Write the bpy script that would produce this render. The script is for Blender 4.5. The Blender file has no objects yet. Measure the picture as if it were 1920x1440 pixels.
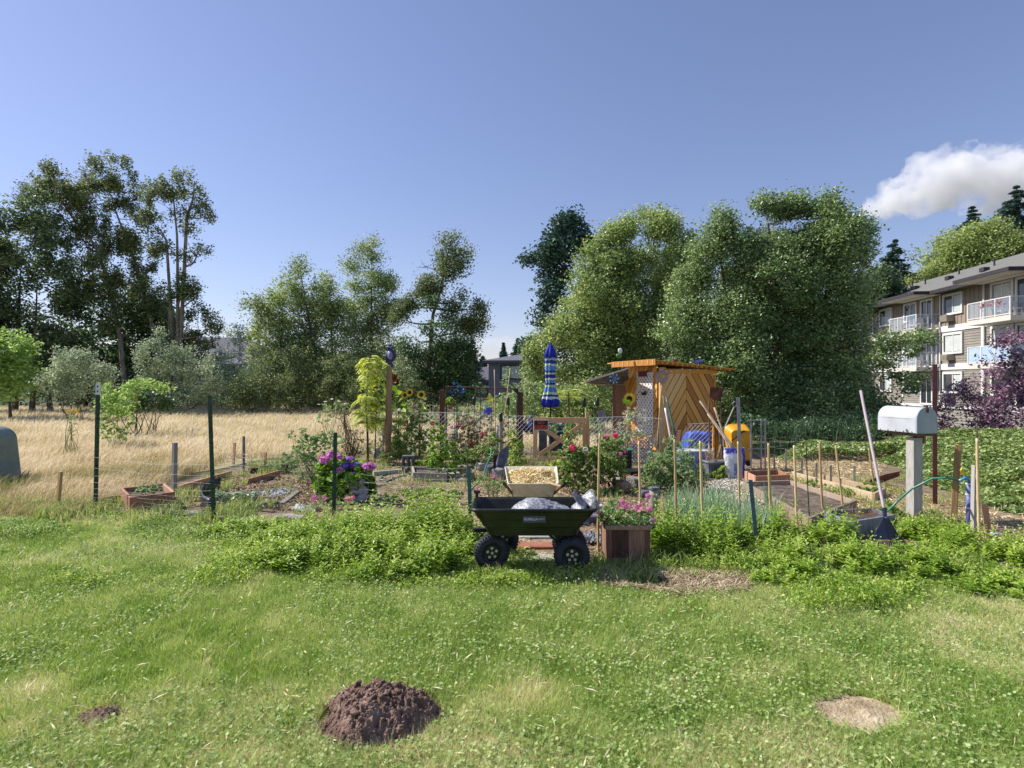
import bpy, math, random
import numpy as np
from mathutils import Vector, Matrix, Euler
R = math.radians
S = bpy.context.scene
C = S.collection
rng = np.random.default_rng(7)
random.seed(7)

# ---------------------------------------------------------------- camera, sky, sun, exposure
F, H, HZ = 1067.0, 1.5, 720.0                 # focal length in photo pixels, eye height, horizon row
cam_d = bpy.data.cameras.new('camera'); cam = bpy.data.objects.new('camera', cam_d); C.objects.link(cam)
cam.location = (0, 0, H); cam.rotation_euler = (R(90), 0, 0)
cam_d.sensor_width = 36; cam_d.lens = F / 1920 * 36; cam_d.clip_start = .05; cam_d.clip_end = 20000
S.camera = cam
SUN_AZ = R(-73)                                # towards the sun: left, slightly beyond the garden
SUN_EL = R(44)
W = bpy.data.worlds.new('World'); S.world = W; W.use_nodes = True
nt = W.node_tree
sky = nt.nodes.new('ShaderNodeTexSky'); sky.sky_type = 'NISHITA'; sky.sun_disc = False
sky.sun_elevation = SUN_EL; sky.sun_rotation = SUN_AZ; sky.altitude = 50
sky.air_density = 1.1; sky.dust_density = .3; sky.ozone_density = 3.0
bg = nt.nodes['Background']; bg.inputs[1].default_value = .15
tint = nt.nodes.new('ShaderNodeMix'); tint.data_type = 'RGBA'; tint.blend_type = 'MULTIPLY'
tint.inputs[0].default_value = 1; tint.inputs[7].default_value = (.69, .63, .73, 1)
gam = nt.nodes.new('ShaderNodeGamma'); gam.inputs[1].default_value = .85     # a hazy summer sky: less contrast between zenith and horizon
nt.links.new(sky.outputs[0], gam.inputs[0]); nt.links.new(gam.outputs[0], tint.inputs[6]); nt.links.new(tint.outputs[2], bg.inputs[0])
sl = bpy.data.lights.new('sun', 'SUN'); sl.energy = 4.0; sl.angle = R(.55); sl.color = (1, .945, .86)
so = bpy.data.objects.new('sun', sl); C.objects.link(so); so.location = (-20, 15, 30)
sv = Vector((math.sin(SUN_AZ) * math.cos(SUN_EL), math.cos(SUN_AZ) * math.cos(SUN_EL), math.sin(SUN_EL)))
so.rotation_euler = sv.to_track_quat('Z', 'Y').to_euler()
S.view_settings.view_transform = 'Standard'; S.view_settings.look = 'None'
S.view_settings.exposure = .75; S.view_settings.gamma = 1
S.cycles.max_bounces = 8; S.cycles.diffuse_bounces = 5; S.cycles.transparent_max_bounces = 12
S.cycles.volume_bounces = 4

# ---------------------------------------------------------------- helpers
def P(px, py, d): return Vector(((px - 960) / F * d, d, H - (py - HZ) / F * d))
def gd(py, z=0): return (H - z) * F / (py - HZ)      # depth of a ground point seen in this row
def G(px, py, z=0):
    d = gd(py, z); return Vector(((px - 960) / F * d, d, z))
def mpp(d): return d / F                       # metres in one photo pixel at depth d
def lin(h):
    h = h.lstrip('#'); v = [int(h[i:i+2], 16) / 255 for i in (0, 2, 4)]
    return tuple(x / 12.92 if x < .04045 else ((x + .055) / 1.055) ** 2.4 for x in v) + (1,)
_h = rng.random(65536)
def vnoise(x, y, z=None, s=0):                 # value noise 0..1, numpy
    x = np.asarray(x, float); y = np.asarray(y, float); z = np.zeros_like(x) if z is None else np.asarray(z, float)
    xi, yi, zi = np.floor(x).astype(int), np.floor(y).astype(int), np.floor(z).astype(int)
    u, v, w = x - xi, y - yi, z - zi
    u, v, w = (t * t * (3 - 2 * t) for t in (u, v, w))
    def h(a, b, c): return _h[(a * 7919 + b * 104729 + c * 31337 + s * 1299721) & 65535]
    def l(a, b, t): return a + (b - a) * t
    return l(l(l(h(xi, yi, zi), h(xi+1, yi, zi), u), l(h(xi, yi+1, zi), h(xi+1, yi+1, zi), u), v),
             l(l(h(xi, yi, zi+1), h(xi+1, yi, zi+1), u), l(h(xi, yi+1, zi+1), h(xi+1, yi+1, zi+1), u), v), w)
def fbm(x, y, z=None, s=0, o=4):
    t = 0; a = .5; f = 1
    for i in range(o):
        t = t + a * vnoise(x * f, y * f, None if z is None else z * f, s + i); a *= .5; f *= 2.03
    return t / (1 - .5 ** o)

class MB:
    def __init__(s, M=None): s.V = []; s.L = []; s.T = []; s.Rn = []; s.n = 0; s.M = M
    def add(s, V, Fc, rnd=None):
        V = np.asarray(V, float).reshape(-1, 3)
        if s.M is not None:
            m = np.array(s.M); V = V @ m[:3, :3].T + m[:3, 3]
        if isinstance(Fc, np.ndarray):
            s.L.append((Fc + s.n).ravel()); s.T.append(np.full(len(Fc), Fc.shape[1])); k = len(Fc)
        else:
            s.L.append(np.array([i for f in Fc for i in f]) + s.n); s.T.append(np.array([len(f) for f in Fc])); k = len(Fc)
        s.Rn.append(np.full(k, random.random()) if rnd is None else np.broadcast_to(rnd, (k,)))
        s.V.append(V); s.n += len(V); return s
    def box(s, c, sz, rot=None, rnd=None, tz=None):
        hx, hy, hz = (v / 2 for v in sz)
        p = [Vector((x, y, z)) for z in (-hz, hz) for y in (-hy, hy) for x in (-hx, hx)]
        if tz:
            for i in range(4): p[i].x *= tz; p[i].y *= tz
        if rot is not None:
            m = rot if isinstance(rot, Matrix) else Euler(rot).to_matrix()
            p = [m @ q for q in p]
        c = Vector(c)
        return s.add([q + c for q in p], [(0,2,3,1),(4,5,7,6),(0,1,5,4),(2,6,7,3),(0,4,6,2),(1,3,7,5)], rnd)
    def bar(s, a, b, w, t, up=(0, 0, 1), rnd=None):   # rectangular bar from a to b
        a, b = Vector(a), Vector(b); d = b - a; L = d.length; z = d.normalized()
        x = Vector(up).cross(z)
        if x.length < 1e-4: x = Vector((1, 0, 0)).cross(z)
        if x.length < 1e-4: x = Vector((0, 1, 0))
        x.normalize(); y = z.cross(x)
        m = Matrix((x, y, z)).transposed()
        return s.box((a + b) / 2, (t, w, L), m, rnd)
    def tube(s, pts, r, n=8, cap=True, rnd=None):
        pts = [Vector(p) for p in pts]; k = len(pts)
        rs = list(r) if hasattr(r, '__len__') else [r] * k
        V = []; ref = None
        for i, p in enumerate(pts):
            t = (pts[min(i+1, k-1)] - pts[max(i-1, 0)]).normalized()
            if ref is None: ref = Vector((0, 0, 1)) if abs(t.z) < .9 else Vector((0, 1, 0))
            x = ref.cross(t)
            if x.length < 1e-5: x = Vector((1, 0, 0)).cross(t)
            x.normalize(); y = t.cross(x).normalized(); ref = x.cross(t) * -1
            for j in range(n):
                a = 2 * math.pi * j / n; V.append(p + (x * math.cos(a) + y * math.sin(a)) * rs[i])
        fs = [(i*n+j, i*n+(j+1) % n, (i+1)*n+(j+1) % n, (i+1)*n+j) for i in range(k-1) for j in range(n)]
        if cap: fs += [tuple(range(n))[::-1], tuple((k-1)*n + j for j in range(n))]
        return s.add(V, fs, rnd)
    def lathe(s, c, prof, n=24, axis=None, rnd=None, sx=1, sy=1, cap=True):   # prof: [(r,z)]
        k = len(prof); V = [Vector((r*math.cos(2*math.pi*j/n)*sx, r*math.sin(2*math.pi*j/n)*sy, z)) for r, z in prof for j in range(n)]
        if axis is not None: V = [axis @ v for v in V]
        c = Vector(c); V = [v + c for v in V]
        fs = [(i*n+j, i*n+(j+1) % n, (i+1)*n+(j+1) % n, (i+1)*n+j) for i in range(k-1) for j in range(n)]
        if cap: fs += [tuple(range(n))[::-1], tuple((k-1)*n + j for j in range(n))]
        return s.add(V, fs, rnd)
    def ball(s, c, r, n=12, m=8, noise=0, sq=(1, 1, 1), rot=None, sd=0, rnd=None):
        th = np.linspace(0, math.pi, m + 1)[1:-1]; ph = np.linspace(0, 2*math.pi, n, endpoint=False)
        V = np.array([[0, 0, 1]] + [[math.sin(t)*math.cos(p), math.sin(t)*math.sin(p), math.cos(t)] for t in th for p in ph] + [[0, 0, -1]])
        if noise: V = V * (1 + noise * (fbm(V[:,0]*1.7+sd+9, V[:,1]*1.7+sd*3, V[:,2]*1.7+5, 3, 3) - .5)[:, None] * 2)
        V = V * np.array(sq) * r
        if rot is not None: V = V @ np.array(Euler(rot).to_matrix()).T
        V = V + np.array(c)
        fs = [(0, 1+j, 1+(j+1) % n) for j in range(n)]
        for i in range(m-2): fs += [(1+i*n+j, 1+(i+1)*n+j, 1+(i+1)*n+(j+1) % n, 1+i*n+(j+1) % n) for j in range(n)]
        b = 1 + (m-1)*n; fs += [(b, 1+(m-2)*n+(j+1) % n, 1+(m-2)*n+j) for j in range(n)]
        return s.add(V, fs, rnd)
    def prism(s, poly, o, ex, ey, depth, rnd=None):    # polygon in the plane o + x*ex + y*ey, extruded along ex x ey
        o, ex, ey = Vector(o), Vector(ex), Vector(ey); nz = ex.cross(ey).normalized() * depth; n = len(poly)
        a = [o + ex*x + ey*y for x, y in poly]; V = a + [p + nz for p in a]
        fs = [tuple(range(n))[::-1], tuple(n+i for i in range(n))] + [(i, (i+1) % n, n+(i+1) % n, n+i) for i in range(n)]
        return s.add(V, fs, rnd)
    def grid(s, V, nu, nv, rnd=None):               # V: (nu*nv,3)
        i = np.arange(nu*nv).reshape(nu, nv)
        f = np.stack([i[:-1, :-1], i[1:, :-1], i[1:, 1:], i[:-1, 1:]], -1).reshape(-1, 4)
        return s.add(V, f, rnd)
    def build(s, name, mat, parent=None, at=None, smooth=False, bevel=0, **kw):
        me = bpy.data.meshes.new(name); V = np.concatenate(s.V) if s.V else np.zeros((0, 3))
        off = Vector(at) if at is not None else (parent.location if parent is not None else Vector((0, 0, 0)))
        if parent is not None and parent.parent is not None and at is None:
            off = parent.parent.location + parent.location
        o = bpy.data.objects.new(name, me); C.objects.link(o)
        V = V - np.array(off)
        Lp = np.concatenate(s.L).astype(np.int32); T = np.concatenate(s.T).astype(np.int32)
        me.vertices.add(len(V)); me.vertices.foreach_set('co', V.astype(np.float32).ravel())
        me.loops.add(len(Lp)); me.loops.foreach_set('vertex_index', Lp)
        me.polygons.add(len(T)); st = np.concatenate([[0], np.cumsum(T)[:-1]]).astype(np.int32)
        me.polygons.foreach_set('loop_start', st)
        me.polygons.foreach_set('use_smooth', np.full(len(T), bool(smooth)))
        me.update(calc_edges=True)
        a = me.attributes.new('rnd', 'FLOAT', 'FACE'); a.data.foreach_set('value', np.concatenate(s.Rn).astype(np.float32))
        for m in (mat if isinstance(mat, list) else [mat]): me.materials.append(m)
        if parent is not None:
            o.parent = parent
            if at is not None: o.location = Vector(at) - parent.location
        elif at is not None: o.location = at
        if bevel:
            b = o.modifiers.new('bevel', 'BEVEL'); b.width = bevel; b.segments = 2; b.limit_method = 'ANGLE'
        for k, v in kw.items(): o[k] = v
        return o

def thing(name, label, cat, loc, group=None, rz=0):
    o = bpy.data.objects.new(name, None); C.objects.link(o); o.location = loc; o.empty_display_size = .1
    o.rotation_euler = (0, 0, rz); o['label'] = label; o['category'] = cat
    if group: o['group'] = group
    return o
def tag(o, label, cat, group=None):
    o['label'] = label; o['category'] = cat
    if group: o['group'] = group
    return o
def copy_tree(o, parent=None):
    c = o.copy(); C.objects.link(c); c.parent = parent
    for ch in list(o.children): copy_tree(ch, c)
    return c
def rotz(a, loc=(0, 0, 0)): return Matrix.Translation(Vector(loc)) @ Matrix.Rotation(a, 4, 'Z')

# ---------------------------------------------------------------- materials
_mats = {}
def mat(name, cols, scale=8, rough=.7, bump=0, bscale=None, metal=0, stretch=(1, 1, 1), by='noise', spec=.5, trans=0, alpha=None, transl=0, detail=5, tone=.0, coord='Object', ramp=(.3, .7), dirt=None):
    """by='noise' blends the colours by noise in space, by='rnd' by the value stored on each face, 'both' mixes them"""
    if name in _mats: return _mats[name]
    m = bpy.data.materials.new(name); m.use_nodes = True; t = m.node_tree; N = t.nodes; L = t.links
    b = N['Principled BSDF']; b.inputs['Roughness'].default_value = rough; b.inputs['Metallic'].default_value = metal
    b.inputs['Specular IOR Level'].default_value = spec
    cols = [lin(c) if isinstance(c, str) else tuple(c) + (1,) for c in cols]
    tc = N.new('ShaderNodeTexCoord'); mp = N.new('ShaderNodeMapping'); mp.inputs['Scale'].default_value = stretch
    L.new(tc.outputs[coord], mp.inputs[0])
    no = N.new('ShaderNodeTexNoise'); no.inputs['Scale'].default_value = scale; no.inputs['Detail'].default_value = detail; no.inputs['Roughness'].default_value = .6
    L.new(mp.outputs[0], no.inputs['Vector'])
    fac = no.outputs[0]
    cr = N.new('ShaderNodeValToRGB'); e = cr.color_ramp.elements
    lo, hi = (ramp if by == 'noise' else (.22, .78) if by == 'both' else (0, 1))
    while len(e) < len(cols): e.new(.5)
    for i, c in enumerate(cols):
        e[i].position = lo + (hi - lo) * i / max(1, len(cols) - 1); e[i].color = c
    if len(cols) == 1: e[1].color = cols[0]
    if by in ('rnd', 'both'):
        at = N.new('ShaderNodeAttribute'); at.attribute_name = 'rnd'
        if by == 'rnd': fac = at.outputs['Fac']
        else:
            mx = N.new('ShaderNodeMix'); mx.inputs[0].default_value = .45; L.new(fac, mx.inputs[2]); L.new(at.outputs['Fac'], mx.inputs[3]); fac = mx.outputs[0]
    L.new(fac, cr.inputs[0]); col = cr.outputs[0]
    if dirt:   # (colour, scale, threshold): blotches of another colour
        n2 = N.new('ShaderNodeTexNoise'); n2.inputs['Scale'].default_value = dirt[1]; n2.inputs['Detail'].default_value = 8; L.new(tc.outputs[coord], n2.inputs['Vector'])
        mr = N.new('ShaderNodeMapRange'); mr.inputs[1].default_value = dirt[2]; mr.inputs[2].default_value = dirt[2] + .12; L.new(n2.outputs[0], mr.inputs[0])
        mx = N.new('ShaderNodeMix'); mx.data_type = 'RGBA'; mx.inputs[7].default_value = lin(dirt[0]); L.new(mr.outputs[0], mx.inputs[0]); L.new(col, mx.inputs[6]); col = mx.outputs[2]
    L.new(col, b.inputs['Base Color'])
    if bump:
        bn = N.new('ShaderNodeTexNoise'); bn.inputs['Scale'].default_value = bscale or scale * 4; bn.inputs['Detail'].default_value = 6; L.new(mp.outputs[0], bn.inputs['Vector'])
        bp = N.new('ShaderNodeBump'); bp.inputs['Strength'].default_value = bump; bp.inputs['Distance'].default_value = .02; L.new(bn.outputs[0], bp.inputs['Height']); L.new(bp.outputs[0], b.inputs['Normal'])
    if trans: b.inputs['Transmission Weight'].default_value = trans
    if alpha is not None: b.inputs['Alpha'].default_value = alpha
    if transl:
        tr = N.new('ShaderNodeBsdfTranslucent'); hs = N.new('ShaderNodeHueSaturation'); hs.inputs['Value'].default_value = 1.5; hs.inputs['Hue'].default_value = .485; hs.inputs['Saturation'].default_value = 1.05
        L.new(col, hs.inputs['Color']); L.new(hs.outputs[0], tr.inputs[0])
        ms = N.new('ShaderNodeMixShader'); ms.inputs[0].default_value = transl
        L.new(b.outputs[0], ms.inputs[1]); L.new(tr.outputs[0], ms.inputs[2]); L.new(ms.outputs[0], N['Material Output'].inputs[0])
    _mats[name] = m; return m
def leafmat(name, cols, rough=.5, transl=.35, scale=.5, spec=.4): return mat(name, cols, scale, rough, by='both', transl=transl, spec=spec, detail=3, coord='Object')
def wood(name, cols, rough=.8, st=(1, 1, .08), scale=30, bump=.4): return mat(name, cols, scale, rough, bump, scale * 2, stretch=st, by='both')

# ---------------------------------------------------------------- foliage
def unit(n):
    v = rng.normal(size=(n, 3)); return v / np.linalg.norm(v, axis=1)[:, None]
def leaves(mb, c, size, up=.35, aspect=.55, rnd=None, fold=.22, droop=0, outw=None, jit=.35):
    """one folded diamond leaf at every point of c"""
    n = len(c)
    if n == 0: return
    nz = unit(n); nz[:, 2] = np.abs(nz[:, 2]) + up
    if outw is not None: nz = nz + outw
    nz /= np.linalg.norm(nz, axis=1)[:, None]
    t = unit(n); t[:, 2] -= droop; t -= nz * (t * nz).sum(1)[:, None]; t /= np.linalg.norm(t, axis=1)[:, None] + 1e-9
    b = np.cross(nz, t)
    s = (size * (1 + jit * rng.uniform(-1, 1, n)))[:, None]
    V = np.empty((n, 4, 3))
    V[:, 0] = c - t * s * .5; V[:, 2] = c + t * s * .5
    V[:, 1] = c + b * s * aspect * .5 + nz * s * fold * .5 - t * s * .08; V[:, 3] = c - b * s * aspect * .5 + nz * s * fold * .5 - t * s * .08
    f = np.arange(n * 4).reshape(n, 4)
    mb.add(V.reshape(-1, 3), f, rng.random(n) if rnd is None else rnd)
def crown(mb, lobes, nl, lsize, csize=.35, per=14, gap=.42, gscale=None, up=.35, aspect=.6, hollow=.45, droop=.2, rough_n=5, seed=0, flat=.7, light=True):
    """lobes: (centre, radius or (rx,ry,rz)); leaves in small sprays through each lobe, sparse where a 3-D noise is low, so sky shows through"""
    L = []
    for c, r in lobes:
        r = np.array(r if hasattr(r, '__len__') else (r, r * .9, r)); L.append((np.array(c), r))
        for k in range(rough_n):
            d = unit(1)[0]; d[2] = d[2] * .8 + .2
            L.append((np.array(c) + d * r * rng.uniform(.75, 1.02), r * rng.uniform(.18, .45) * np.array([1, 1, rng.uniform(.9, 1.6)])))
    vol = np.array([(r[0] * r[2]) ** 1.1 for _, r in L]); ks = np.maximum(1, (nl / per * vol / vol.sum()).astype(int))
    cc = []
    for (c, r), k in zip(L, ks):
        d = unit(k * 4) * (rng.random(k * 4) ** (1 / 3) * (1 - hollow) + hollow)[:, None]
        p = c + d * r
        g = gscale or 1.0 / max(csize * 2.2, .05)
        q = fbm(p[:, 0] * g + 50, p[:, 1] * g + 50, p[:, 2] * g + 50, seed, 2)
        p = p[q > gap][:k]; cc.append(p)
    cc = np.concatenate(cc); cc = cc[cc[:, 2] > .05]
    m = len(cc)
    rad = csize * rng.uniform(.5, 1.6, m)
    off = unit(m * per).reshape(m, per, 3) * (rng.random((m, per, 1)) ** .5) * rad[:, None, None]
    off[..., 2] *= flat
    pts = (cc[:, None] + off).reshape(-1, 3); pts = pts[pts[:, 2] > .02]
    leaves(mb, pts, lsize, up, aspect, droop=droop)
    return cc
def limb(mb, a, b, r0, r1, bend=.15, n=7, seg=7):
    a, b = Vector(a), Vector(b); d = (b - a).length
    o1 = Vector(rng.normal(size=3) * bend * d * .35); o2 = Vector(rng.normal(size=3) * bend * d * .25)
    pts = []
    for i in range(seg + 1):
        t = i / seg; s = math.sin(math.pi * t)
        pts.append(a.lerp(b, t) + o1 * s + o2 * math.sin(2 * math.pi * t) + Vector((0, 0, -d * .06 * s)))
    mb.tube(pts, [r0 + (r1 - r0) * i / seg for i in range(seg + 1)], n, cap=False)
    return pts
def tree(name, label, d, trunk, lobes, nl, lsize, leafm, barkm, r0=.2, group=None, dz=.35, trunks=None, cat='tree', ground=0, twigs=3, **kw):
    """trunk: [(px,py)...] from the ground up at depth d; lobes: (px,py,r_px[,depth shift in radii])"""
    k = mpp(d)
    tr = trunks or [trunk]
    base = P(tr[0][0][0], 0, d); base.z = ground
    T = thing(name, label, cat, base, group)
    tb = MB(); nodes = []
    for q in tr:
        pts = [P(x, y, d + rng.uniform(-.2, .2)) for x, y in q]
        pts[0].z = ground - .1; fine = []
        for i in range(len(pts) - 1):
            for j in range(4): fine.append(pts[i].lerp(pts[i+1], j / 4) + Vector(rng.normal(size=3) * .012 * k * 10))
        fine.append(pts[-1]); n = len(fine)
        rr = [max(.012, r0 * .6 * (1 - .85 * i / (n - 1))) * (1.25 if i == 0 else 1) for i in range(n)]
        tb.tube(fine, rr, 9, cap=False); nodes += [(p, r) for p, r in zip(fine, rr)][2:]
    tb.build('trunk', barkm, T, smooth=True)
    LB = []; bb = MB()
    for lo in lobes:
        px, py, r = lo[:3]; s = lo[3] if len(lo) > 3 else rng.uniform(-1, 1) * dz * 1.6
        rx, rz = (r if hasattr(r, '__len__') else (r, r)); c = P(px, py, d + s * rx * k); c = Vector(((px - 960) / F * d, c.y, H - (py - HZ) / F * d))
        LB.append((c, (rx * k, rx * k * .9, rz * k)))
        cand = sorted(nodes, key=lambda q: (q[0] - c).length + (3 if q[0].z > c.z + .1 else 0) * (q[0].z - c.z))[0]
        rb = min(cand[1] * .7, .03 + rx * k * .05)
        pts = limb(bb, cand[0], c, rb, rb * .3)
        for _ in range(twigs + 1):
            q = Vector(unit(1)[0]) * rx * k * .85; q.z = abs(q.z)
            limb(bb, pts[-rng.integers(1, 4)], c + q, rb * .38, .006, .2, 5, 5)
    bb.build('branches', barkm, T, smooth=True)
    fm = MB(); kk = dict(csize=max(.25, 14 * k), hollow=.3); kk.update(kw); kk['csize'] *= 1.25
    crown(fm, LB, nl, lsize, **kk)
    fm.build('crown', leafm, T)
    return T
def blades(mb, x, y, z, h, w, lean=.5, rnd=None, seg=1, leandir=None):
    n = len(x); a = rng.uniform(0, 2*math.pi, n); b = rng.uniform(0, 2*math.pi, n) if leandir is None else leandir + rng.normal(0, .7, n)
    l = h * lean * rng.uniform(.2, 1.3, n); base = np.stack([x, y, z], 1)
    wd = np.stack([np.cos(a), np.sin(a), np.zeros(n)], 1) * (w / 2)[:, None]
    ld = np.stack([np.cos(b), np.sin(b), np.zeros(n)], 1)
    r = rng.random(n) if rnd is None else rnd
    if seg == 1:
        tip = base + ld * l[:, None]; tip[:, 2] += h
        V = np.stack([base - wd, base + wd, tip], 1); mb.add(V.reshape(-1, 3), np.arange(n*3).reshape(n, 3), r)
    else:
        mid = base + ld * (l * .3)[:, None]; mid[:, 2] += h * .62
        tip = base + ld * l[:, None]; tip[:, 2] += h * .92
        V = np.stack([base - wd, base + wd, mid + wd * .75, mid - wd * .75, tip], 1)
        i = np.arange(n)[:, None] * 5
        mb.add(V.reshape(-1, 3), i + np.array([[0, 1, 2, 3]]), r); k = mb.n - n * 5
        mb.L.append((i + np.array([[3, 2, 4]]) + k).ravel()); mb.T.append(np.full(n, 3)); mb.Rn.append(r)
def wedge(n, y0, y1, pw=1.0, m=.95, x0=None, x1=None, side=.4):
    """points on the ground in the wedge the photo shows, depth y0..y1, denser near"""
    u = rng.random(n); y = (y0 ** (1-pw) + u * (y1 ** (1-pw) - y0 ** (1-pw))) ** (1/(1-pw)) if pw != 1 else y0 * (y1/y0) ** u
    x = rng.uniform(-m, m, n) * y + rng.uniform(-side, side, n)
    return x, y
def text_obj(name, body, loc, size, m, rot, parent=None, ext=.0008, align='CENTER', wscale=1):
    cu = bpy.data.curves.new(name, 'FONT'); cu.body = body; cu.size = size; cu.align_x = align; cu.align_y = 'CENTER'; cu.extrude = ext; cu.offset = size * .012
    t = bpy.data.objects.new(name + '_src', cu); C.objects.link(t)
    dg = bpy.context.evaluated_depsgraph_get(); me = bpy.data.meshes.new_from_object(t.evaluated_get(dg))
    bpy.data.objects.remove(t); bpy.data.curves.remove(cu)
    me.transform(Matrix.Diagonal((wscale, 1, 1, 1)))
    me.materials.clear(); me.materials.append(m)
    o = bpy.data.objects.new(name, me); C.objects.link(o); o.rotation_euler = rot
    if parent is not None:
        o.parent = parent; q = parent; off = Vector((0, 0, 0))
        while q is not None: off += q.location; q = q.parent
        o.location = Vector(loc) - off
    else: o.location = loc
    return o

# ================================================================ SETTING
def sst(a, b, x): t = np.clip((x - a) / (b - a), 0, 1); return t * t * (3 - 2 * t)
def gz(x, y):
    x = np.asarray(x, float); y = np.asarray(y, float)
    return -2.3 * sst(9.5, 15, x) * sst(14.5, 22, y) - 1.5 * sst(40, 60, y) * sst(-4, 4, x) * (1 - sst(9.5, 15, x))
m_soil = mat('rough_ground', ['#343a22', '#4a4e30', '#6a6645'], 1.3, .95, .8, 60)
xs = np.concatenate([[-2500, -800, -300, -120], np.arange(-60, 60.1, 1.5), [120, 300, 800, 2500]])
ys = np.concatenate([[-40, -10], np.arange(0, 80.1, 1.5), [120, 300, 800, 3000]])
X, Y = np.meshgrid(xs, ys, indexing='ij'); V = np.stack([X, Y, gz(X, Y)], -1).reshape(-1, 3)
g = MB().grid(V, len(xs), len(ys)).build('ground', m_soil); g['kind'] = 'structure'
def patch(name, poly, z, m, amp=.12, step=.25, kind='structure'):
    pts = []
    for i in range(len(poly)):
        a, b = Vector(poly[i] + (0,)), Vector(poly[(i+1) % len(poly)] + (0,)); n = max(1, int((b - a).length / step))
        for j in range(n):
            p = a.lerp(b, j / n); k = float(vnoise([p.x * 2.3 + z * 999], [p.y * 2.3])[0] - .5); k2 = float(vnoise([p.x * 2.3 + 40], [p.y * 2.3 + 40])[0] - .5)
            pts.append(Vector((p.x + k * amp * 2, p.y + k2 * amp * 2, z)))
    o = MB().add(pts, [tuple(range(len(pts)))]).build(name, m); o['kind'] = kind
    return o
def gp(px, py): v = G(px, py); return (v.x, v.y)
m_lawn = mat('lawn_earth', ['#4a5a2a', '#66763a', '#84824e', '#96865e'], 1.1, .95, .9, 50, ramp=(.3, .75))
m_field = mat('field_earth', ['#7e784e', '#a69a72', '#bcae88', '#8c8858'], .9, .95, .9, 40)
m_mulch = mat('mulch_earth', ['#71604c', '#96856b', '#b9a98a'], 14, .95, .9, 90)
m_bed = mat('bed_soil', ['#40352d', '#62544a', '#84766a'], 9, .98, 1, 70)
m_gravel = mat('gravel', ['#77716a', '#a39c90', '#cfc8bb'], 45, .9, 1, 120)
patch('lawn', [(-14, -4), (14, -4), (14, 4.6), gp(1700, 1040), gp(1450, 1075), gp(1240, 1085), gp(1130, 1075), gp(880, 1070), gp(700, 1000), gp(500, 985), gp(180, 975), (-14, 6.8)], .004, m_lawn)
m_gs0 = mat('garden_soil', ['#5c4c3e', '#7d6a56', '#9c8970'], 5, .95, .8, 60)
patch('garden_soil', [gp(150, 985), (-5.2, 8), (-4.8, 11.2), (-3.4, 12.9), (2.4, 13.8), (7.5, 13), (9.6, 9), gp(1960, 1075), gp(1700, 1050), gp(1450, 1085), gp(1130, 1090), gp(700, 1040), gp(400, 1000)], .003, m_gs0)
patch('dry_field', [(-60, 6.75), gp(180, 977), gp(150, 950), (-5.6, 9), (-4.9, 11.3), (-3.4, 12.5), (2.5, 13.6), (2.5, 34), (-3, 37), (-60, 41)], .008, m_field, .2, .6)
patch('gravel_path', [gp(1420, 1030), gp(1440, 930), gp(1395, 895), gp(1330, 905), gp(1300, 985), gp(1350, 1040)], .008, m_gravel, .08)
patch('straw_path', [gp(1750, 1080), gp(1960, 1060), (9.4, 8.0), gp(1800, 940), gp(1640, 905), (8.0, 12), (5.2, 12.4), gp(1440, 870), gp(1400, 880), gp(1560, 940), gp(1690, 990)], .006, m_mulch, .1)
patch('garden_path', [gp(700, 885), gp(760, 960), gp(850, 985), gp(900, 1060), gp(1110, 1060), gp(1050, 960), gp(1050, 900), gp(900, 868), gp(760, 868)], .006, m_mulch, .1)

# ---- lawn: short blades and clover leaves, one uncountable mass
m_blade = leafmat('lawn_blades', ['#64862f', '#86a64a', '#a8ba68', '#c8ca8c', '#e2dab2'], .7, .35, scale=3.2)
m_clover = leafmat('clover_leaves', ['#5f8034', '#7f9b4c', '#a0b46c', '#c0cc98'], .6, .3, scale=3)
def lawn_ok(x, y):
    e = np.where(x < -2.2, 6.35, np.where(x < -.2, 5.2, np.where(x < 1.6, 4.75, np.where(x < 3.2, 4.6, 5.2)))) + .3 * (vnoise(x * 2, y * 2) - .5)
    m1 = ((x - MO[0]) / .27) ** 2 + ((y - MO[1]) / .23) ** 2 > 1
    b1 = ((x - BP[0]) / .24) ** 2 + ((y - BP[1]) / .17) ** 2 > -.15 + 1.5 * vnoise(x * 8, y * 8) + .3 * rng.random(len(x))
    m2 = ((x - MO2[0]) / .09) ** 2 + ((y - MO2[1]) / .08) ** 2 > 1
    b2 = ((x - 1.25) / .5) ** 2 + ((y - 4.25) / .17) ** 2 > .5 + 1. * vnoise(x * 5, y * 5, s=9)
    return (y < e) & m1 & b1 & m2 & b2
MO = G(710, 1352); MO2 = G(185, 1352); BP = G(1622, 1345)
x, y = wedge(760000, 1.5, 6.6, 1.6, 1.15, side=.8)
k = lawn_ok(x, y) & (fbm(x * 1.3, y * 1.3, s=4) > .2) ; x, y = x[k], y[k]; n = len(x)
dry = sst(.50, .66, fbm(x * .9 + 7, y * .9, s=11)) * .5 + sst(.5, .9, fbm(x * 4, y * 4, s=15)) * .3
h = (.024 + .034 * fbm(x * 1.7, y * 1.7, s=20) + .03 * (rng.random(n) > .93)) * rng.uniform(.5, 1.3, n)
lush = sst(-1, -3.5, x) * .2
mb = MB(); blades(mb, x, y, np.full(n, .004), h, np.full(n, .0032) * (.7 + y * .12), .8, np.clip(rng.random(n) * .62 + dry - lush + .03, 0, 1), 1)
tn = 7000; tx, ty = wedge(tn, 1.5, 6.3, 1.5, 1.15, side=.8); k = lawn_ok(tx, ty) & (fbm(tx * 1.8, ty * 1.8, s=23) > .45); tx, ty = tx[k], ty[k]; tn = len(tx); m_ = 22
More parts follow.
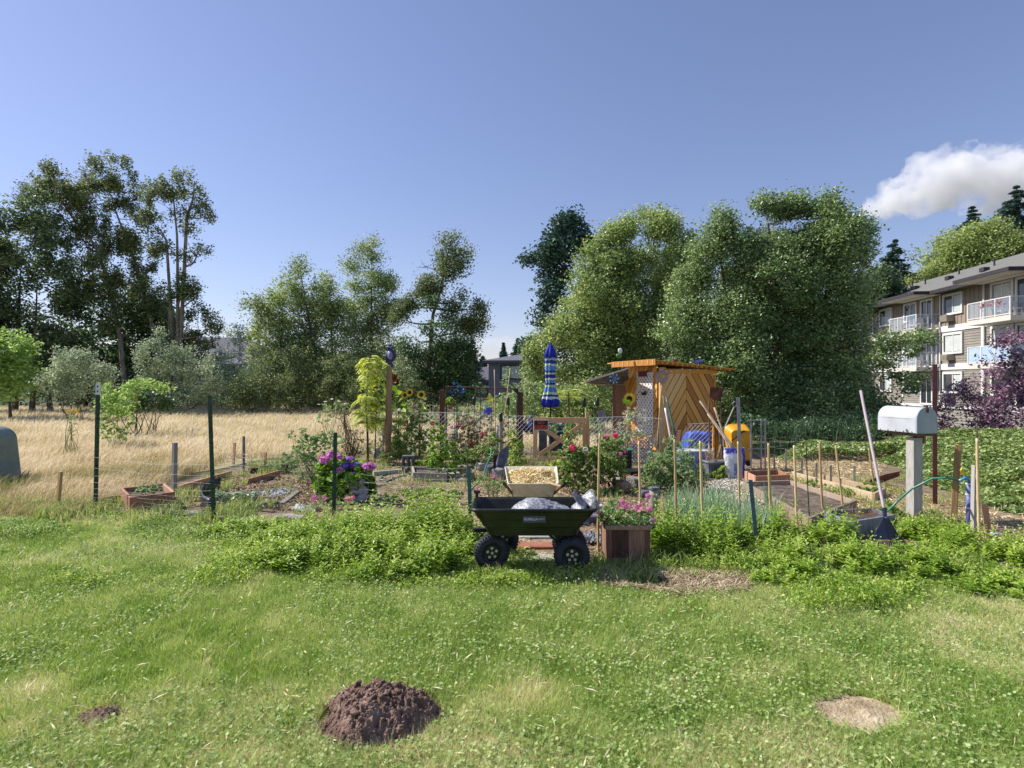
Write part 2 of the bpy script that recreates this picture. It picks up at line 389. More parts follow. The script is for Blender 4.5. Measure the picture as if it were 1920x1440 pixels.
x2 = (tx[:, None] + rng.normal(0, .022, (tn, m_))).ravel(); y2 = (ty[:, None] + rng.normal(0, .022, (tn, m_))).ravel(); hh = (rng.uniform(.04, .085, (tn, 1)) * rng.uniform(.5, 1.2, (tn, m_))).ravel()
blades(mb, x2, y2, np.full(tn * m_, .004), hh, np.full(tn * m_, .0035) * (.8 + y2 * .12), 1.0, np.clip((rng.random((tn, 1)) * .55 + rng.random((tn, m_)) * .35).ravel(), 0, 1), 1, leandir=np.repeat(rng.uniform(0, 6.28, tn), m_))
o = mb.build('lawn_grass', m_blade, at=(0, 4, 0)); o['kind'] = 'stuff'; tag(o, 'short mown green lawn grass with paler dry patches filling the foreground', 'grass')
x, y = wedge(135000, 1.5, 6.3, 1.7, 1.15, side=.8)
q = fbm(x * 1.1 + 3, y * 1.1 + 8, s=31); k = lawn_ok(x, y) & (rng.random(len(x)) < .06 + .85 * sst(.36, .62, q + .08 * sst(-2, .5, x))); x, y = x[k], y[k]; n = len(x)
pts = np.stack([x, y, rng.uniform(.015, .055, n)], 1); mb = MB(); leaves(mb, pts, .017, 1.2, .85, fold=.1)
o = mb.build('clover', m_clover, at=(0, 4, 0)); o['kind'] = 'stuff'; tag(o, 'low rounded clover leaves mixed through the lawn', 'clover')

x, y = wedge(2600, 1.75, 6.3, 1.7, .97); k = lawn_ok(x, y); x, y = x[k], y[k]; mb = MB(); leaves(mb, np.stack([x, y, rng.uniform(.03, .055, len(x))], 1), .045, 1.5, .10, fold=.1, jit=.7)
o = mb.build('lawn_thatch', mat('thatch', ['#8d7a58', '#b8a67c', '#dccfa8', '#ece4cc'], 5, .9, by='both'), at=(0, 4, 0)); o['kind'] = 'stuff'; tag(o, 'dead straw bits and clippings scattered over the lawn', 'thatch')
# ---- dry field grass
m_dry = leafmat('dry_grass', ['#808848', '#b0a678', '#d2c29c', '#e2d6b8', '#efe8d4'], .85, .22, scale=.5)
x, y = wedge(290000, 6.3, 37, 1.45, 1.15, side=.8); 
grn = np.maximum(sst(.46, .66, fbm(x * .5, y * .5, s=41)) * sst(15, 8, y), sst(8.2, 6.6, y) * .9)
k = (x < 3 + (y - 13) * .1) & ~((x > -4.9 - (y - 7) * .15) & (y < 11.3)) & ~((x > -3.6) & (y < 13.2)) & ~((x > -4.9) & (y < 7.2)); x, y, grn = x[k], y[k], grn[k]; n = len(x)
h = (.09 + .24 * fbm(x * .6, y * .6, s=45)) * (.55 + .9 * fbm(x * 1.9, y * 1.9, s=46)) * rng.uniform(.5, 1.25, n) * (1 - .55 * sst(8.3, 6.4, y))
mb = MB(); blades(mb, x, y, np.zeros(n) + .006, h, .0045 * (1 + y * .13) * rng.uniform(.6, 1.4, n), .75, np.clip(rng.random(n) * .75 + .25 - grn * .6, 0, 1), 2, leandir=.5)
o = mb.build('dry_grass', m_dry, at=(-10, 15, 0)); o['kind'] = 'stuff'; tag(o, 'tall straw coloured dry grass covering the open field', 'grass')
# green weedy tufts between lawn and field, and inside the garden
m_weed = leafmat('weed_blades', ['#5c7a30', '#80984a', '#a4b06c', '#c8c290'], .7, .4, scale=.8)
def weeds(name, label, boxes, n, hh, w=.006, cl=2.5, thr=.45):
    X_, Y_ = [], []
    for (x0, y0, x1, y1) in boxes:
        a = rng.uniform(x0, x1, n); b = rng.uniform(y0, y1, n); k = fbm(a * cl, b * cl, s=51) > thr; X_.append(a[k]); Y_.append(b[k])
    x = np.concatenate(X_); y = np.concatenate(Y_); m = len(x)
    mb = MB(); blades(mb, x, y, np.zeros(m), hh * rng.uniform(.35, 1.2, m), w * rng.uniform(.6, 1.5, m), .7, None, 2)
    pts = np.stack([x, y, rng.uniform(.01, hh * .5, m)], 1)[::3]; leaves(mb, pts, .035, .8)
    o = mb.build(name, m_weed, at=(float(x.mean()), float(y.mean()), 0)); o['kind'] = 'stuff'; tag(o, label, 'weeds'); return o
weeds('weeds', 'grassy green weeds growing along the wire fence at the edge of the lawn', [(-6.5, 6.0, -1.6, 7.0), (-8.5, 5.8, -5, 6.6)], 9000, .17, thr=.5)
weeds('garden_weeds', 'scattered low green weeds between the beds of the garden', [(-3.5, 7, 0, 12.5), (0, 6, 4, 12), (4, 6, 6.5, 9), (-3.5, 10, 3, 13.6), (.9, 4.5, 4.4, 5.6), (-4.8, 7.2, -3.9, 10.5)], 5200, .16, thr=.52)
weeds('cart_weeds', 'short weeds and clover in the shade around the black cart wheels', [(-.6, 4.25, 1.1, 4.95)], 2600, .10, cl=4, thr=.42)
# straw, chips
def chips(name, label, polys, n, cols, L=.045, Wd=.012, z=.012, m=None):
    ps = []
    for poly in polys:
        a = np.array(poly); lo, hi = a.min(0), a.max(0); p = rng.uniform(lo, hi, (n, 2)); ins = np.zeros(n, bool)
        for i in range(len(a)):
            p1, p2 = a[i], a[(i+1) % len(a)]; c = ((p1[1] > p[:, 1]) != (p2[1] > p[:, 1])); 
            with np.errstate(divide='ignore', invalid='ignore'):
                c &= p[:, 0] < (p2[0]-p1[0]) * (p[:, 1]-p1[1]) / (p2[1]-p1[1] + 1e-12) + p1[0]
            ins ^= c
        ps.append(p[ins & (fbm(p[:, 0] * 3, p[:, 1] * 3, s=61) > .36)])
    p = np.concatenate(ps); c = np.concatenate([p, rng.uniform(z, z + .02, (len(p), 1))], 1)
    mb = MB(); leaves(mb, c, L, 1.3, Wd / L, fold=.1, jit=.6)
    o = mb.build(name, mat(name + '_mat', cols, 5, .9, by='both'), at=(float(p[:, 0].mean()), float(p[:, 1].mean()), 0)); o['kind'] = 'stuff'; tag(o, label, 'mulch'); return o
chips('straw_mulch', 'pale straw strewn over the paths around the mailbox post', [[gp(1750, 1080), gp(1960, 1060), (9.4, 8.0), gp(1800, 940), gp(1640, 905), (8.0, 12), (5.2, 12.4), gp(1440, 870), gp(1400, 880), gp(1560, 940), gp(1690, 990)]], 42000, ['#8a7450', '#b9a274', '#ddcb9f', '#efe4c8'], .08, .011)
chips('gravel_stones', 'small whitish gravel in the path between the plots', [[gp(1420, 1030), gp(1440, 930), gp(1395, 895), gp(1330, 905), gp(1300, 985), gp(1350, 1040)]], 26000, ['#8e887c', '#bdb6a8', '#e4ded2'], .028, .02)
chips('wood_chips', 'brown and pale wood chips scattered through the middle garden', [[gp(700, 885), gp(760, 960), gp(850, 985), gp(900, 1060), gp(1240, 1075), gp(1250, 900), gp(900, 868), gp(760, 868)], [gp(330, 950), gp(600, 960), gp(600, 900), gp(400, 890)]], 22000, ['#59432f', '#8a7052', '#b8a280', '#d6c6a4'], .05, .014)
chips('dry_thatch', 'dead brown grass thatch lying bare in front of the wooden planter', [[gp(1130, 1075), gp(1240, 1072), gp(1420, 1082), gp(1400, 1110), gp(1280, 1122), gp(1130, 1100)]], 9000, ['#6a5a44', '#938064', '#b7a585', '#d2c4a4'], .09, .005)

# ---- mole hills: real clods
m_mole = mat('mole_earth', ['#5c483f', '#83695c', '#a48c7e'], 14, .95, .8, 120)
def mound(name, label, c, r, h, seed, nclod, n=150):
    u = np.linspace(-1.15, 1.15, n); X, Y = np.meshgrid(u, u, indexing='ij'); rr = np.sqrt(X*X + Y*Y); an = np.arctan2(Y, X)
    edge = 1 + .16 * np.sin(an * 3 + seed) + .1 * np.sin(an * 7 + seed * 2)
    z = np.clip(1 - (rr / edge) ** 2.2, -.3, 1) * h
    big = fbm(X * 4 + seed, Y * 4, s=71) - .5; lump = np.abs(fbm(X * 9, Y * 9 + seed, s=72, o=5) - .5)
    z = z + (big * .34 + (.22 - lump) * .75 + (fbm(X * 30, Y * 30, s=73, o=3) - .5) * .09) * h * (z > -.05 * h)
    z = np.where(rr / edge > 1.08, -.02, z)
    V = np.stack([c.x + X * r[0], c.y + Y * r[1], z], -1).reshape(-1, 3)
    mb = MB().grid(V, n, n)
    for i in range(nclod):
        a = rng.uniform(0, 6.28); q = rng.uniform(.1, 1.02) ; ix, iy = q * math.cos(a), q * math.sin(a)
        zz = z[int((ix / 1.15 + 1) / 2 * (n-1)), int((iy / 1.15 + 1) / 2 * (n-1))]
        s_ = r[0] * rng.choice([.010, .018, .03, .05, .08], p=[.52, .32, .13, .025, .005])
        mb.ball((c.x + ix * r[0], c.y + iy * r[1], max(zz, 0) + s_ * .15), s_, 9, 7, 1.1, (1, rng.uniform(.6, 1), rng.uniform(.5, .9)), (rng.uniform(0, 3), 0, 0), sd=i)
    for i in range(nclod // 5):
        a = rng.uniform(0, 6.28); q = 1.0 + abs(rng.normal(0, .22)); s_ = r[0] * rng.uniform(.01, .035); mb.ball((c.x + math.cos(a) * q * r[0], c.y + math.sin(a) * q * r[1], .02), s_, 7, 5, .8, sd=i)
    return tag(mb.build(name, m_mole, at=(c.x, c.y, 0), smooth=True), label, 'mound')
mound('mole_hill', 'large crumbly mound of purple-brown earth dug up in the lawn', MO, (.26, .22), .125, 1, 1100, 220)
mound('mole_hill', 'small low heap of dark earth near the bottom left of the lawn', MO2, (.1, .09), .045, 5, 90, 60)
m_sand = mat('sandy_earth', ['#88765a', '#ab987a', '#c8b79a'], 9, .95, .8, 80)
u = np.linspace(-1, 1, 60); X, Y = np.meshgrid(u, u, indexing='ij'); rr = np.sqrt(X*X+Y*Y)
er_ = .62 + .55 * fbm(np.cos(np.arctan2(Y, X)) * 1.6 + 5, np.sin(np.arctan2(Y, X)) * 1.6 + 5, s=78, o=5); Z = np.where(rr < er_, .010 + .03 * fbm(X*6, Y*6, s=77) * (er_ - rr) / er_, -.01)
tag(MB().grid(np.stack([BP.x + X * .34 * (1 + .2 * np.sin(Y * 5)) - Y * .08, BP.y + Y * .22, Z], -1).reshape(-1, 3), 60, 60).build('bare_earth', m_sand, smooth=True, kind='structure'), 'bare sandy patch worn in the lawn', 'ground')

# ---- clouds (real volumes far beyond everything)
def cloud(name, label, d, blobs, dens, voxel, col=(1, 1, 1), nscale=.01, thr=.42):
    k = mpp(d); mb = MB(); c0 = P(blobs[0][0], blobs[0][1], d)
    for i, (px, py, rx, rz) in enumerate(blobs):
        mb.ball(P(px, py, d + rng.uniform(-.5, .5) * rx * k), 1, 20, 14, .25, (rx * k, rx * k * .8, rz * k), sd=i)
    m = bpy.data.materials.new(name); m.use_nodes = True; t = m.node_tree; t.nodes.remove(t.nodes['Principled BSDF'])
    pv = t.nodes.new('ShaderNodeVolumePrincipled'); pv.inputs['Color'].default_value = col + (1,); pv.inputs['Anisotropy'].default_value = 0
    tc = t.nodes.new('ShaderNodeTexCoord'); no = t.nodes.new('ShaderNodeTexNoise'); no.inputs['Scale'].default_value = nscale; no.inputs['Detail'].default_value = 5; no.inputs['Roughness'].default_value = .62
    mr = t.nodes.new('ShaderNodeMapRange'); mr.inputs[1].default_value = thr; mr.inputs[2].default_value = thr + .13; mr.inputs[4].default_value = dens
    t.links.new(tc.outputs['Object'], no.inputs[0]); t.links.new(no.outputs[0], mr.inputs[0]); t.links.new(mr.outputs[0], pv.inputs['Density']); t.links.new(pv.outputs[0], t.nodes['Material Output'].inputs[1])
    o = mb.build(name, m, at=c0); r = o.modifiers.new('remesh', 'REMESH'); r.mode = 'VOXEL'; r.voxel_size = voxel
    for ts, st_ in ((voxel * 9, voxel * 7.5), (voxel * 3.6, voxel * 3.2), (voxel * 1.6, voxel * 1.3)):
        tx = bpy.data.textures.new('puffs', 'CLOUDS'); tx.noise_scale = ts; tx.noise_depth = 3; dm = o.modifiers.new('puffs', 'DISPLACE'); dm.texture = tx; dm.strength = st_; dm.texture_coords = 'LOCAL'; dm.mid_level = .5
    o['kind'] = 'structure'; return tag(o, label, 'cloud')
cloud('cloud', 'big white cumulus cloud above the apartment roof', 1500, [(1668, 378, 48, 30), (1715, 365, 62, 42), (1770, 340, 72, 55), (1800, 305, 48, 40), (1850, 325, 78, 50), (1925, 325, 90, 48), (1850, 372, 65, 28), (1990, 340, 80, 60), (1900, 380, 40, 22)], .022, 5.5, nscale=.011, thr=.44)
cloud('cloud', 'thin pale cloud low on the horizon behind the grey house', 2600, [(905, 640, 26, 9), (935, 645, 34, 14), (968, 652, 30, 12), (880, 655, 30, 9), (1000, 655, 30, 10)], .004, 9, nscale=.012, thr=.33)

# ================================================================ APARTMENT BUILDING (right)
A0 = Vector((31, 41, 0)); AU = Vector((.084, .9965, 0)).normalized(); AN = Vector((-AU.y, AU.x, 0))
def FP(t, o, z): return A0 + AU * t + AN * o + Vector((0, 0, z))
AM = Matrix(((AU.x, AN.x, 0, A0.x), (AU.y, AN.y, 0, A0.y), (0, 0, 1, 0), (0, 0, 0, 1)))   # local x = t, y = out, z
m_siding = mat('siding', ['#817b72', '#8f897f'], 2, .8); m_tan = mat('tan_board', ['#857866', '#96897a'], 2, .8)
m_trim = mat('white_trim', ['#cfccc8', '#dedbd8'], 3, .6); m_shingle = mat('shingle', ['#4a4a48', '#62625e', '#777771'], 25, .9, .5, 40, by='both')
m_fascia = mat('dark_fascia', ['#2a2628', '#383336'], 3, .6); m_glass = mat('window_glass', ['#20262e', '#2c343e'], 1, .06, spec=.9)
m_clear = mat('balcony_glass', ['#9fb2c4'], 2, .08, alpha=.22, spec=.8); m_frost = mat('frosted_glass', ['#9fb3cc', '#afc2d8'], 2, .4)
m_blind = mat('blinds', ['#a9b1ae', '#c6cbc7'], 2, .7); m_soffit = mat('soffit', ['#c9c3ba'], 2, .8)
m_ac = mat('ac_grille', ['#8f8678', '#a79e8e'], 3, .6)
B = thing('apartment_building', 'three storey tan and white apartment block with balconies behind the mailbox', 'building', FP(5, -6, -2.3))
w = MB(AM); 
def lap(w, t0, t1, z0, z1, o=0, st=.18):
    z = z0
    while z < z1 - 1e-6:
        zz = min(z + st, z1); w.add([(t0, o + .03, z), (t1, o + .03, z), (t1, o, zz), (t0, o, zz), (t0, o, z), (t1, o, z)], [(0, 1, 2, 3), (0, 4, 5, 1)]); z = zz
lap(w, -14, 26, -2.3, 5.5); w.box((6, -6, 1.6), (39.9, 11.9, 7.8)); w.build('wall', m_siding, B)
w = MB(AM); w.box((6, -5.97, 6.95), (40, 12.0, 2.8))
for i in range(100): w.box((-14 + i * .4, .045, 6.8), (.05, .03, 2.5))
w.build('upper_wall', m_tan, B)
w = MB(AM)
for z, hgt in ((2.72, .42), (5.42, .42), (-.1, .2)): w.box((6, .03, z), (40.1, .12, hgt))
for t in (-14, -4.0, .5, 4.6, 9, 17): w.box((t, .04, 2.9), (.16, .12, 4.9))
w.build('trim', m_trim, B)
w = MB(AM); ez = 8.15; rz_ = 11.0; 
w.add([(-15, 1.0, ez), (27, 1.0, ez), (27, -6, rz_), (-15, -6, rz_), (-15, -13, ez), (27, -13, ez), (-15, 1.0, ez - .1), (27, 1.0, ez - .1), (27, -13, ez - .1), (-15, -13, ez - .1)], [(0, 1, 2, 3), (3, 2, 5, 4), (0, 6, 7, 1), (6, 9, 8, 7), (1, 7, 8, 5, 2), (0, 3, 4, 9, 6)])
rf = w.build('roof', m_shingle, B)
w = MB(AM); w.box((6, 1.05, ez - .12), (42.2, .1, .26)); w.build('fascia', m_fascia, rf)
w = MB(AM)
for t, o_ in ((-5, -2.2), (-1.5, -1.8), (3, -2.4), (6.5, -2), (10, -3), (14, -2.2), (-8.5, -3.5)):
    zz = ez + (1 - o_) / 7 * 2.85; MB(AM).box((t, o_, zz + .12), (.45, .4, .28)).build('roof_vent', m_fascia, rf); MB(AM).tube([(t + 1.2, o_ - 1.5, zz + .6), (t + 1.2, o_ - 1.5, zz + 1.15)], .06, 8).build('vent_pipe', m_fascia, rf)
def window(t0, t1, z0, z1, kind=0, par=B, o=0.0):
    f = MB(AM); tm = (t0 + t1) / 2; 
    for (a, b, c, d) in ((t0 - .12, t1 + .12, z1, z1 + .16), (t0 - .12, t1 + .12, z0 - .14, z0), (t0 - .12, t0, z0, z1), (t1, t1 + .12, z0, z1)): f.box(((a + b) / 2, o + .09, (c + d) / 2), (b - a, .12, d - c))
    f.box((tm, o + .075, (z0 + z1) / 2), (.07, .07, z1 - z0))
    fo = f.build('window', m_trim, par)
    MB(AM).box((tm, o + .062, (z0 + z1) / 2), (t1 - t0 - .004, .02, z1 - z0 - .004)).build('pane', m_glass, fo)
    if kind: MB(AM).box((t0 + (t1 - t0) * (.25 if kind == 1 else .5), o + .078, (z0 + z1) / 2), ((t1 - t0) * (.42 if kind == 1 else .9), .004, (z1 - z0) * .94)).build('blind', m_blind, fo)
    return fo
for fl, z in enumerate((0., 2.75, 5.5)):
    window(-2.1, -.35, z + 1.0, z + 2.2, (1, 2, 1)[fl])
    a = MB(AM); a.box((-1.0, .3, z + .62), (.7, .55, .42)); 
    for j in range(9): a.box((-1.3 + j * .075, .583, z + .62), (.025, .02, .36))
    a.build('air_conditioner', m_ac, B)
    window(-3.6 - 2.9, -4.9, z + .9, z + 2.25, (0, 2, 2)[fl]); window(-8.2, -6.9, z + .1, z + 2.25, 0)
    window(2.9, 4.3, z + 1.0, z + 2.2, fl % 2); d = window(1.0, 2.2, z + .08, z + 2.2, 0)
    window(6.2, 7.8, z + 1.0, z + 2.2, 1); window(10.5, 12, z + 1.0, z + 2.2, 0); window(14, 15.5, z + 1, z + 2.2, 1); window(-11.5, -10, z + 1, z + 2.2, 1)
def balcony(t0, t1, z, out, frost=False):
    s_ = MB(AM).box(((t0 + t1) / 2, out / 2 + .03, z - .16), (t1 - t0 + .1, out, .3)).build('balcony', m_soffit, B)
    p = MB(AM)
    for t in np.linspace(t0, t1, 4): p.box((t, out, z + .52), (.07, .07, 1.05))
    for o in (out * .5,):
        p.box((t0, o, z + .52), (.05, .05, 1.0))
    for zz in (z + .08, z + 1.06):
        p.box(((t0 + t1) / 2, out, zz), (t1 - t0 + .1, .06, .05)); p.box((t0, out / 2, zz), (.06, out, .05)); p.box((t1, out / 2, zz), (.06, out, .05))
    p.build('railing', m_trim, s_)
    q = MB(AM); q.box(((t0 + t1) / 2, out, z + .57), (t1 - t0, .015, .9)); q.box((t0, out / 2, z + .57), (.015, out, .9)); q.build('railing_glass', m_frost if frost else m_clear, s_)
    if not frost:
        c = MB(AM); tt = (t0 + t1) / 2 - .4
        for dt, do in ((0, .3), (.7, .2), (-.7, .5)):
            c.box((tt + dt, out * .5 + do - .4, z + .45), (.45, .45, .04)); c.box((tt + dt + .2, out * .5 + do - .4, z + .68), (.04, .45, .45))
            for a_ in (-.2, .2):
                for b_ in (-.2, .2): c.box((tt + dt + a_, out * .5 + do - .4 + b_, z + .22), (.03, .03, .44))
        c.build('patio_furniture', m_trim, s_)
for t0, t1 in ((.27, 3.6), (-8.4, -5.0), (9.2, 12.5)):
    balcony(t0, t1, 5.5, 1.6); balcony(t0, t1, 2.75, 1.6, t0 < -5)
    w = MB(AM); w.box(((t0 + t1) / 2, 1.3, ez - .1), (t1 - t0 + 1.2, 1.7, .22)); w.build('balcony_roof', m_fascia, rf)
    MB(AM).box(((t0 + t1) / 2, 1.2, ez - .23), (t1 - t0 + 1.0, 1.8, .04)).build('soffit', m_soffit, rf)
w = MB(AM)
for t in (.05, -4.2, 8.9): MB(AM).box((t, .12, 4), (.09, .09, 8)).build('downspout', m_trim, B)
mf = leafmat('balcony_flowers', ['#3f6a22', '#6f9a33', '#c8356b', '#e06a9a', '#9ab83a'], .6, .2)
for t in (-7.6, -7.0, -6.2): 
    c = FP(t, 1.45, 6.35); w = MB(); leaves(w, np.array(c) + rng.normal(size=(160, 3)) * (.12, .2, .12), .12); w.build('flower_box', mf, B)

# ================================================================ FAR HOUSES
m_gs = mat('grey_siding', ['#6d6b76', '#7d7b86'], 1, .8); m_gr = mat('grey_roof', ['#565560', '#6a6973'], 6, .9, .3, 20)
def far_house(name, label, c, sx, sy, wallh, roofh, rot, wins, hip=True, z0=-3):
    L = thing(name, label, 'house', (c[0], c[1], z0)); M = rotz(rot, (c[0], c[1], 0))
    w = MB(M); w.box((0, 0, (wallh + z0) / 2), (sx, sy, wallh - z0)); w.build('wall', m_gs, L)
    e = .6; r = MB(M); a, b = sx / 2 + e, sy / 2 + e; k = (b if hip else 0)
    r.add([(-a, -b, wallh), (a, -b, wallh), (a, b, wallh), (-a, b, wallh), (-a + k, 0, wallh + roofh), (a - k, 0, wallh + roofh), (-a, -b, wallh - .25), (a, -b, wallh - .25), (a, b, wallh - .25), (-a, b, wallh - .25)], [(0, 1, 5, 4), (1, 2, 5), (2, 3, 4, 5), (3, 0, 4), (0, 6, 7, 1), (1, 7, 8, 2), (2, 8, 9, 3), (3, 9, 6, 0), (6, 9, 8, 7)])
    r.build('roof', m_gr, L)
    for x_, z_, ww, hh in wins:
        f = MB(M); f.box((x_, -sy / 2 - .03, z_), (ww + .25, .1, hh + .25)); fo = f.build('window', m_fascia, L)
        MB(M).box((x_ - ww / 4, -sy / 2 - .09, z_), (ww / 2 - .06, .04, hh)).build('pane', m_blind, fo); MB(M).box((x_ + ww / 4, -sy / 2 - .09, z_), (ww / 2 - .06, .04, hh)).build('pane', m_blind, fo)
    return L
far_house('house', 'grey two storey house with a hipped roof seen between the tree groups', (1.3, 62, 0), 6.6, 8, 3.9, 1.0, R(-6), [(-1, 2.7, 1.9, 1.2), (2, 2.7, 1.2, 1.2), (-1, -.3, 1.9, 1.2)])
far_house('house', 'lower grey house with a gabled roof left of the hipped roof house', (-4.6, 70, 0), 7, 8, 2.0, 1.6, R(12), [(0, .9, 1.6, 1.0)], False)
far_house('house', 'large grey roofed house hidden behind the left row of cottonwoods', (-33, 62, 0), 16, 9, 4.2, 2.4, R(8), [(-4, 2.6, 1.8, 1.4), (3, 2.6, 1.8, 1.4)])
far_house('house', 'blue-grey house showing through the shrubs left of the green fence post', (-24.5, 58, 0), 7, 8, 3.4, 1.6, R(-5), [(0, 2.2, 1.8, 1.3)])

# ================================================================ TREES
m_bark = mat('bark', ['#3c332c', '#5d5045', '#7b6d5f'], 9, .95, .7, 25, stretch=(1, 1, .3))
m_bark2 = mat('pale_bark', ['#5a5148', '#85796b', '#a39786'], 9, .95, .6, 25, stretch=(1, 1, .3))
def LT(*cs):                                     # one lift for all the tree colours
    out = []
    for c in cs: r, g, b = lin(c)[:3]; m = (r + g + b) / 3; out.append(tuple((v * .88 + m * .12) * 2.1 + .006 for v in (r * 1.06, g, b)))
    return out
L_cot = leafmat('cottonwood_leaves', LT('#26351f', '#3a4c2a', '#566638', '#6d7144'), .5, .3, .25)
L_map = leafmat('maple_leaves', LT('#1c2f1e', '#30452b', '#475c38', '#647446'), .45, .3, .3)
L_wil = leafmat('willow_leaves', LT('#3a4a36', '#586b50', '#7f8e70', '#a2ab90'), .5, .25, .4)
L_pop = leafmat('poplar_leaves', LT('#34452a', '#4e6136', '#6d7f46', '#8a9a5e'), .5, .35, .3)
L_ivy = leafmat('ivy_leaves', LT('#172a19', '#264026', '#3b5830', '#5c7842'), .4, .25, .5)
L_ash = leafmat('broadleaf', LT('#384e2a', '#52693a', '#72844a', '#98a062'), .38, .35, .22, .6)
L_big = leafmat('big_tree_leaves', LT('#2e4228', '#465e36', '#667e4a', '#96a068'), .35, .3, .22, .6)
L_con = leafmat('conifer_needles', LT('#1b2f2a', '#2b453b', '#40604e'), .6, .1, .6)
L_lime = leafmat('bright_leaves', LT('#3f5a22', '#577430', '#73904a', '#8ea466'), .5, .4, .4)
L_yel = leafmat('bright_maple_leaves', LT('#435528', '#5a6d36', '#74844a', '#8a9458'), .5, .35, .2)
L_plum = leafmat('plum_leaves', LT('#33222c', '#523c4a', '#7a5f70', '#a08a98'), .35, .3, .5)
GL = 'trees standing along the left edge of the field'
# left group
tree('big_leaf_tree', 'dense dark green broadleaf tree at the far left edge of the picture', 31, [(28, 760), (34, 600), (40, 480)],
     [(15, 440, (50, 48)), (60, 470, (45, 50)), (10, 520, (60, 55)), (85, 540, (60, 55)), (20, 600, (65, 55)), (95, 620, (60, 55)), (-60, 480, 60), (-50, 620, 75), (40, 680, (70, 55)), (110, 690, (50, 45)), (70, 400, (45, 26)), (45, 362, (34, 14))], 46000, .18, L_map, m_bark, .22, GL, trunks=[[(28, 760), (34, 600), (40, 480)], [(60, 760), (66, 640), (70, 520)], [(95, 765), (84, 680), (75, 600)]], gap=.47)
tree('cottonwood_tree', 'tall leaning cottonwood with its crown bending to the left', 33, [(238, 765), (226, 640), (205, 530), (178, 460), (130, 400), (100, 350)],
     [(95, 345, (34, 32)), (60, 365, (40, 20)), (30, 372, (22, 10)), (130, 395, (48, 38)), (175, 440, (40, 40)), (110, 440, (50, 34)), (90, 325, (14, 24)), (150, 490, (44, 36)), (200, 520, (36, 44)), (210, 590, (34, 40)), (150, 560, (44, 34))], 27000, .135, L_cot, m_bark2, .26, GL, gap=.55, csize=.22, flat=1.3, hollow=.1)
tree('cottonwood_tree', 'tallest cottonwood with a rounded crown in the middle of the left group', 34, [(306, 765), (292, 640), (268, 540), (246, 470), (222, 410), (200, 345)],
     [(170, 345, (26, 36)), (205, 325, (34, 34)), (235, 350, (30, 40)), (190, 385, (48, 34)), (235, 410, (34, 40)), (215, 450, (42, 30)), (262, 480, (28, 38)), (240, 530, (40, 36)), (290, 560, (30, 44)), (255, 600, (36, 34))], 29000, .135, L_cot, m_bark2, .26, GL, gap=.55, csize=.22, flat=1.3, hollow=.1)
tree('cottonwood_tree', 'slender cottonwood with a bare forked upper trunk at the right end of the left group', 32, [(332, 765), (334, 640), (333, 520), (332, 440), (326, 380)],
     [(300, 360, (28, 24)), (345, 345, (28, 26)), (318, 390, (34, 28)), (368, 385, (26, 26)), (385, 408, (18, 14)), (350, 420, (20, 20)), (288, 420, (26, 26)), (300, 470, (22, 26)), (352, 480, (18, 12)), (380, 470, (26, 9)), (340, 560, (24, 40)), (322, 620, (34, 50)), (368, 560, (26, 36)), (380, 620, (30, 40)), (350, 680, (44, 44))], 22000, .13, L_cot, m_bark2, .2, GL, gap=.55, csize=.22, flat=1.2, hollow=.1, trunks=[[(332, 765), (334, 640), (333, 520), (332, 440), (326, 380), (322, 335)], [(333, 440), (350, 410), (362, 372), (365, 340)], [(333, 470), (312, 450), (296, 425)], [(318, 765), (318, 660), (316, 540)]])
tree('ivy_tree', 'ivy covered dark trunk and understorey under the leaning cottonwoods', 35, [(270, 765), (262, 660), (250, 560)],
     [(250, 620, (50, 60)), (200, 650, (50, 50)), (300, 650, (44, 60)), (150, 630, (44, 50)), (230, 700, (70, 50)), (320, 720, (50, 40)), (150, 700, (60, 50)), (200, 560, (36, 44)), (290, 590, (34, 40))], 17000, .24, L_ivy, m_bark, .2, GL, gap=.47, trunks=[[(270, 765), (262, 660), (250, 560)], [(225, 765), (232, 690), (236, 600)], [(190, 765), (180, 690), (172, 610)], [(160, 765), (165, 680), (170, 620)]])
tree('sumac_tree', 'bright green low tree with fine leaves at the left picture edge', 24, [(20, 765), (15, 700), (10, 650)],
     [(10, 650, (46, 36)), (45, 670, (24, 26)), (-40, 670, (60, 50)), (15, 715, (50, 40)), (50, 730, (30, 26))], 7500, .17, L_lime, m_bark, .1, gap=.42)
GS = 'shrubs growing along the far edge of the field'
def shrub(name, label, d, lobes, nl, ls, lm, group=GS, stems=5, **kw):
    k = mpp(d); cx = sum(l[0] for l in lobes) / len(lobes)
    T = thing(name, label, 'shrub', (P(cx, 0, d).x, d, 0), group); LB = []; sb = MB()
    for lo in lobes:
        px, py, r = lo[:3]; rx, rz = (r if hasattr(r, '__len__') else (r, r)); c = P(px, py, d + rng.uniform(-.5, .5) * rx * k); c.z = max(c.z, .1); LB.append((c, (rx*k, rx*k*.9, rz*k)))
        for _ in range(max(1, stems // 2)): limb(sb, (T.location.x + rng.uniform(-.3, .3) * rx * k * 2, d + rng.uniform(-.2, .2), 0), c + Vector(unit(1)[0]) * rx * k * .6, .012 + .012 * k * 10, .004, .25, 5, 6)
    sb.build('stems', m_bark, T); fm = MB(); kk = dict(csize=max(.08, 9 * k), rough_n=4); kk.update(kw); crown(fm, LB, nl, ls, **kk); fm.build('foliage', lm, T); return T
shrub('willow_bush', 'silvery leaved bush left of the tall green fence post', 23, [(140, 700, (38, 44)), (115, 730, (34, 34)), (175, 725, (34, 40)), (150, 672, (22, 20)), (130, 690, 26)], 11000, .085, L_wil, gap=.42, flat=1.2, rough_n=8)
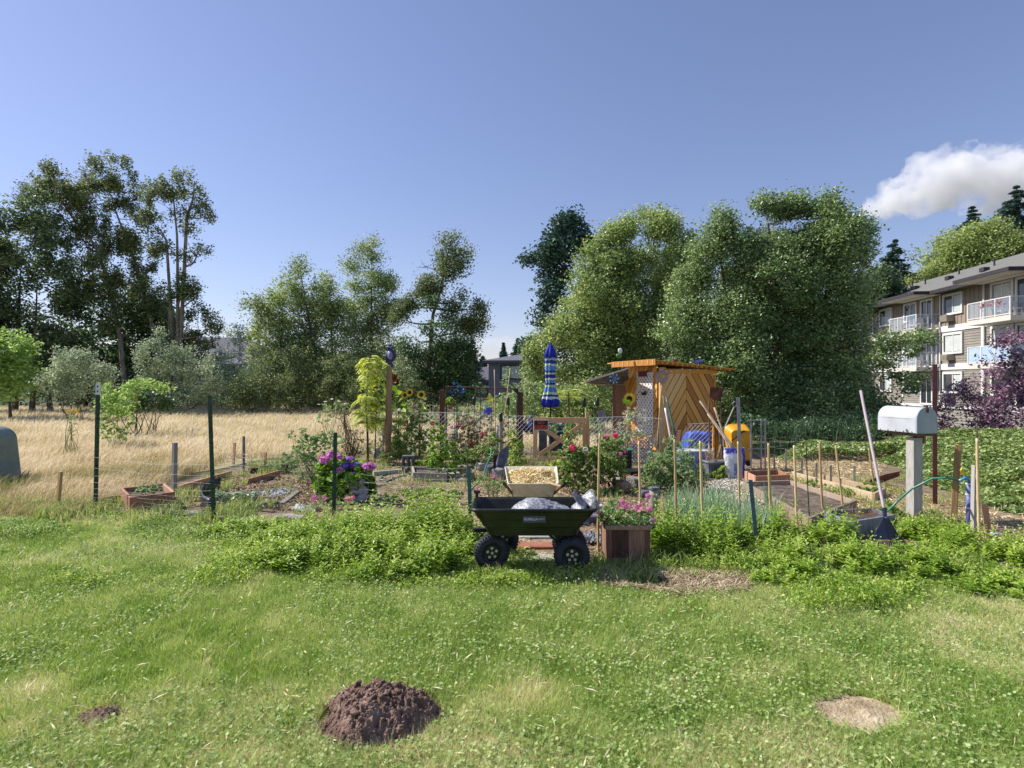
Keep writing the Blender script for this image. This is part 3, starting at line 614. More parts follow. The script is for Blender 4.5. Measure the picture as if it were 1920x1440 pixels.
shrub('willow_bush', 'grey-green willow thicket behind the arching bramble', 27, [(290, 680, (30, 48)), (335, 690, (30, 46)), (385, 715, (30, 40)), (270, 735, (34, 30)), (350, 745, (50, 22))], 14000, .10, L_wil, gap=.45, flat=1.1, rough_n=7)
shrub('willow_bush', 'dark grey willow bush right of the second fence post', 30, [(430, 690, (30, 40)), (440, 640, (16, 34)), (470, 720, (40, 40)), (415, 730, (34, 36)), (500, 740, (30, 26))], 12000, .10, L_wil, gap=.45, flat=1.1, rough_n=7)
shrub('bramble', 'light green arching bramble at the edge of the dry field', 15.5, [(245, 735, (16, 16)), (262, 722, (18, 10)), (290, 718, (22, 8)), (312, 730, (12, 7)), (230, 760, (22, 22)), (205, 745, (16, 24))], 2400, .075, L_lime, gap=.35)
shrub('low_shrub', 'dark low shrub under the arching bramble', 17, [(285, 750, (24, 20)), (262, 755, (20, 18)), (310, 755, (18, 16))], 3000, .08, L_ivy, gap=.35)
# middle group
GM = 'poplars standing behind the middle of the field'
tree('poplar_tree', 'broad poplar with a ragged many peaked top left of the middle group', 34, [(600, 765), (590, 660), (572, 560), (562, 500)],
     [(562, 520, (16, 34)), (535, 550, (32, 34)), (585, 560, (28, 40)), (505, 570, (30, 34)), (480, 575, (26, 14)), (545, 610, (44, 40)), (500, 640, (44, 44)), (590, 630, (36, 50)), (470, 610, (18, 28)), (540, 680, (60, 44)), (600, 700, (44, 50)), (500, 720, (50, 44)), (560, 740, (60, 30))], 46000, .13, L_pop, m_bark, .2, GM, gap=.46, trunks=[[(600, 765), (590, 660), (572, 560), (562, 500)], [(520, 765), (526, 660), (530, 560)]])
tree('poplar_tree', 'narrow poplar with a spiky top between the broad and the tall poplars', 35, [(626, 765), (622, 640), (618, 550)],
     [(612, 535, (12, 24)), (625, 560, (24, 34)), (636, 600, (30, 40)), (610, 610, (28, 40)), (640, 660, (34, 44)), (650, 715, (40, 50))], 20000, .125, L_pop, m_bark, .16, GM, gap=.47)
tree('poplar_tree', 'tall straight poplar with an airy conical crown', 33, [(698, 765), (697, 640), (696, 540), (698, 470)],
     [(706, 462, (12, 16)), (690, 480, (24, 22)), (712, 500, (28, 22)), (670, 500, (24, 20)), (700, 540, (40, 28)), (735, 530, (18, 16)), (662, 560, (24, 34)), (705, 590, (40, 34)), (740, 590, (26, 30)), (680, 640, (44, 34)), (725, 650, (36, 40)), (690, 700, (54, 44))], 30000, .12, L_pop, m_bark, .17, GM, gap=.52, hollow=.1)
tree('ivy_poplar', 'leaning poplar with an ivy wrapped trunk and a dark low crown', 31, [(800, 765), (806, 660), (812, 590), (826, 545), (836, 490), (846, 450)],
     [(845, 455, (20, 18)), (870, 480, (20, 18)), (820, 485, (24, 16)), (792, 500, (16, 8)), (850, 510, (28, 22)), (880, 512, (12, 6)), (820, 540, (30, 28)), (855, 565, (26, 24)), (885, 580, (24, 20)), (893, 610, (20, 24)), (860, 600, (30, 26)), (760, 600, (26, 26)), (790, 560, (24, 24)), (775, 570, (24, 34)), (870, 620, (26, 26))], 22000, .125, L_cot, m_bark, .22, GM, gap=.47)
tree('dark_maple', 'very dark dense tree under the leaning poplar', 29, [(806, 765), (806, 680), (806, 600)],
     [(808, 600, (16, 44)), (780, 640, (26, 34)), (770, 610, (9, 30)), (830, 640, (34, 34)), (860, 670, (30, 30)), (800, 690, (46, 40)), (850, 710, (40, 34)), (870, 650, (20, 20)), (770, 715, (40, 40)), (830, 740, (54, 26))], 24000, .135, L_ivy, m_bark, .2, GM, gap=.40)
shrub('thicket', 'mixed green thicket between the ragged poplar and the field', 28, [(480, 735, (50, 34)), (560, 740, (50, 30)), (640, 735, (44, 34)), (520, 700, (50, 34)), (600, 705, (50, 34)), (450, 748, (30, 22)), (560, 690, (24, 40)), (640, 695, (20, 30))], 19000, .10, L_cot, gap=.50, rough_n=12, flat=1.1)
shrub('thicket', 'green thicket at the feet of the tall straight poplar', 27.5, [(700, 735, (50, 34)), (680, 700, (50, 30)), (740, 720, (44, 44)), (760, 745, (50, 24))], 12000, .10, L_cot, gap=.50, rough_n=12, flat=1.1)
# far conifers
def conifer(name, label, px, top, bot, w, d, nl, ls, group=None, lm=L_con, ground=0):
    k = mpp(d); c = P(px, top, d); T = thing(name, label, 'tree', (c.x, c.y, ground), group); tb = MB()
    tb.tube([(c.x, c.y, ground - .2), (c.x, c.y, c.z)], [.02 * (c.z - ground), .03], 8); tb.build('trunk', m_bark, T)
    hz = c.z - (H - (bot - HZ) * k); lv = int(26); pts = []; bb = MB()
    for i in range(lv):
        t = (i + .5) / lv; r = w * k * (t ** .8) * rng.uniform(.75, 1.15); z = c.z - hz * t; nb = 5 + int(7 * t)
        for j in range(nb):
            a = rng.uniform(0, 6.28); rr = r * rng.uniform(.6, 1.1); e = Vector((c.x + math.cos(a) * rr, c.y + math.sin(a) * rr, z - rr * .25)); s = Vector((c.x, c.y, z + rr * .12))
            bb.tube([s, e], [.03 * k * 10, .005], 4, cap=False); m = max(3, int(nl / lv / 9)); tt = rng.random(m) ** .6
            q = np.array(s)[None] + (np.array(e) - np.array(s))[None] * tt[:, None]; q = q + rng.normal(size=(m, 3)) * rr * (.12, .12, .05); pts.append(q)
    bb.build('branches', m_bark, T); fm = MB(); leaves(fm, np.concatenate(pts), ls, .7, .35, droop=.5); fm.build('crown', lm, T); return T
GC = 'far conifers above the rooftops'
conifer('spruce_tree', 'small dark spruce on the skyline left of the grey hipped roof', 944, 643, 700, 18, 78, 3000, .45, GC)
conifer('spruce_tree', 'larger dark spruce directly above the grey hipped roof', 971, 634, 700, 26, 80, 4000, .45, GC)
conifer('spruce_tree', 'small dark spruce at the right shoulder of the ivy wrapped poplar', 884, 632, 720, 30, 60, 5000, .35, GC)
conifer('spruce_tree', 'low spruce behind the gabled grey house', 905, 668, 720, 28, 76, 3000, .45, GC)
# right masses
tree('pine_tree', 'irregular dark tree with heavy lumpy foliage left of the round green tree', 27, [(1012, 770), (1020, 680), (1040, 590), (1058, 500), (1062, 430)],
     [(1062, 412, (22, 18)), (1035, 430, (26, 20)), (1085, 440, (24, 26)), (1105, 460, (14, 18)), (1055, 465, (40, 26)), (1015, 480, (28, 18)), (1000, 486, (18, 9)), (1040, 510, (34, 22)), (1035, 550, (24, 20)), (1045, 590, (24, 26)), (1022, 570, (14, 14)), (1020, 640, (20, 16)), (995, 650, (14, 18)), (1010, 600, (18, 12))], 13500, .19, L_con, m_bark, .22, gap=.44, csize=.36, aspect=.5)
tree('round_tree', 'broad rounded light green tree behind the blue parasol', 23, [(1150, 800), (1155, 690), (1165, 560)],
     [(1200, 440, (50, 34)), (1240, 450, (36, 34)), (1160, 470, (50, 40)), (1120, 500, (36, 34)), (1200, 520, (70, 50)), (1270, 500, (36, 44)), (1285, 470, (24, 24)), (1120, 560, (50, 44)), (1180, 600, (70, 50)), (1250, 590, (50, 60)), (1080, 590, (36, 34)), (1060, 630, (40, 34)), (1120, 650, (70, 44)), (1020, 660, (34, 30)), (1000, 690, (26, 30)), (1060, 700, (54, 40)), (1200, 680, (70, 50)), (1130, 720, (70, 36)), (1235, 412, (20, 14)), (1205, 480, (44, 36), .2), (1170, 540, (50, 40), .4), (1230, 540, (40, 40), .4), (1150, 600, (50, 40), .5)], 120000, .11, L_ash, m_bark, .24, gap=.40, csize=.30, hollow=.3, gscale=.75, rough_n=9, flat=1.0)
tree('big_tree', 'very large full green tree beside the apartment building', 18.5, [(1450, 840), (1452, 700), (1460, 560)],
     [(1440, 400, (26, 34)), (1540, 400, (34, 30)), (1490, 400, (34, 34)), (1350, 430, (24, 30)), (1400, 430, (36, 30)), (1590, 440, (34, 34)), (1470, 450, (50, 44)), (1560, 470, (60, 50)), (1606, 480, (22, 30)), (1380, 490, (56, 50)), (1310, 540, (50, 50)), (1318, 478, (30, 30)), (1335, 455, (22, 26)), (1450, 530, (70, 50)), (1552, 560, (60, 60)), (1360, 590, (70, 50)), (1280, 620, (56, 50)), (1460, 640, (80, 60)), (1560, 660, (56, 60)), (1360, 690, (80, 54)), (1500, 740, (90, 56)), (1585, 740, (50, 50)), (1400, 770, (70, 44)), (1550, 800, (84, 36)), (1460, 810, (80, 30)), (1300, 700, (50, 50)), (1560, 375, (12, 16)), (1345, 400, (8, 14)), (1510, 480, (50, 40), .4), (1465, 420, (46, 30), 0), (1500, 440, (56, 34), -.2), (1455, 455, (44, 34), -.3), (1545, 440, (44, 34), 0), (1420, 580, (60, 50), .4), (1520, 620, (60, 50), .4), (1440, 700, (70, 40), .4), (1545, 700, (50, 40), .3)], 230000, .09, L_big, m_bark, .3, gap=.37, csize=.26, hollow=.3, gscale=.75, rough_n=9, flat=1.0,
     trunks=[[(1450, 840), (1452, 700), (1460, 560), (1440, 420)], [(1480, 840), (1510, 700), (1550, 560), (1560, 430)], [(1430, 840), (1400, 720), (1370, 600), (1350, 480)]])
tree('young_tree', 'thin young tree with sparse leaves in front of the apartment balconies', 19.5, [(1660, 850), (1657, 760), (1655, 660), (1652, 620)],
     [(1655, 640, (20, 24)), (1640, 600, (16, 18)), (1700, 632, (34, 12)), (1740, 640, (16, 12)), (1680, 660, (36, 18)), (1640, 690, (34, 26)), (1690, 720, (36, 20)), (1720, 700, (22, 14)), (1665, 760, (44, 30)), (1700, 770, (36, 20)), (1650, 800, (44, 30)), (1625, 740, (30, 50))], 12000, .11, L_big, m_bark2, .06, gap=.5, csize=.22)
tree('plum_tree', 'purple leaved plum tree in front of the right side of the apartment building', 16, [(1895, 830), (1870, 790), (1850, 750)],
     [(1900, 650, (30, 28)), (1880, 680, (36, 22)), (1930, 690, (40, 40)), (1840, 700, (22, 12)), (1860, 730, (50, 26)), (1800, 735, (24, 16)), (1905, 750, (40, 34)), (1790, 765, (30, 26)), (1840, 780, (50, 30)), (1780, 800, (26, 20)), (1830, 812, (44, 16)), (1960, 760, (50, 60)), (1885, 790, (30, 20))], 12500, .085, L_plum, m_bark, .07, gap=.52, csize=.2, ground=-1.0)
conifer('spruce_tree', 'blue-green spruce standing behind the left end of the apartment roof', 1678, 448, 640, 92, 62, 22000, .42)
conifer('spruce_tree', 'dark spruce top above the yellow-green tree behind the roof', 1822, 386, 560, 84, 66, 20000, .42)
conifer('spruce_tree', 'tall dark conifer at the right edge behind the apartment roof', 1906, 347, 560, 96, 62, 26000, .42)
tree('roadside_maple', 'large yellow-green tree rising behind the apartment roof', 60, [(1800, 620), (1800, 560), (1800, 500)],
     [(1850, 440, (40, 24)), (1800, 455, (44, 26)), (1760, 480, (40, 26)), (1880, 465, (40, 34)), (1830, 490, (60, 34)), (1740, 515, (30, 24)), (1780, 530, (50, 30)), (1880, 510, (60, 34)), (1700, 540, (20, 16))], 36000, .27, L_yel, m_bark, .3, gap=.42, ground=-2, csize=.7)
tree('hillside_tree', 'green tree crown between the blue-green spruce and the big tree', 50, [(1640, 640), (1640, 560), (1640, 520)], [(1640, 520, (30, 30)), (1660, 550, (34, 30)), (1620, 550, 40)], 6500, .3, L_map, m_bark, .2, gap=.4)

tree('dark_backing_tree', 'added dark backing foliage giving the very large green tree its inner shade', 25, [(1480, 800), (1480, 640), (1480, 540)], [(1480, 500, (80, 60)), (1400, 560, (60, 60)), (1550, 560, (44, 60)), (1450, 640, (90, 60)), (1350, 640, (60, 60)), (1540, 660, (50, 50)), (1430, 460, (40, 30)), (1530, 470, (44, 34))], 42000, .13, L_map, m_bark, .24, gap=.32)  # added dark foliage, so crown gaps show depth of shade instead of sky
tree('dark_backing_tree', 'added dark backing foliage giving the rounded light green tree its inner shade', 29, [(1180, 800), (1180, 640), (1180, 540)], [(1190, 500, (70, 40)), (1140, 560, (60, 50)), (1230, 560, (44, 60)), (1150, 640, (80, 60)), (1080, 660, (40, 40)), (1240, 640, (50, 50))], 30000, .15, L_map, m_bark, .24, gap=.32)  # same added dark backing behind the rounded crown

# background planting beyond the plots
shrub('fern_thicket', 'tall light green thicket behind the blue parasol', 17, [(1000, 745, (36, 30)), (1060, 750, (44, 28)), (1110, 745, (36, 30)), (960, 760, (30, 22)), (1150, 765, (40, 26)), (1030, 775, (50, 20)), (1090, 775, (50, 22)), (930, 770, (26, 14))], 15000, .075, L_ash, 'thickets behind the garden plots', gap=.38)
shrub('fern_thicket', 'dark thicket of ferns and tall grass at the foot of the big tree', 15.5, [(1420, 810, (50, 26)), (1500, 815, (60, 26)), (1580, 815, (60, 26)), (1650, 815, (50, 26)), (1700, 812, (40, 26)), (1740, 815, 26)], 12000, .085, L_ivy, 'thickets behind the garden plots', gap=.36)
mb = MB(); 
for _ in range(26):
    px = rng.uniform(1400, 1640); b = P(px, 835, 14.2 + rng.uniform(-.8, .8)); b.z = .1
    n = 9; x = np.full(n, b.x) + rng.normal(0, .06, n); y = np.full(n, b.y); blades(mb, x, y, np.full(n, .05), rng.uniform(.3, .95, n), np.full(n, .014), .7, None, 2)
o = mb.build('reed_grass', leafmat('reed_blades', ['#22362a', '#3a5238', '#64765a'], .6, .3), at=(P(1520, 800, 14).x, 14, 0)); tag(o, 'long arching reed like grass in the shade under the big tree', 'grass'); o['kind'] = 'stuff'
# car glimpsed behind the hedge
m_carp = mat('car_paint', ['#5b5f66', '#686d74'], 2, .25, spec=.8); m_cred = mat('tail_light', ['#8a1018'], 2, .2); m_tyre = mat('tyre_rubber', ['#121216', '#1c1c21', '#2a2a30'], 20, .75, .3, 60)
Kc = P(1935, 0, 21.5); cz = float(gz([Kc.x], [Kc.y])[0]); Tc = thing('parked_car', 'grey parked car glimpsed behind the purple leaved tree', 'car', (Kc.x, Kc.y, cz)); M = rotz(R(25), (Kc.x, Kc.y, cz))
prof = [(-2.15, .35), (-2.2, .8), (-2.05, .98), (-1.75, 1.05), (-1.2, 1.5), (-.4, 1.58), (.5, 1.52), (1.15, 1.05), (2.0, .92), (2.2, .7), (2.2, .35)]
mb = MB(M); mb.prism(prof, (0, .87, 0), (1, 0, 0), (0, 0, 1), 1.74); mb.build('body', m_carp, Tc, bevel=.06)
mb = MB(M)
for s_ in (-1, 1): mb.prism([(-1.55, 1.06), (-1.1, 1.43), (-.4, 1.5), (.45, 1.44), (.95, 1.06)], (0, .875 * s_ + (.005 if s_ > 0 else 0), 0), (1, 0, 0), (0, 0, 1), .008 * 1)
mb.box((-1.49, 0, 1.27), (.02, 1.4, .42), (0, R(51), 0)); mb.build('window', m_glass, Tc)
for s_ in (-1, 1): MB(M).box((-2.14, s_ * .7, .85), (.12, .3, .2)).build('tail_light', m_cred, Tc)
for a in (-1.35, 1.35):
    for s_ in (-1, 1): MB(M).lathe((a, s_ * .82, .33), [(.2, -.1), (.31, -.1), (.33, -.07), (.33, .07), (.31, .1), (.2, .1)], 20, Matrix.Rotation(R(90), 3, 'X')).build('wheel', m_tyre, Tc)
# ---- ivy and bramble ground cover on the right
m_gc = leafmat('bramble_leaves', ['#3a5222', '#5f7a36', '#93a85a', '#ccd0a0'], .45, .25, 2.6)
n = 150000; x = rng.uniform(4.6, 13.5, n); y = rng.uniform(6.2, 14.6, n)
edge = sst(0, 1.1, x - np.where(y < 11, 5.75 + .25 * np.clip(y - 7, 0, 4), 5.2) + .8 * (fbm(x * 1.2, y * 1.2, s=81) - .5)) * sst(0, .5, y - 6.2) * sst(0, 1.2, 14.4 - y)
hh = edge * (.08 + .42 * fbm(x * .8, y * .8, s=82) + .16 * sst(8, 10.5, x)) * (1 - .55 * sst(11.5, 13, y) * sst(9.5, 8, x))
k = edge > .08; x, y, hh = x[k], y[k], hh[k]; z = hh * (1 - .55 * rng.random(len(x)) ** 1.8) + gz(x, y)
mb = MB(); leaves(mb, np.stack([x, y, z], 1), .058, .75, .7, fold=.25)
o = mb.build('ground_cover', m_gc, at=(9, 10, 0)); o['kind'] = 'stuff'; tag(o, 'low sprawling bramble and ivy covering the bank behind the mailbox', 'ground cover')

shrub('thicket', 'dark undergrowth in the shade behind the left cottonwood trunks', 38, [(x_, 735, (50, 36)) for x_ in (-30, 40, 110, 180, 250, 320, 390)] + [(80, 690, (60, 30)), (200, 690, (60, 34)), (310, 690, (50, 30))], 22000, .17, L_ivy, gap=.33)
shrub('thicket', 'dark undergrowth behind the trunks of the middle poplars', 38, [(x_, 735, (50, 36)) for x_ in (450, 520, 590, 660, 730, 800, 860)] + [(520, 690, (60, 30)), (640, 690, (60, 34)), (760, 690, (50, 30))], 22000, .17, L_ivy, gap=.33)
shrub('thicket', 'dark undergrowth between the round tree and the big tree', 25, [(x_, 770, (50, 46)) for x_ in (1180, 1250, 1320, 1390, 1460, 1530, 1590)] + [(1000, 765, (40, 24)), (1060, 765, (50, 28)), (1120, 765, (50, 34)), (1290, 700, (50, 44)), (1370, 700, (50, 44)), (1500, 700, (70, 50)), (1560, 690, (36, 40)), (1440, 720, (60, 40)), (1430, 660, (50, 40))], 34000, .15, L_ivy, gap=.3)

# ================================================================ GARDEN MATERIALS
m_bam = wood('bamboo', ['#a58a5c', '#c4a878', '#d9c296'], .55, (1, 1, .3), 12, .15)
m_stake = wood('raw_stake', ['#8d7048', '#ad8d60', '#c6a77a']); m_grey = wood('weathered_wood', ['#6e6860', '#8f8a83', '#b0aaa2'])
m_red = wood('cedar_wood', ['#8a5c44', '#ab7c60', '#c69a80']); m_redd = wood('old_red_wood', ['#402823', '#6e4a3c', '#a07c68'], .85, (1, 1, .1), 45, .5)
m_rim = wood('planter_rim', ['#6e5043', '#91715f', '#b09784'])
m_pine = wood('new_pine', ['#a18a6c', '#bba588', '#d2c0a6']); m_bedb = wood('bed_boards', ['#78695a', '#988776', '#b6a692']); m_gold = mat('stained_plank', ['#a86c2c', '#c68c40', '#dba656', '#e4bd80'], 4, .65, .3, 30, by='rnd', stretch=(1, 1, 1))
m_log = wood('peeled_log', ['#86664a', '#a98867', '#c4a585'], .8, (1, 1, .15), 10)
m_tg = mat('green_steel', ['#14261f', '#1d3a2c', '#2c5040'], 12, .5, spec=.5, dirt=('#6a5a4c', 40, .62)); m_tw = mat('white_paint', ['#c8c8c4', '#dededa'], 6, .6)
m_teal = mat('teal_steel', ['#2c5f5a', '#3f7d74'], 12, .5); m_wire = mat('galvanised_wire', ['#8f908c', '#acaca8'], 10, .5)
m_galv = mat('galvanised_steel', ['#7d8088', '#a2a5ad'], 10, .4, metal=.5); m_rust = mat('rusty_steel', ['#3f211b', '#5f3428', '#7e4b3a'], 12, .8, .3, 60)
m_maroon = mat('maroon_paint', ['#3a171c', '#552229'], 8, .5); m_blk = mat('black_plastic', ['#101013', '#1b1b1f'], 8, .45, spec=.5)
m_slate = mat('slate', ['#3c3c46', '#5a5b66', '#7b7b84'], 7, .8, .5, 40); m_stone = mat('stone', ['#6d6a66', '#8f8b85', '#b1aca3'], 8, .9, .8, 45, dirt=('#57534a', 20, .6))
m_conc = mat('concrete', ['#8b8985', '#a8a5a0', '#c0bdb6'], 10, .9, .5, 60); m_terr = mat('terracotta', ['#8b5443', '#a86a55'], 9, .85, .3, 60)
m_navy = mat('navy_paint', ['#1a2148', '#28326a', '#3b468a'], 9, .45); m_blue = mat('blue_plastic', ['#2b3f96', '#4058b0', '#6479c4'], 5, .4)
m_mulb = mat('weed_cloth', ['#53535c', '#74757f', '#9a9ba4'], 6, .6, .4, 20); m_white = mat('white_plastic', ['#c4c6c9', '#e0e1e3'], 5, .35, .15, 20)
m_hose = mat('green_hose', ['#2e6a55', '#44907a'], 20, .35); m_soilb = m_bed
L_mint = leafmat('mint_leaves', ['#557822', '#7b9c36', '#a2ba50', '#c8d482'], .45, .35, 2.5)
L_weed = leafmat('weed_leaves', ['#4f7028', '#6d8e3c', '#90ab58', '#b4c480'], .5, .35, 2)
L_rose = leafmat('rose_leaves', ['#48682c', '#6a8a40', '#94aa5c', '#bcc688'], .4, .3, 2)
L_tom = leafmat('tomato_leaves', ['#5a7c46', '#7b9a5f', '#a0b780', '#c2cfa4'], .5, .35, 2)
L_hyd = leafmat('hydrangea_leaves', ['#4c7822', '#6c9630', '#94b848', '#b9d06c'], .4, .3, 2)
L_sum = leafmat('sumac_leaves', ['#7c942c', '#a0b244', '#c0cb66', '#d6da8c'], .5, .45, 2)
L_leek = leafmat('leek_leaves', ['#5c805a', '#84a27c', '#b8c8a8'], .5, .3, 2)
L_pet = leafmat('petunia_leaves', ['#5a7a3c', '#7c9a58', '#a0b87c', '#c4d2a4'], .5, .3, 3)
L_dryb = leafmat('dry_shrub_leaves', ['#5c5640', '#7d7757', '#9d9773'], .7, .2, 2)
def fl(n, cols): return mat(n, cols, 40, .6, by='rnd', transl=.3)
F_pink = fl('pink_petals', ['#d0487c', '#e56a98', '#f096b8', '#f4b4cc']); F_hot = fl('hot_pink_petals', ['#c01848', '#dc2f62', '#ee5c86']); F_red = fl('red_petals', ['#a81a20', '#cc3430', '#dd5a4a'])
F_pur = fl('purple_petals', ['#7e3aa0', '#a255bd', '#c382d0', '#d8a8dc']); F_mag = fl('magenta_petals', ['#a8409c', '#c864b4', '#dc92cc', '#e8b4da']); F_vio = fl('violet_petals', ['#4a37a0', '#6a55bc', '#8d7cd0'])
F_yel = mat('yellow_petals', ['#d8aa14', '#e8c22c', '#f2d65c'], 40, .6, by='rnd'); F_org = fl('coral_petals', ['#d0503c', '#e27258', '#ec947a']); F_wht = fl('white_petals', ['#d8d8cc', '#ecece4']); m_seed = mat('seed_head', ['#2c1a10', '#4a2c18'], 60, .9)
F_mar = fl('dark_red_petals', ['#4e100c', '#7c1c12', '#a03018'])

# ---- stakes, canes and steel posts
def stake_pts(tx, ty, bx, by, ddz=0):
    d = gd(by); b = G(bx, by); t = P(tx, ty, d + ddz); return b, t
def cane(tx, ty, bx, by, label, r=.011, m=m_bam, ddz=0, name='bamboo_cane', group='bamboo canes along the garden fence', cat='cane', knots=True):
    b, t = stake_pts(tx, ty, bx, by, ddz); b0 = b - (t - b).normalized() * .06; n = 26; pts = []; rs = []
    bend = Vector((rng.normal(0, .004), rng.normal(0, .004), 0))
    for i in range(n + 1):
        u = i / n; pts.append(b0.lerp(t, u) + bend * math.sin(u * 3.14)); rs.append(r * (1.22 if knots and i % 5 == 2 else 1) * (1 - .12 * u))
    return tag(MB().tube(pts, rs, 9).build(name, m, at=b, smooth=True), label, cat, group)
for a in [
 (1125, 812, 1122, 1035, 'bamboo cane standing just left of the square wooden petunia planter', .011), (1198, 827, 1203, 1010, 'bamboo cane rising behind the pink petunias in the wooden planter', .012),
 (1265, 824, 1269, 1020, 'bamboo cane in front of the tomato plant, next right of the petunia planter', .012), (1313, 827, 1319, 1010, 'bamboo cane between the tomato plant and the white and purple sack', .013),
 (1384, 828, 1387, 990, 'bamboo cane standing directly in front of the white and purple sack', .012), (1441, 831, 1448, 1000, 'bamboo cane crossing the right part of the orange wooden box', .013),
 (1489, 835, 1494, 985, 'bamboo cane just right of the orange wooden box', .013), (1537, 828, 1543, 965, 'bamboo cane next right of the thin green steel stake', .013),
 (1567, 836, 1582, 965, 'leaning bamboo cane above the blue-grey wooden planter', .012), (1629, 841, 1641, 925, 'bamboo cane directly behind the handle of the leaf rake', .012),
 (1832, 822, 1837, 1018, 'tall bamboo cane beside the blue standpipe at the right', .014)]: cane(*a[:4], a[4], a[5])
cane(1512, 832, 1519, 985, 'thin dark green steel stake between two bamboo canes', .006, m_tg, name='plant_stake', group=None, cat='stake', knots=False)
cane(1832, 793, 1833, 1000, 'thin dark twig tied to the top of the tall right bamboo cane', .006, m_bark, name='twig_stake', group=None, cat='stake', knots=False, ddz=.03)
def wstake(tx, ty, bx, by, label, w=.05, t=.018, m=m_stake, name='wooden_stake', group='wooden stakes along the plots', cat='stake', tip=False, rot=.5):
    b, p = stake_pts(tx, ty, bx, by); mb = MB().bar(b - Vector((0, 0, .08)), p, t, w, (math.sin(rot), math.cos(rot), 0))
    return tag(mb.build(name, m, at=b, bevel=.003), label, cat, group)
wstake(114, 884, 106, 962, 'short bare wooden stake in the grass near the left edge', .05, .03)
wstake(328, 830, 326, 930, 'grey weathered wooden stake behind the tapered box planter', .055, .05, m_grey)
wstake(440, 830, 437, 872, 'small orange brown stake at the edge of the dry field', .06, .02, m_red); wstake(457, 818, 457, 884, 'thin dark grey stake next to the small orange brown stake', .035, .03, m_slate)
wstake(498, 848, 496, 886, 'small pale stake right of the thin dark grey stake', .045, .02); wstake(545, 850, 543, 876, 'lowest weathered stake behind the crumpled plastic', .045, .02, m_grey)
wstake(646, 752, 646, 812, 'dark stake standing in the field left of the yellow-green sumac', .04, .04, m_redd)
wstake(1797, 834, 1787, 978, 'flat raw wooden stake left of the blue standpipe', .06, .02, m_stake); wstake(1846, 945, 1858, 1018, 'short orange wooden stake right of the tall bamboo cane', .05, .02, m_red)
wstake(1274, 807, 1270, 862, 'short brick red square post behind the bamboo canes', .085, .085, m_red, name='wooden_post', cat='post')
def tpost(tx, ty, bx, by, label, m=m_tg, w=.04, tip=None, name='steel_post'):
    b, t = stake_pts(tx, ty, bx, by); T = thing(name, label, 'post', b, 'steel fence posts'); ax = (t - b).normalized(); mb = MB()
    mb.bar(b - ax * .1, t, .006, w, (0, 1, 0)); mb.bar(b - ax * .1 + Vector((0, .016, 0)), t + Vector((0, .016, 0)), .03, .006, (0, 1, 0)); L = (t - b).length
    for i in range(int(L / .055)): mb.box(b + ax * (.04 + i * .055) + Vector((0, -.006, 0)), (.012, .008, .02))
    mb.build('rail', m, T)
    if tip: MB().bar(t - ax * tip, t + ax * .002, .009, w * 1.06, (0, 1, 0)).build('painted_tip', m_tw, T)
    return T
tpost(184, 718, 179, 958, 'tall green steel fence post with a white painted tip at the left', w=.052, tip=.14); tpost(393, 742, 401, 980, 'dark green steel fence post in front of the squash bed', w=.045)
tpost(629, 811, 626, 968, 'black-green steel fence post in front of the hydrangea', w=.042); tpost(879, 873, 883, 1000, 'short teal steel post just left of the black garden cart', m_teal, .04)
tpost(1407, 900, 1421, 1040, 'leaning blue-grey steel post among the leeks', mat('blue_steel', ['#39505f', '#4c6576'], 9, .5), .035); tpost(1384, 745, 1389, 905, 'bare galvanised steel post in front of the yellow wheelbarrow tub', m_galv, .05)
for q_ in ((1452, 852, 884), (1474, 842, 886), (1504, 862, 900), (1531, 868, 905), (1558, 872, 912), (1602, 873, 914)):
    wstake(q_[0], q_[1], q_[0], q_[2], {1452: 'small grey stake nearest the metal pipe rack', 1474: 'taller small grey stake, second from the pipe rack', 1504: 'small grey stake above the far end of the pale bed edge', 1531: 'small grey stake behind the cane right of the green steel stake', 1558: 'small grey stake between two leaning bamboo canes', 1602: 'small grey stake nearest the leaf rake handle'}[q_[0]], .03, .03, m_grey, group='small grey stakes along the bramble bank')
tpost(787, 770, 787, 855, 'thin green steel post behind the red roses', m_tg, .035)
# ---- wire fences
def wire_fence(name, label, posts, zs, vs, r=.0010, vr=.0008, cat='wire fence'):
    T = thing(name, label, cat, posts[0]); mb = MB(); mv = MB()
    for a, b in zip(posts[:-1], posts[1:]):
        a, b = Vector(a), Vector(b); L = (b - a).length; ph = rng.uniform(0, 6, 3)
        def pt(u, z): return a.lerp(b, u) + Vector((0, -.02 + .012 * math.sin(u * 9 + ph[0] + z * 5), z - .03 * math.sin(math.pi * u) * (z / zs[-1]) + .006 * math.sin(u * 17 + z * 40 + ph[1])))
        for z in zs: mb.tube([pt(i / 14, z) for i in range(15)], r, 4, cap=False)
        n = int(L / vs)
        for i in range(1, n): mv.tube([pt(i / n, z) for z in zs], vr, 4, cap=False)
    mb.build('line_wires', m_wire, T); mv.build('stay_wires', m_wire, T); return T
wire_fence('wire_fence', 'sagging welded wire fence strung between the steel posts at the left', [G(179, 958), G(401, 979), G(626, 966), G(883, 992)], [.03, .07, .11, .16, .21, .27, .34, .42, .51, .63], .15)
wire_fence('field_fence', 'low grey wire fence between the squash bed and the dry field', [G(420, 878), G(457, 884), G(497, 888), G(545, 878), G(600, 872)], [.03, .1, .17, .24, .31], .05, .0016, .0014)
wire_fence('wire_fence', 'low wire fence along the bramble bank behind the bamboo canes', [G(1440, 872), G(1500, 880), G(1560, 890), G(1625, 898)], [.05, .2, .35, .5], .12)
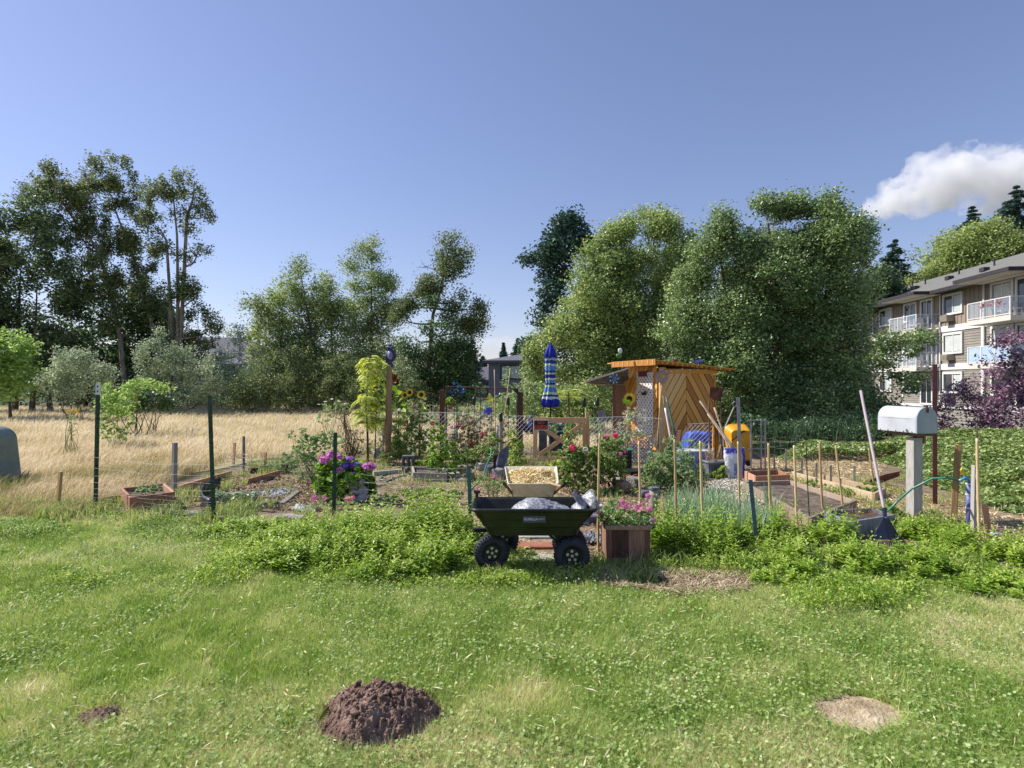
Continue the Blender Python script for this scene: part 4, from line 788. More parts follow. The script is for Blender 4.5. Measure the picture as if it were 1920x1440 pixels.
def netting(name, label, a, b, z0, z1, sp=.075, lean=0, r=.0022, m=None):
    m = m or mat('bright_wire', ['#b4b8c0', '#cfd2d6'], 9, .5)
    a, b = Vector(a), Vector(b); L = (b - a).length; Hh = z1 - z0; mb = MB()
    def pt(s, z): s = min(max(s, 0), L); return a.lerp(b, s / L) + Vector((0, .05 * math.sin(s * 3) + lean * (z - z0), z + .03 * math.sin(s * 2.3)))
    s = -Hh
    while s < L:
        for sg in (1, -1):
            s0, s1 = (s, s + Hh); za, zb = (z0, z1) if sg > 0 else (z1, z0)
            c0, c1 = max(s0, 0), min(s1, L)
            if c1 - c0 > .02:
                f = lambda q: za + (zb - za) * (q - s0) / Hh
                mb.tube([pt(c0 + (c1 - c0) * i / 4, f(c0 + (c1 - c0) * i / 4)) for i in range(5)], r, 4, cap=False)
        s += sp
    mb.tube([pt(L * i / 12, z1) for i in range(13)], r * 1.6, 4); return tag(mb.build(name, m, at=a), label, 'netting')
netting('wire_netting', 'diamond wire netting stretched across the roses left of the wooden gate', P(770, 0, 10.9) * 1, P(1000, 0, 10.7) * 1, .12, .92, .085) if False else None
def g0(px, d): v = P(px, 720, d); v.z = 0; return v
netting('wire_netting', 'diamond wire netting stretched across the roses left of the wooden gate', g0(765, 11.0), g0(998, 10.8), .15, .92, .085)
netting('wire_netting', 'diamond wire netting running from the wooden gate to the front of the shed', g0(1106, 10.8), g0(1240, 10.6), .1, .85, .09)
netting('wire_netting', 'diamond wire netting over the blue tarp in front of the herringbone wall', g0(1290, 10.2), g0(1340, 10.1), .1, .78, .08)

# ---- boxes and beds from boards
def frame_box(name, label, cs, z0, z1, th, m, cat='planter', soil=None, group=None, bm=.004, sides=(0, 1, 2, 3), flare=0):
    c = sum((Vector(q) for q in cs), Vector((0, 0))) / 4; T = thing(name, label, cat, (c.x, c.y, 0), group)
    for i in sides:
        a, b = Vector(cs[i]), Vector(cs[(i + 1) % 4]); n = (b - a).normalized(); nn = Vector((n.y, -n.x)) * th / 2 
        mid = (z0 + z1) / 2; sh = 0 if i % 2 == 0 else th + .003
        A, Bq = a + n * sh, b - n * sh; inn = (c - (a + b) / 2).normalized() * th / 2
        MB().bar((A.x + inn.x, A.y + inn.y, mid), (Bq.x + inn.x, Bq.y + inn.y, mid), z1 - z0, th).build('board', m, T, bevel=bm)
    if soil:
        k = .93; P4 = [(c + (Vector(q) - c) * k) for q in cs]; n = 14; V = []
        for i in range(n):
            for j in range(n):
                u, v = i / (n-1), j / (n-1); p = P4[0].lerp(P4[1], u).lerp(P4[3].lerp(P4[2], u), v); V.append((p.x, p.y, soil + .05 * (z1 - z0) * 3 * float(vnoise([p.x * 14], [p.y * 14])[0])))
        MB().grid(np.array(V), n, n).build('soil', m_soilb, T, smooth=True)
    return T
def top(px, py, z): v = G(px, py, z); return (v.x, v.y)
bp = frame_box('box_planter', 'tapered wooden box planter holding a small plant at the left', [top(243, 933, .21), top(328, 922, .21), top(309, 906, .21), top(226, 915, .21)], .0, .21, .028, m_red, soil=.12)
frame_box('wooden_box', 'open orange brown wooden box at the near end of the long soil bed', [top(1416, 893, .16), top(1481, 890, .16), top(1460, 880, .16), top(1396, 883, .16)], 0, .16, .03, m_red, soil=.07)
frame_box('raised_bed', 'long low timber bed of bare grey soil in front of the orange wooden box', [top(1519, 971, .13), top(1606, 938, .13), top(1482, 900, .13), top(1393, 903, .13)], 0, .13, .035, m_bedb, 'raised bed', soil=.06)
frame_box('box_planter', 'dark blue-grey wooden planter with dead stalks behind the leaf rake', [top(1592, 979, .17), top(1678, 965, .17), top(1634, 952, .17), top(1545, 957, .17)], 0, .17, .025, wood('blue_grey_boards', ['#50535e', '#6c707c', '#8c909c']), soil=.11)
frame_box('raised_bed', 'narrow pale timber bed edge in front of the bramble bank', [top(1640, 925, .12), top(1660, 915, .12), top(1500, 880, .12), top(1484, 884, .12)], 0, .12, .03, m_pine, 'raised bed')
frame_box('lettuce_bed', 'small grey bordered bed of bright lettuce left of the leafy rose', [top(775, 886, .14), top(838, 888, .14), top(832, 876, .14), top(772, 874, .14)], 0, .14, .03, m_grey, 'raised bed', soil=.08)
def plank(name, label, x1, y1, x2, y2, h, w, m, cat='plank', group=None):
    a, b = G(x1, y1), G(x2, y2); a.z = b.z = h / 2; return tag(MB().bar(a, b, h, w).build(name, m, at=(a + b) / 2, bevel=.004), label, cat, group)
PG = 'loose timber boards edging the left plots'
plank('timber_board', 'long orange timber board running back behind the tapered box planter', 322, 928, 433, 894, .1, .035, m_red, group=PG)
plank('timber_board', 'orange timber board right of the small stakes', 466, 910, 524, 893, .1, .035, m_red, group=PG)
plank('timber_board', 'dark board low in the grass between post and tapered planter', 184, 953, 228, 945, .12, .03, m_redd, group=PG)
plank('timber_board', 'old dark timber lying at the field edge above the orange boards', 468, 888, 545, 878, .09, .09, m_redd, group=PG)
plank('timber_board', 'short pale block of wood lying by the teal post', 860, 985, 884, 975, .06, .05, m_rim, group=PG)
plank('timber_board', 'grey timber lying behind the green garden hose', 700, 892, 770, 886, .07, .06, m_grey, group=PG)
def crumple(name, label, c, rx, ry, h, m, seed, cat, n=34, peak=0):
    u = np.linspace(-1, 1, n); X, Y = np.meshgrid(u, u, indexing='ij')
    z = h * (fbm(X * 1.8 + seed, Y * 1.8, s=91, o=4) - .25) * (1.2 - X*X*.5 - Y*Y*.5) + np.abs(fbm(X * 5, Y * 5 + seed, s=92) - .5) * h * .9
    z = np.maximum(z, .012); V = np.stack([c.x + X * rx + .12 * rx * np.sin(Y * 3 + seed), c.y + Y * ry + .15 * ry * np.sin(X * 4 + seed), z], -1)
    o = MB().grid(V.reshape(-1, 3), n, n).build(name, m, at=(c.x, c.y, 0)); s_ = o.modifiers.new('thick', 'SOLIDIFY'); s_.thickness = .003
    return tag(o, label, cat)
crumple('plastic_sheet', 'crumpled grey plastic sheet lying on the soil behind the squash', G(508, 928), .24, .30, .09, m_mulb, 1, 'plastic sheet'); crumple('weed_cloth', 'dark weed cloth laid under the squash leaves', G(435, 925), .32, .25, .05, m_blk, 3, 'cloth')
crumple('plastic_bag', 'small crumpled white plastic bag left of the black-green post', G(572, 957), .14, .1, .1, m_white, 5, 'plastic bag')
crumple('plastic_sheet', 'dark crumpled plastic between cart and petunia planter', G(1108, 1018), .13, .12, .13, m_mulb, 8, 'plastic sheet')
plank('board_scrap', 'grey flat board propped diagonally on the plastic sheet', 522, 942, 555, 915, .015, .1, m_slate, 'board'); plank('board_scrap', 'pale grey board lying below the diagonal one', 528, 950, 558, 927, .05, .07, m_grey, 'board')
def stone(label, px, py, sx, sy, sz, m=m_stone, rot=0, name='paving_stone', cat='stone', group='stones laid along the plots', nz=.12):
    c = G(px, py); mb = MB(rotz(rot, (c.x, c.y + sy / 2, sz / 2))); n = 10
    mb.ball((0, 0, 0), 1, 18, 12, 0); V = mb.V[0]; q = V - np.array([c.x, c.y + sy / 2, sz / 2]); q = np.sign(q) * np.abs(q) ** .45
    q = q * (1 + nz * (fbm(q[:, 0] * 2 + px, q[:, 1] * 2, q[:, 2] * 2, 95) - .5)[:, None] * 2); q = q * np.array([sx, sy, sz]) / 2 * .95
    if rot: ca, sa = math.cos(rot), math.sin(rot); q = np.stack([q[:, 0] * ca - q[:, 1] * sa, q[:, 0] * sa + q[:, 1] * ca, q[:, 2]], 1)
    mb.V[0] = q + np.array([c.x, c.y + sy / 2, sz / 2]); return tag(mb.build(name, m, at=c, smooth=True), label, cat, group)
stone('flat grey edging stone right of the second steel post', 423, 981, .27, .14, .06); stone('second edging stone, right of the flat grey one', 462, 981, .2, .13, .05, rot=.1)
stone('flat stone tilted at the end of the squash bed', 530, 978, .22, .15, .06, rot=.5); stone('rough stone touching the mint patch', 552, 985, .2, .14, .09, rot=-.3)
stone('small flat stone between tapered planter and second post', 358, 968, .18, .12, .04, rot=.2)
stone('nearer stepping slab seen under the cart', 1005, 1058, .50, .19, .035, m_conc, nz=.05, name='stepping_slab', cat='paving slab', group='stepping slabs under the cart'); stone('farther stepping slab under the cart, edged in brown chips', 1003, 1032, .48, .18, .035, m_terr, nz=.05, name='stepping_slab', cat='paving slab', group='stepping slabs under the cart')
stone('light pinkish slab just behind the black cart', 1012, 1012, .45, .17, .03, m_conc, nz=.05, name='stepping_slab', cat='paving slab', group='stepping slabs under the cart')
for i, (px, py, sx, sz, lb) in enumerate([(860, 890, .3, .14, 'long grey stone right of the leafy rose'), (905, 884, .28, .15, 'grey stone under the slate slab'), (920, 896, .25, .2, 'round boulder at the foot of the slate slab'), (880, 902, .2, .1, 'low stone in front of the rose bed'), (935, 905, .22, .22, 'dark boulder touching the cream wheelbarrow'), (845, 897, .3, .08, 'flat slab beside the brown rose bed'), (870, 868, .25, .1, 'whitish stone under the trellis'), (1170, 925, .25, .16, 'brown rock below the scalloped edging'), (1190, 918, .22, .18, 'tan rock beside the first scalloped tiles'), (1158, 915, .2, .14, 'dark rock left of the scalloped edging'), (1210, 935, .2, .1, 'tan flat rock left of the grey stub post'), (1075, 912, .2, .16, 'pinkish block right of the cream wheelbarrow'), (1535, 1070, .17, .06, 'round pale stone half hidden at the front of the mint'), (868, 905, .14, .07, 'small bluish cobble in the rose bed'), (1110, 985, .3, .1, 'pale rock behind the right cart wheel'), (715, 868, .3, .07, 'low dark clod beside the bird post')]):
    stone(lb, px, py, sx, sx * .7, sz, [m_stone, m_conc, m_slate, m_rim][i % 4 if i != 12 else 1], rot=i * .7, nz=.25, name='rock', cat='rock', group='rocks around the beds')
# scalloped terracotta edging
T = thing('scalloped_edging', 'row of scalloped terracotta edging tiles before the tomato plant', 'edging', G(1175, 905))
for i in range(5):
    c = G(1153 + i * 13, 905 - i * .5); mb = MB(); mb.prism([(-.06, 0), (.06, 0)] + [(.06 * math.cos(a), .07 + .05 * math.sin(a)) for a in np.linspace(0, math.pi, 9)], c, (1, .05, 0), (0, 0, 1), .025); mb.build('tile', m_terr, T, bevel=.004)
T = thing('grey_stub_post', 'grey weathered round stub post behind the petunia planter', 'post', G(1226, 962)); c = G(1226, 962)
mb = MB().lathe((c.x, c.y, 0), [(.05, 0), (.053, .1), (.05, .2), (.052, .275)], 18); mb.build('post', m_grey, T, smooth=True); MB().lathe((c.x, c.y, .277), [(.062, 0), (.062, .025)], 18).build('cap', m_slate, T)
# black plastic edging round the squash
pts = [G(404, 968), G(390, 969), G(379, 960), G(375, 948), G(381, 936), G(394, 928), G(412, 924)]; mb = MB(); V = []
fine = []
for a, b in zip(pts[:-1], pts[1:]):
    for j in range(4): fine.append(a.lerp(b, j / 4))
fine.append(pts[-1])
for j, z in enumerate([0, .04, .05, .09, .1, .14, .15, .2]):
    for p in fine: q = p.copy(); q.z = z; q.y += .012 * (j % 2) ; V.append(q)
mb.grid(np.array([tuple(v) for v in V]), 8, len(fine)); o = mb.build('plastic_edging', mat('dark_blue_plastic', ['#191b2c', '#262940'], 8, .35), at=pts[3], smooth=True); s_ = o.modifiers.new('thick', 'SOLIDIFY'); s_.thickness = .012
tag(o, 'curved ribbed dark plastic edging around the squash bed', 'edging')

# ================================================================ GARDEN CART
def rrect(cx, cy, hx, hy, r, n=6, skew=0):
    pts = []
    for (sx, sy, a0) in ((1, 1, 0), (-1, 1, 90), (-1, -1, 180), (1, -1, 270)):
        for i in range(n + 1):
            a = R(a0 + 90 * i / n); pts.append((cx + sx * (hx - r) + r * math.cos(a), cy + sy * (hy - r) + r * math.sin(a)))
    return pts
def loft(mb, rings, close=True):
    n = len(rings[0]); V = [v for r_ in rings for v in r_]
    fs = [(i*n+j, i*n+(j+1) % n, (i+1)*n+(j+1) % n, (i+1)*n+j) for i in range(len(rings)-1) for j in range(n)]
    if close: fs += [tuple(range(n))[::-1], tuple((len(rings)-1)*n + j for j in range(n))]
    return mb.add(V, fs)
CX, CY = .184, 4.63
T = thing('garden_cart', 'black plastic dump cart with four pneumatic wheels standing on the lawn edge', 'garden cart', (CX, CY, 0))
def ring(z, t, off=0, rr=.07):   # t: 0 bottom, 1 rim
    x0 = -.375 + (-.478 + .375) * t; x1 = .34 + (.465 - .34) * t ** 1.25; hy = .15 + (.215 - .15) * t
    return [(CX + x, CY + y, z) for x, y in rrect((x0 + x1) / 2, 0, (x1 - x0) / 2 + off, hy + off, rr)]
mb = MB(); rings = [ring(.31, .05, -.03), ring(.305, 0), ring(.325, .06)]
for z, t, o in ((.375, .3, 0), (.379, .3, .011), (.44, .58, .011), (.444, .58, .021), (.505, .88, .021), (.508, .88, .034), (.522, .9, .042), (.534, .92, .036), (.536, .92, .022), (.52, .9, .006)): rings.append(ring(z, t, o))
rings += [ring(.44, .58, -.008), ring(.345, .15, -.01), ring(.335, .05, -.04)]
loft(mb, rings); mb.build('tub', mat('cart_plastic', ['#14180f', '#21261a', '#303326'], 5, .42, .1, 30, spec=.45, dirt=('#4a463c', 60, .68)), T, smooth=False, bevel=.002)
m_rubber = mat('cart_tyre', ['#15161f', '#1f2130', '#2d2f3d'], 16, .7, .25, 50); m_dark = mat('dark_frame', ['#0f0f12', '#1c1c20'], 10, .5)
m_bolt = mat('bolt_metal', ['#a9a69c', '#c6c4ba'], 30, .35, metal=.4)
def cart_wheel(x, y, yaw, R0=.14, W0=.085):
    A = Matrix.Rotation(yaw, 3, 'Z') @ Matrix.Rotation(R(90), 3, 'X'); c = Vector((x, y, R0)); w = W0 / 2
    prof = [(R0 * .5, -w * .7), (R0 * .62, -w * .95), (R0 * .8, -w), (R0 * .93, -w * .8), (R0 * .99, -w * .45), (R0, 0), (R0 * .99, w * .45), (R0 * .93, w * .8), (R0 * .8, w), (R0 * .62, w * .95), (R0 * .5, w * .7)]
    mb = MB(); mb.lathe(c, prof + [(R0 * .5, -w * .7)], 40, A, cap=False)
    t = mb.build('wheel', m_rubber, T, smooth=True)
    tr = MB()
    for i in range(36):
        a = 2 * math.pi * i / 36
        for s_ in (-1, 1):
            q = Vector((math.cos(a + .05 * s_) * R0 * .985, math.sin(a + .05 * s_) * R0 * .985, s_ * w * .42)); tr.box(c + A @ q, (.012, .012, w * .5), A @ Matrix.Rotation(a, 3, 'Z'))
    tr.build('tread', m_rubber, t)
    rm = MB(); rm.lathe(c, [(R0 * .02, w * .35), (R0 * .44, w * .35), (R0 * .46, w * .8), (R0 * .53, w * .9), (R0 * .53, -w * .9), (R0 * .46, -w * .8), (R0 * .44, -w * .2), (R0 * .02, -w * .2)], 28, A); rm.build('rim', m_dark, t)
    hb = MB()
    for i in range(5):
        a = R(20 + 72 * i); hb.lathe(c + A @ Vector((math.cos(a) * R0 * .27, math.sin(a) * R0 * .27, w * .36)), [(R0 * .085, 0), (R0 * .085, .006)], 10, A)
    hb.lathe(c + A @ Vector((0, 0, w * .36)), [(R0 * .09, 0), (R0 * .09, .014), (R0 * .05, .018)], 12, A); hb.build('hub', m_bolt, t)
WZ = [(-.165, 4.60, R(14)), (-.085, 4.95, R(14)), (.475, 4.52, R(2)), (.487, 4.88, R(2))]
for x, y, a in WZ: cart_wheel(x, y, a + R(0))
mb = MB(); mb.tube([(-.165, 4.62, .14), (-.085, 4.94, .14)], .012, 8); mb.tube([(.475, 4.55, .14), (.487, 4.86, .14)], .012, 8); mb.build('axle', m_dark, T)
mb = MB()
for s_ in (4.60, 4.86):
    mb.bar((.33, s_, .3), (.475, s_, .15), .025, .012); mb.bar((.28, s_, .3), (.44, s_, .16), .02, .01); mb.bar((.475, s_, .15), (.475, s_, .3), .02, .02)
for x, y in ((-.14, 4.68), (-.10, 4.86)): mb.bar((x, y, .14), (x - .01, y, .3), .025, .02)
mb.bar((-.12, 4.7, .18), (.1, 4.74, .3), .012, .012); mb.bar((-.2, 4.78, .295), (.5, 4.74, .295), .05, .018); mb.bar((-.32, 4.68, .3), (-.16, 4.75, .285), .03, .05); mb.build('chassis', m_dark, T)
mb = MB(); mb.tube([(-.3, 4.86, .42), (-.3, 4.86, .58)], .014, 8); mb.tube([(-.325, 4.86, .58), (-.272, 4.86, .58)], .012, 10); mb.build('pull_handle', m_dark, T)
f0 = Vector((.172, 4.41, .452)); fa = R(90 - 14)
pl = MB(Matrix.Translation(f0) @ Matrix.Rotation(R(-12), 4, 'X')).box((0, 0, 0), (.178, .008, .054)).build('badge', mat('badge_grey', ['#3c4047', '#4a4e55'], 6, .4), T, bevel=.002)
m_tsil = mat('badge_letters', ['#d8dadc'], 5, .4); m_tyel = mat('badge_letters_dim', ['#b9bd94'], 5, .4)
text_obj('lettering', 'GORILLA', f0 + Vector((-.028, -.0062, .001)), .026, m_tsil, (R(90 - 12), 0, 0), pl, wscale=1.0); text_obj('lettering', 'CARTS', f0 + Vector((.052, -.0062, .001)), .018, m_tyel, (R(90 - 12), 0, 0), pl)
# bag of soil in the cart
m_bag = mat('sack_plastic', ['#6f7079', '#94959c', '#b9bac0'], 22, .4, .5, 40, dirt=('#5f6068', 90, .5))
n = 60; u = np.linspace(0, 1, n); v = np.linspace(0, 1, n); U, Vv = np.meshgrid(u, v, indexing='ij')
prof = np.interp(U, [0, .08, .2, .35, .5, .65, .8, .92, 1], [.0, .06, .14, .175, .16, .12, .085, .05, .06]); wy = .17 * np.minimum(1, 1.6 * np.sqrt(np.clip(U * 1.2, 0, 1)) + .05)
Yl = (Vv - .5) * 2; z = .40 + prof * np.clip(1 - Yl ** 2, 0, 1) ** .5 + (fbm(U * 14, Vv * 10, s=101) - .5) * .03 + np.abs(fbm(U * 7 + Vv * 3, Vv * 8, s=102) - .5) * .04 * U
X = -.26 + U * .68 + CX
T2 = thing('soil_sack', 'grey filled plastic sack lying in the black garden cart', 'sack', (CX, CY, .36))
MB().grid(np.stack([X, CY + Yl * wy, z], -1).reshape(-1, 3), n, n).build('sack', m_bag, T2, smooth=True)
n = 26; u = np.linspace(-1, 1, n); U, Vv = np.meshgrid(u, np.linspace(0, 1, n), indexing='ij')
X = .56 + CX - .16 + .085 * U * (1 + .5 * Vv) + .06 * Vv + .02 * np.sin(Vv * 9 + U * 3); Z = .47 + Vv * (.12 - .055 * U + .05 * np.cos(U * 4.5)); Yv = CY - .06 + .05 * np.sin(U * 5 + Vv * 4) + .1 * Vv
MB().grid(np.stack([X, Yv, Z], -1).reshape(-1, 3), n, n).build('open_end', mat('sack_end', ['#66676e', '#85868d', '#a0a1a8'], 30, .35, .4, 40), T2, smooth=True).modifiers.new('thick', 'SOLIDIFY').thickness = .003

# ================================================================ PETUNIA PLANTER
px0, px1, py0, py1, zt = .79, 1.145, 4.73, 5.03, .325
T = thing('square_planter', 'weathered red wooden square planter with pink petunias', 'planter', ((px0 + px1) / 2, (py0 + py1) / 2, 0))
for i, (a, b) in enumerate(((px0 + .035, (px0 + px1) / 2 - .002), ((px0 + px1) / 2 + .002, px1 - .035))): MB().box(((a + b) / 2, py0 + .012, .165), (b - a, .02, .25)).build('front_board', m_redd, T, bevel=.002)
for x in (px0, px1): 
    mb = MB(); [mb.box((x + (.012 if x == px0 else -.012), py0 + .05 + i * .1, .165), (.02, .096, .25)) for i in range(3)]; mb.build('side_boards', m_rim, T, bevel=.002)
MB().box(((px0 + px1) / 2, py1 - .012, .165), (px1 - px0 - .04, .02, .25)).build('back_board', m_redd, T)
for x in (px0 + .018, px1 - .018):
    for y in (py0 + .016, py1 - .016): MB().box((x, y, .15), (.042, .04, .3)).build('corner_post', m_redd, T, bevel=.002)
mb = MB(); mb.box(((px0 + px1) / 2, py0 + .006, zt - .018), (px1 - px0 + .03, .045, .034)); mb.box(((px0 + px1) / 2, py1 - .006, zt - .018), (px1 - px0 + .03, .045, .034))
for x in (px0, px1): mb.box((x, (py0 + py1) / 2, zt - .0185), (.04, py1 - py0 - .034, .033))
mb.build('rim', m_rim, T, bevel=.003)
MB().box(((px0 + px1) / 2, py0 + .008, .035), (px1 - px0 + .012, .05, .035)).build('base_board', m_rim, T, bevel=.003); MB().box(((px0 + px1) / 2, (py0 + py1) / 2, .27), (px1 - px0 - .05, py1 - py0 - .05, .02)).build('soil', m_soilb, T)
def petunia(mb, c, r, nrm=None):
    nrm = Vector(nrm or (rng.uniform(-.4, .4), -1, rng.uniform(.1, .7))).normalized(); A = nrm.to_track_quat('Z', 'Y').to_matrix(); k = 20; V = [c - nrm * r * .35]
    for j in range(k):
        a = 2 * math.pi * j / k; q = r * (1 + .12 * math.cos(5 * a)); V.append(Vector(c) + A @ Vector((math.cos(a) * q, math.sin(a) * q, .1 * r * math.cos(5 * a))))
    mb.add(V, [(0, 1 + j, 1 + (j + 1) % k) for j in range(k)], rng.random(k) * .5 + .3)
def ball_bloom(mb, c, r, n=70, ls=None, sq=.85): 
    q = unit(n); p = np.array(c) + q * r * (rng.random((n, 1)) * .3 + .7) * (1, 1, sq); leaves(mb, p, ls or r * .55, .1, .9, outw=q * 1.4, fold=.3)
T = thing('petunia_plant', 'pink flowering petunias spilling from the wooden planter', 'flowering plant', (.96, 4.86, .28))
LB = [((.86, 4.84, .36), (.11, .12, .08)), ((.98, 4.85, .37), (.13, .13, .1)), ((1.1, 4.85, .36), (.1, .12, .09)), ((1.17, 4.86, .31), (.05, .08, .08)), ((.9, 4.95, .40), (.1, .08, .09)), ((.78, 4.84, .38), (.04, .05, .06))]
mb = MB(); crown(mb, LB, 4200, .024, csize=.03, rough_n=2, gap=.3); mb.build('foliage', L_pet, T)
for (x, y, r_) in ((1167, 941, 6), (1171, 949, 6), (1183, 949, 7), (1197, 953, 7), (1217, 955, 7), (1215, 930, 6), (1122, 961, 4), (1225, 975, 5), (1158, 951, 4), (1205, 945, 4)):
    mb = MB(); petunia(mb, P(x, y, 4.78 + rng.uniform(-.04, .06)), r_ * mpp(4.8)); mb.build('flower', F_pink, T)

# ================================================================ MAILBOX
T = thing('mailbox', 'white metal rural mailbox with a rounded top on a weathered post', 'mailbox', (4.36, 6.22, .93)); 
MM = Matrix(((.98, -.2, 0, 4.27), (.2, .98, 0, 6.0), (0, 0, 1, .977), (0, 0, 0, 1)))  # x across the door, y back along the box
w2 = .1265
arch = [(0, 0), (2 * w2, 0), (2 * w2, .15)] + [(w2 + w2 * math.cos(a), .15 + w2 * math.sin(a)) for a in np.linspace(.12, math.pi - .12, 17)] + [(0, .15)]
m_mail = mat('mailbox_paint', ['#a9aeb4', '#bcc0c6', '#c8ccd1'], 3, .42, .05, 30, dirt=('#8a8884', 14, .66)); m_door_shade = mat('mailbox_shaded_door', ['#8c979f', '#9da7ae', '#aab3b9'], 4, .45, .05, 30, dirt=('#6e6a62', 25, .64))  # door colour greyer than the body: its shaded side is painted in
mb = MB(MM); mb.prism(arch, (0, .5, 0), (1, 0, 0), (0, 0, 1), .485); o = mb.build('body', m_mail, T, bevel=.006)
arch2 = [((x - w2) * 1.03 + w2, y * 1.015 - .002) for x, y in arch]; mb = MB(MM); mb.prism(arch2, (0, .013, 0), (1, 0, 0), (0, 0, 1), .016); mb.build('door', m_door_shade, T, bevel=.003)
mb = MB(MM); mb.box((w2, -.008, .245), (.022, .008, .05)); mb.box((w2, .012, .285), (.03, .03, .018)); mb.build('latch', m_rust, T)
mb = MB(MM); [mb.ball((-.002, .06 + i * .1, .012), .006, 8, 6) for i in range(5)]; mb.build('rivets', m_rust, T)
mb = MB(MM); mb.box((-.0015, .26, .155), (.004, .36, .006)); mb.box((2*w2+.006, .12, .2), (.006, .18, .02)); mb.build('seam', m_mail, T)
T = thing('mailbox_post', 'weathered grey square post carrying the white mailbox', 'post', (4.37, 6.2, 0)); PM = Matrix(((.98, -.2, 0, 4.375), (.2, .98, 0, 6.19), (0, 0, 1, 0), (0, 0, 0, 1)))
m_pw = wood('flaking_post', ['#57534e', '#78746e', '#9c9892', '#b4b0aa'], .85, (1, 1, .2), 22, .6)
MB(PM).box((0, 0, .455), (.115, .1, .93)).build('upright', m_pw, T, bevel=.004); mb = MB(PM); mb.box((0, .06, .957), (.2, .4, .03)); mb.box((.075, .01, .90), (.03, .14, .085)); mb.build('platform', wood('platform_wood', ['#4b3227', '#6f5343', '#8d7665']), T, bevel=.003)
# leaf rake
T = thing('leaf_rake', 'dark plastic leaf rake leaning up beside the mailbox post', 'rake', G(1668, 1035)); dR = 5.2; a = P(1661, 972, dR); b = P(1614, 733, 6.25)
MB().tube([a + (b - a) * (i / 10) for i in range(11)], .0145, 12).build('handle', wood('grey_pink_handle', ['#8f8286', '#a99da1', '#beb3b6'], .6, (1, 1, .1), 14, .15), T, smooth=True)
ms = mat('rake_plastic', ['#161c30', '#202840', '#2e3750'], 7, .45); mb = MB(); top_ = P(1660, 966, dR)
pol = [P(1656, 970, dR), P(1665, 969, dR), P(1683, 1000, dR - .02), P(1699, 1017, dR - .04), P(1665, 1012, dR - .06), P(1634, 1012, dR - .04), P(1645, 992, dR - .01)]
mb.add(pol + [p + Vector((0, .008, 0)) for p in pol], [tuple(range(7))[::-1], tuple(range(7, 14))] + [(i, (i+1) % 7, 7 + (i+1) % 7, 7 + i) for i in range(7)]); mb.build('head', ms, T)
mb = MB(); mb.tube([P(1661, 990, dR - .012), P(1658, 952, dR + .03)], [.012, .019], 12); mb.build('socket', ms, T)
mb = MB()
for i in range(19):
    u = i / 18; p0 = P(1634 + 65 * u, 1012 + 5 * u, dR - .045); p1 = P(1624 + 92 * u, 1032 + 10 * u, dR - .09); mb.bar(p0, p1, .005, .009, (0, 1, 0)); 
    mb.bar(p1, p1 + Vector((0, -.03, -.015)), .005, .008)
mb.build('tines', ms, T)
for (tx, ty, bx, by, w_, lb) in ((1753, 683, 1753, 948, .046, 'dark maroon square steel pole just right of the mailbox'),):
    b, t = stake_pts(tx, ty, bx, by); tag(MB().bar(b - Vector((0, 0, .1)), t, w_, w_, (.5, .8, 0)).build('steel_pole', m_maroon, at=b, bevel=.003), lb, 'pole')
# standpipe
c = G(1817, 992); T = thing('standpipe', 'blue-grey water standpipe with a tap and yellow lever', 'standpipe', c); zt = 1.5 - (905 - 720) * mpp(c.y)
MB().tube([(c.x, c.y, -.05), (c.x, c.y, zt)], .028, 14).build('pipe', mat('blue_pipe', ['#4b4f86', '#666ba0', '#9a9cc0'], 6, .5), T, smooth=True)
mb = MB(); [mb.lathe((c.x, c.y, z), [(.032, -.008), (.032, .008)], 14) for z in (.22, .36, zt - .01)]; mb.build('clamps', m_white, T)
mb = MB(); mb.tube([(c.x, c.y, zt), (c.x, c.y, zt + .03), (c.x - .05, c.y - .01, zt + .05), (c.x - .12, c.y - .02, zt + .02)], .014, 10); mb.lathe((c.x - .03, c.y, zt + .05), [(.02, -.02), (.024, 0), (.02, .02)], 12); mb.build('tap', mat('blue_brass', ['#3a86b4', '#62a9cc'], 6, .35), T, smooth=True)
MB().bar((c.x - .04, c.y, zt + .07), (c.x - .09, c.y - .01, zt + .14), .03, .012).build('lever', mat('yellow_plastic', ['#d8b21c', '#eac93a'], 6, .4), T)
mb = MB(); s0 = Vector((c.x - .12, c.y - .02, zt + .02)); pts = [s0, s0 + Vector((-.08, .02, .03)), s0 + Vector((-.2, .1, .01)), s0 + Vector((-.33, .22, -.12)), s0 + Vector((-.42, .3, -.26)), s0 + Vector((-.5, .34, -.38)), s0 + Vector((-.62, .3, -.42)), s0 + Vector((-.85, .1, -.425)), s0 + Vector((-1.05, -.2, -.425))]
tag(mb.tube(pts, .011, 10).build('garden_hose', m_hose, at=s0, smooth=True), 'green garden hose arching from the tap towards the mailbox post', 'hose')
b, t = stake_pts(1828, 872, 1826, 1003, .05); tag(MB().bar(b, t, .045, .04, (0, 1, 0)).build('wooden_post', m_grey, at=b), 'weathered narrow post wrapped in wire behind the standpipe', 'post')
c = G(1865, 1034); mb = MB(); mb.tube([(c.x, c.y, 0), (c.x, c.y, .13)], .018, 12); mb.lathe((c.x, c.y, .13), [(.03, 0), (.034, .03), (.03, .04)], 14); tag(mb.build('stake_light', mat('cloudy_plastic', ['#a9b9bd', '#c8d5d8'], 5, .3, alpha=.75), at=c, smooth=True), 'small cloudy plastic stake light at the lower right', 'light')
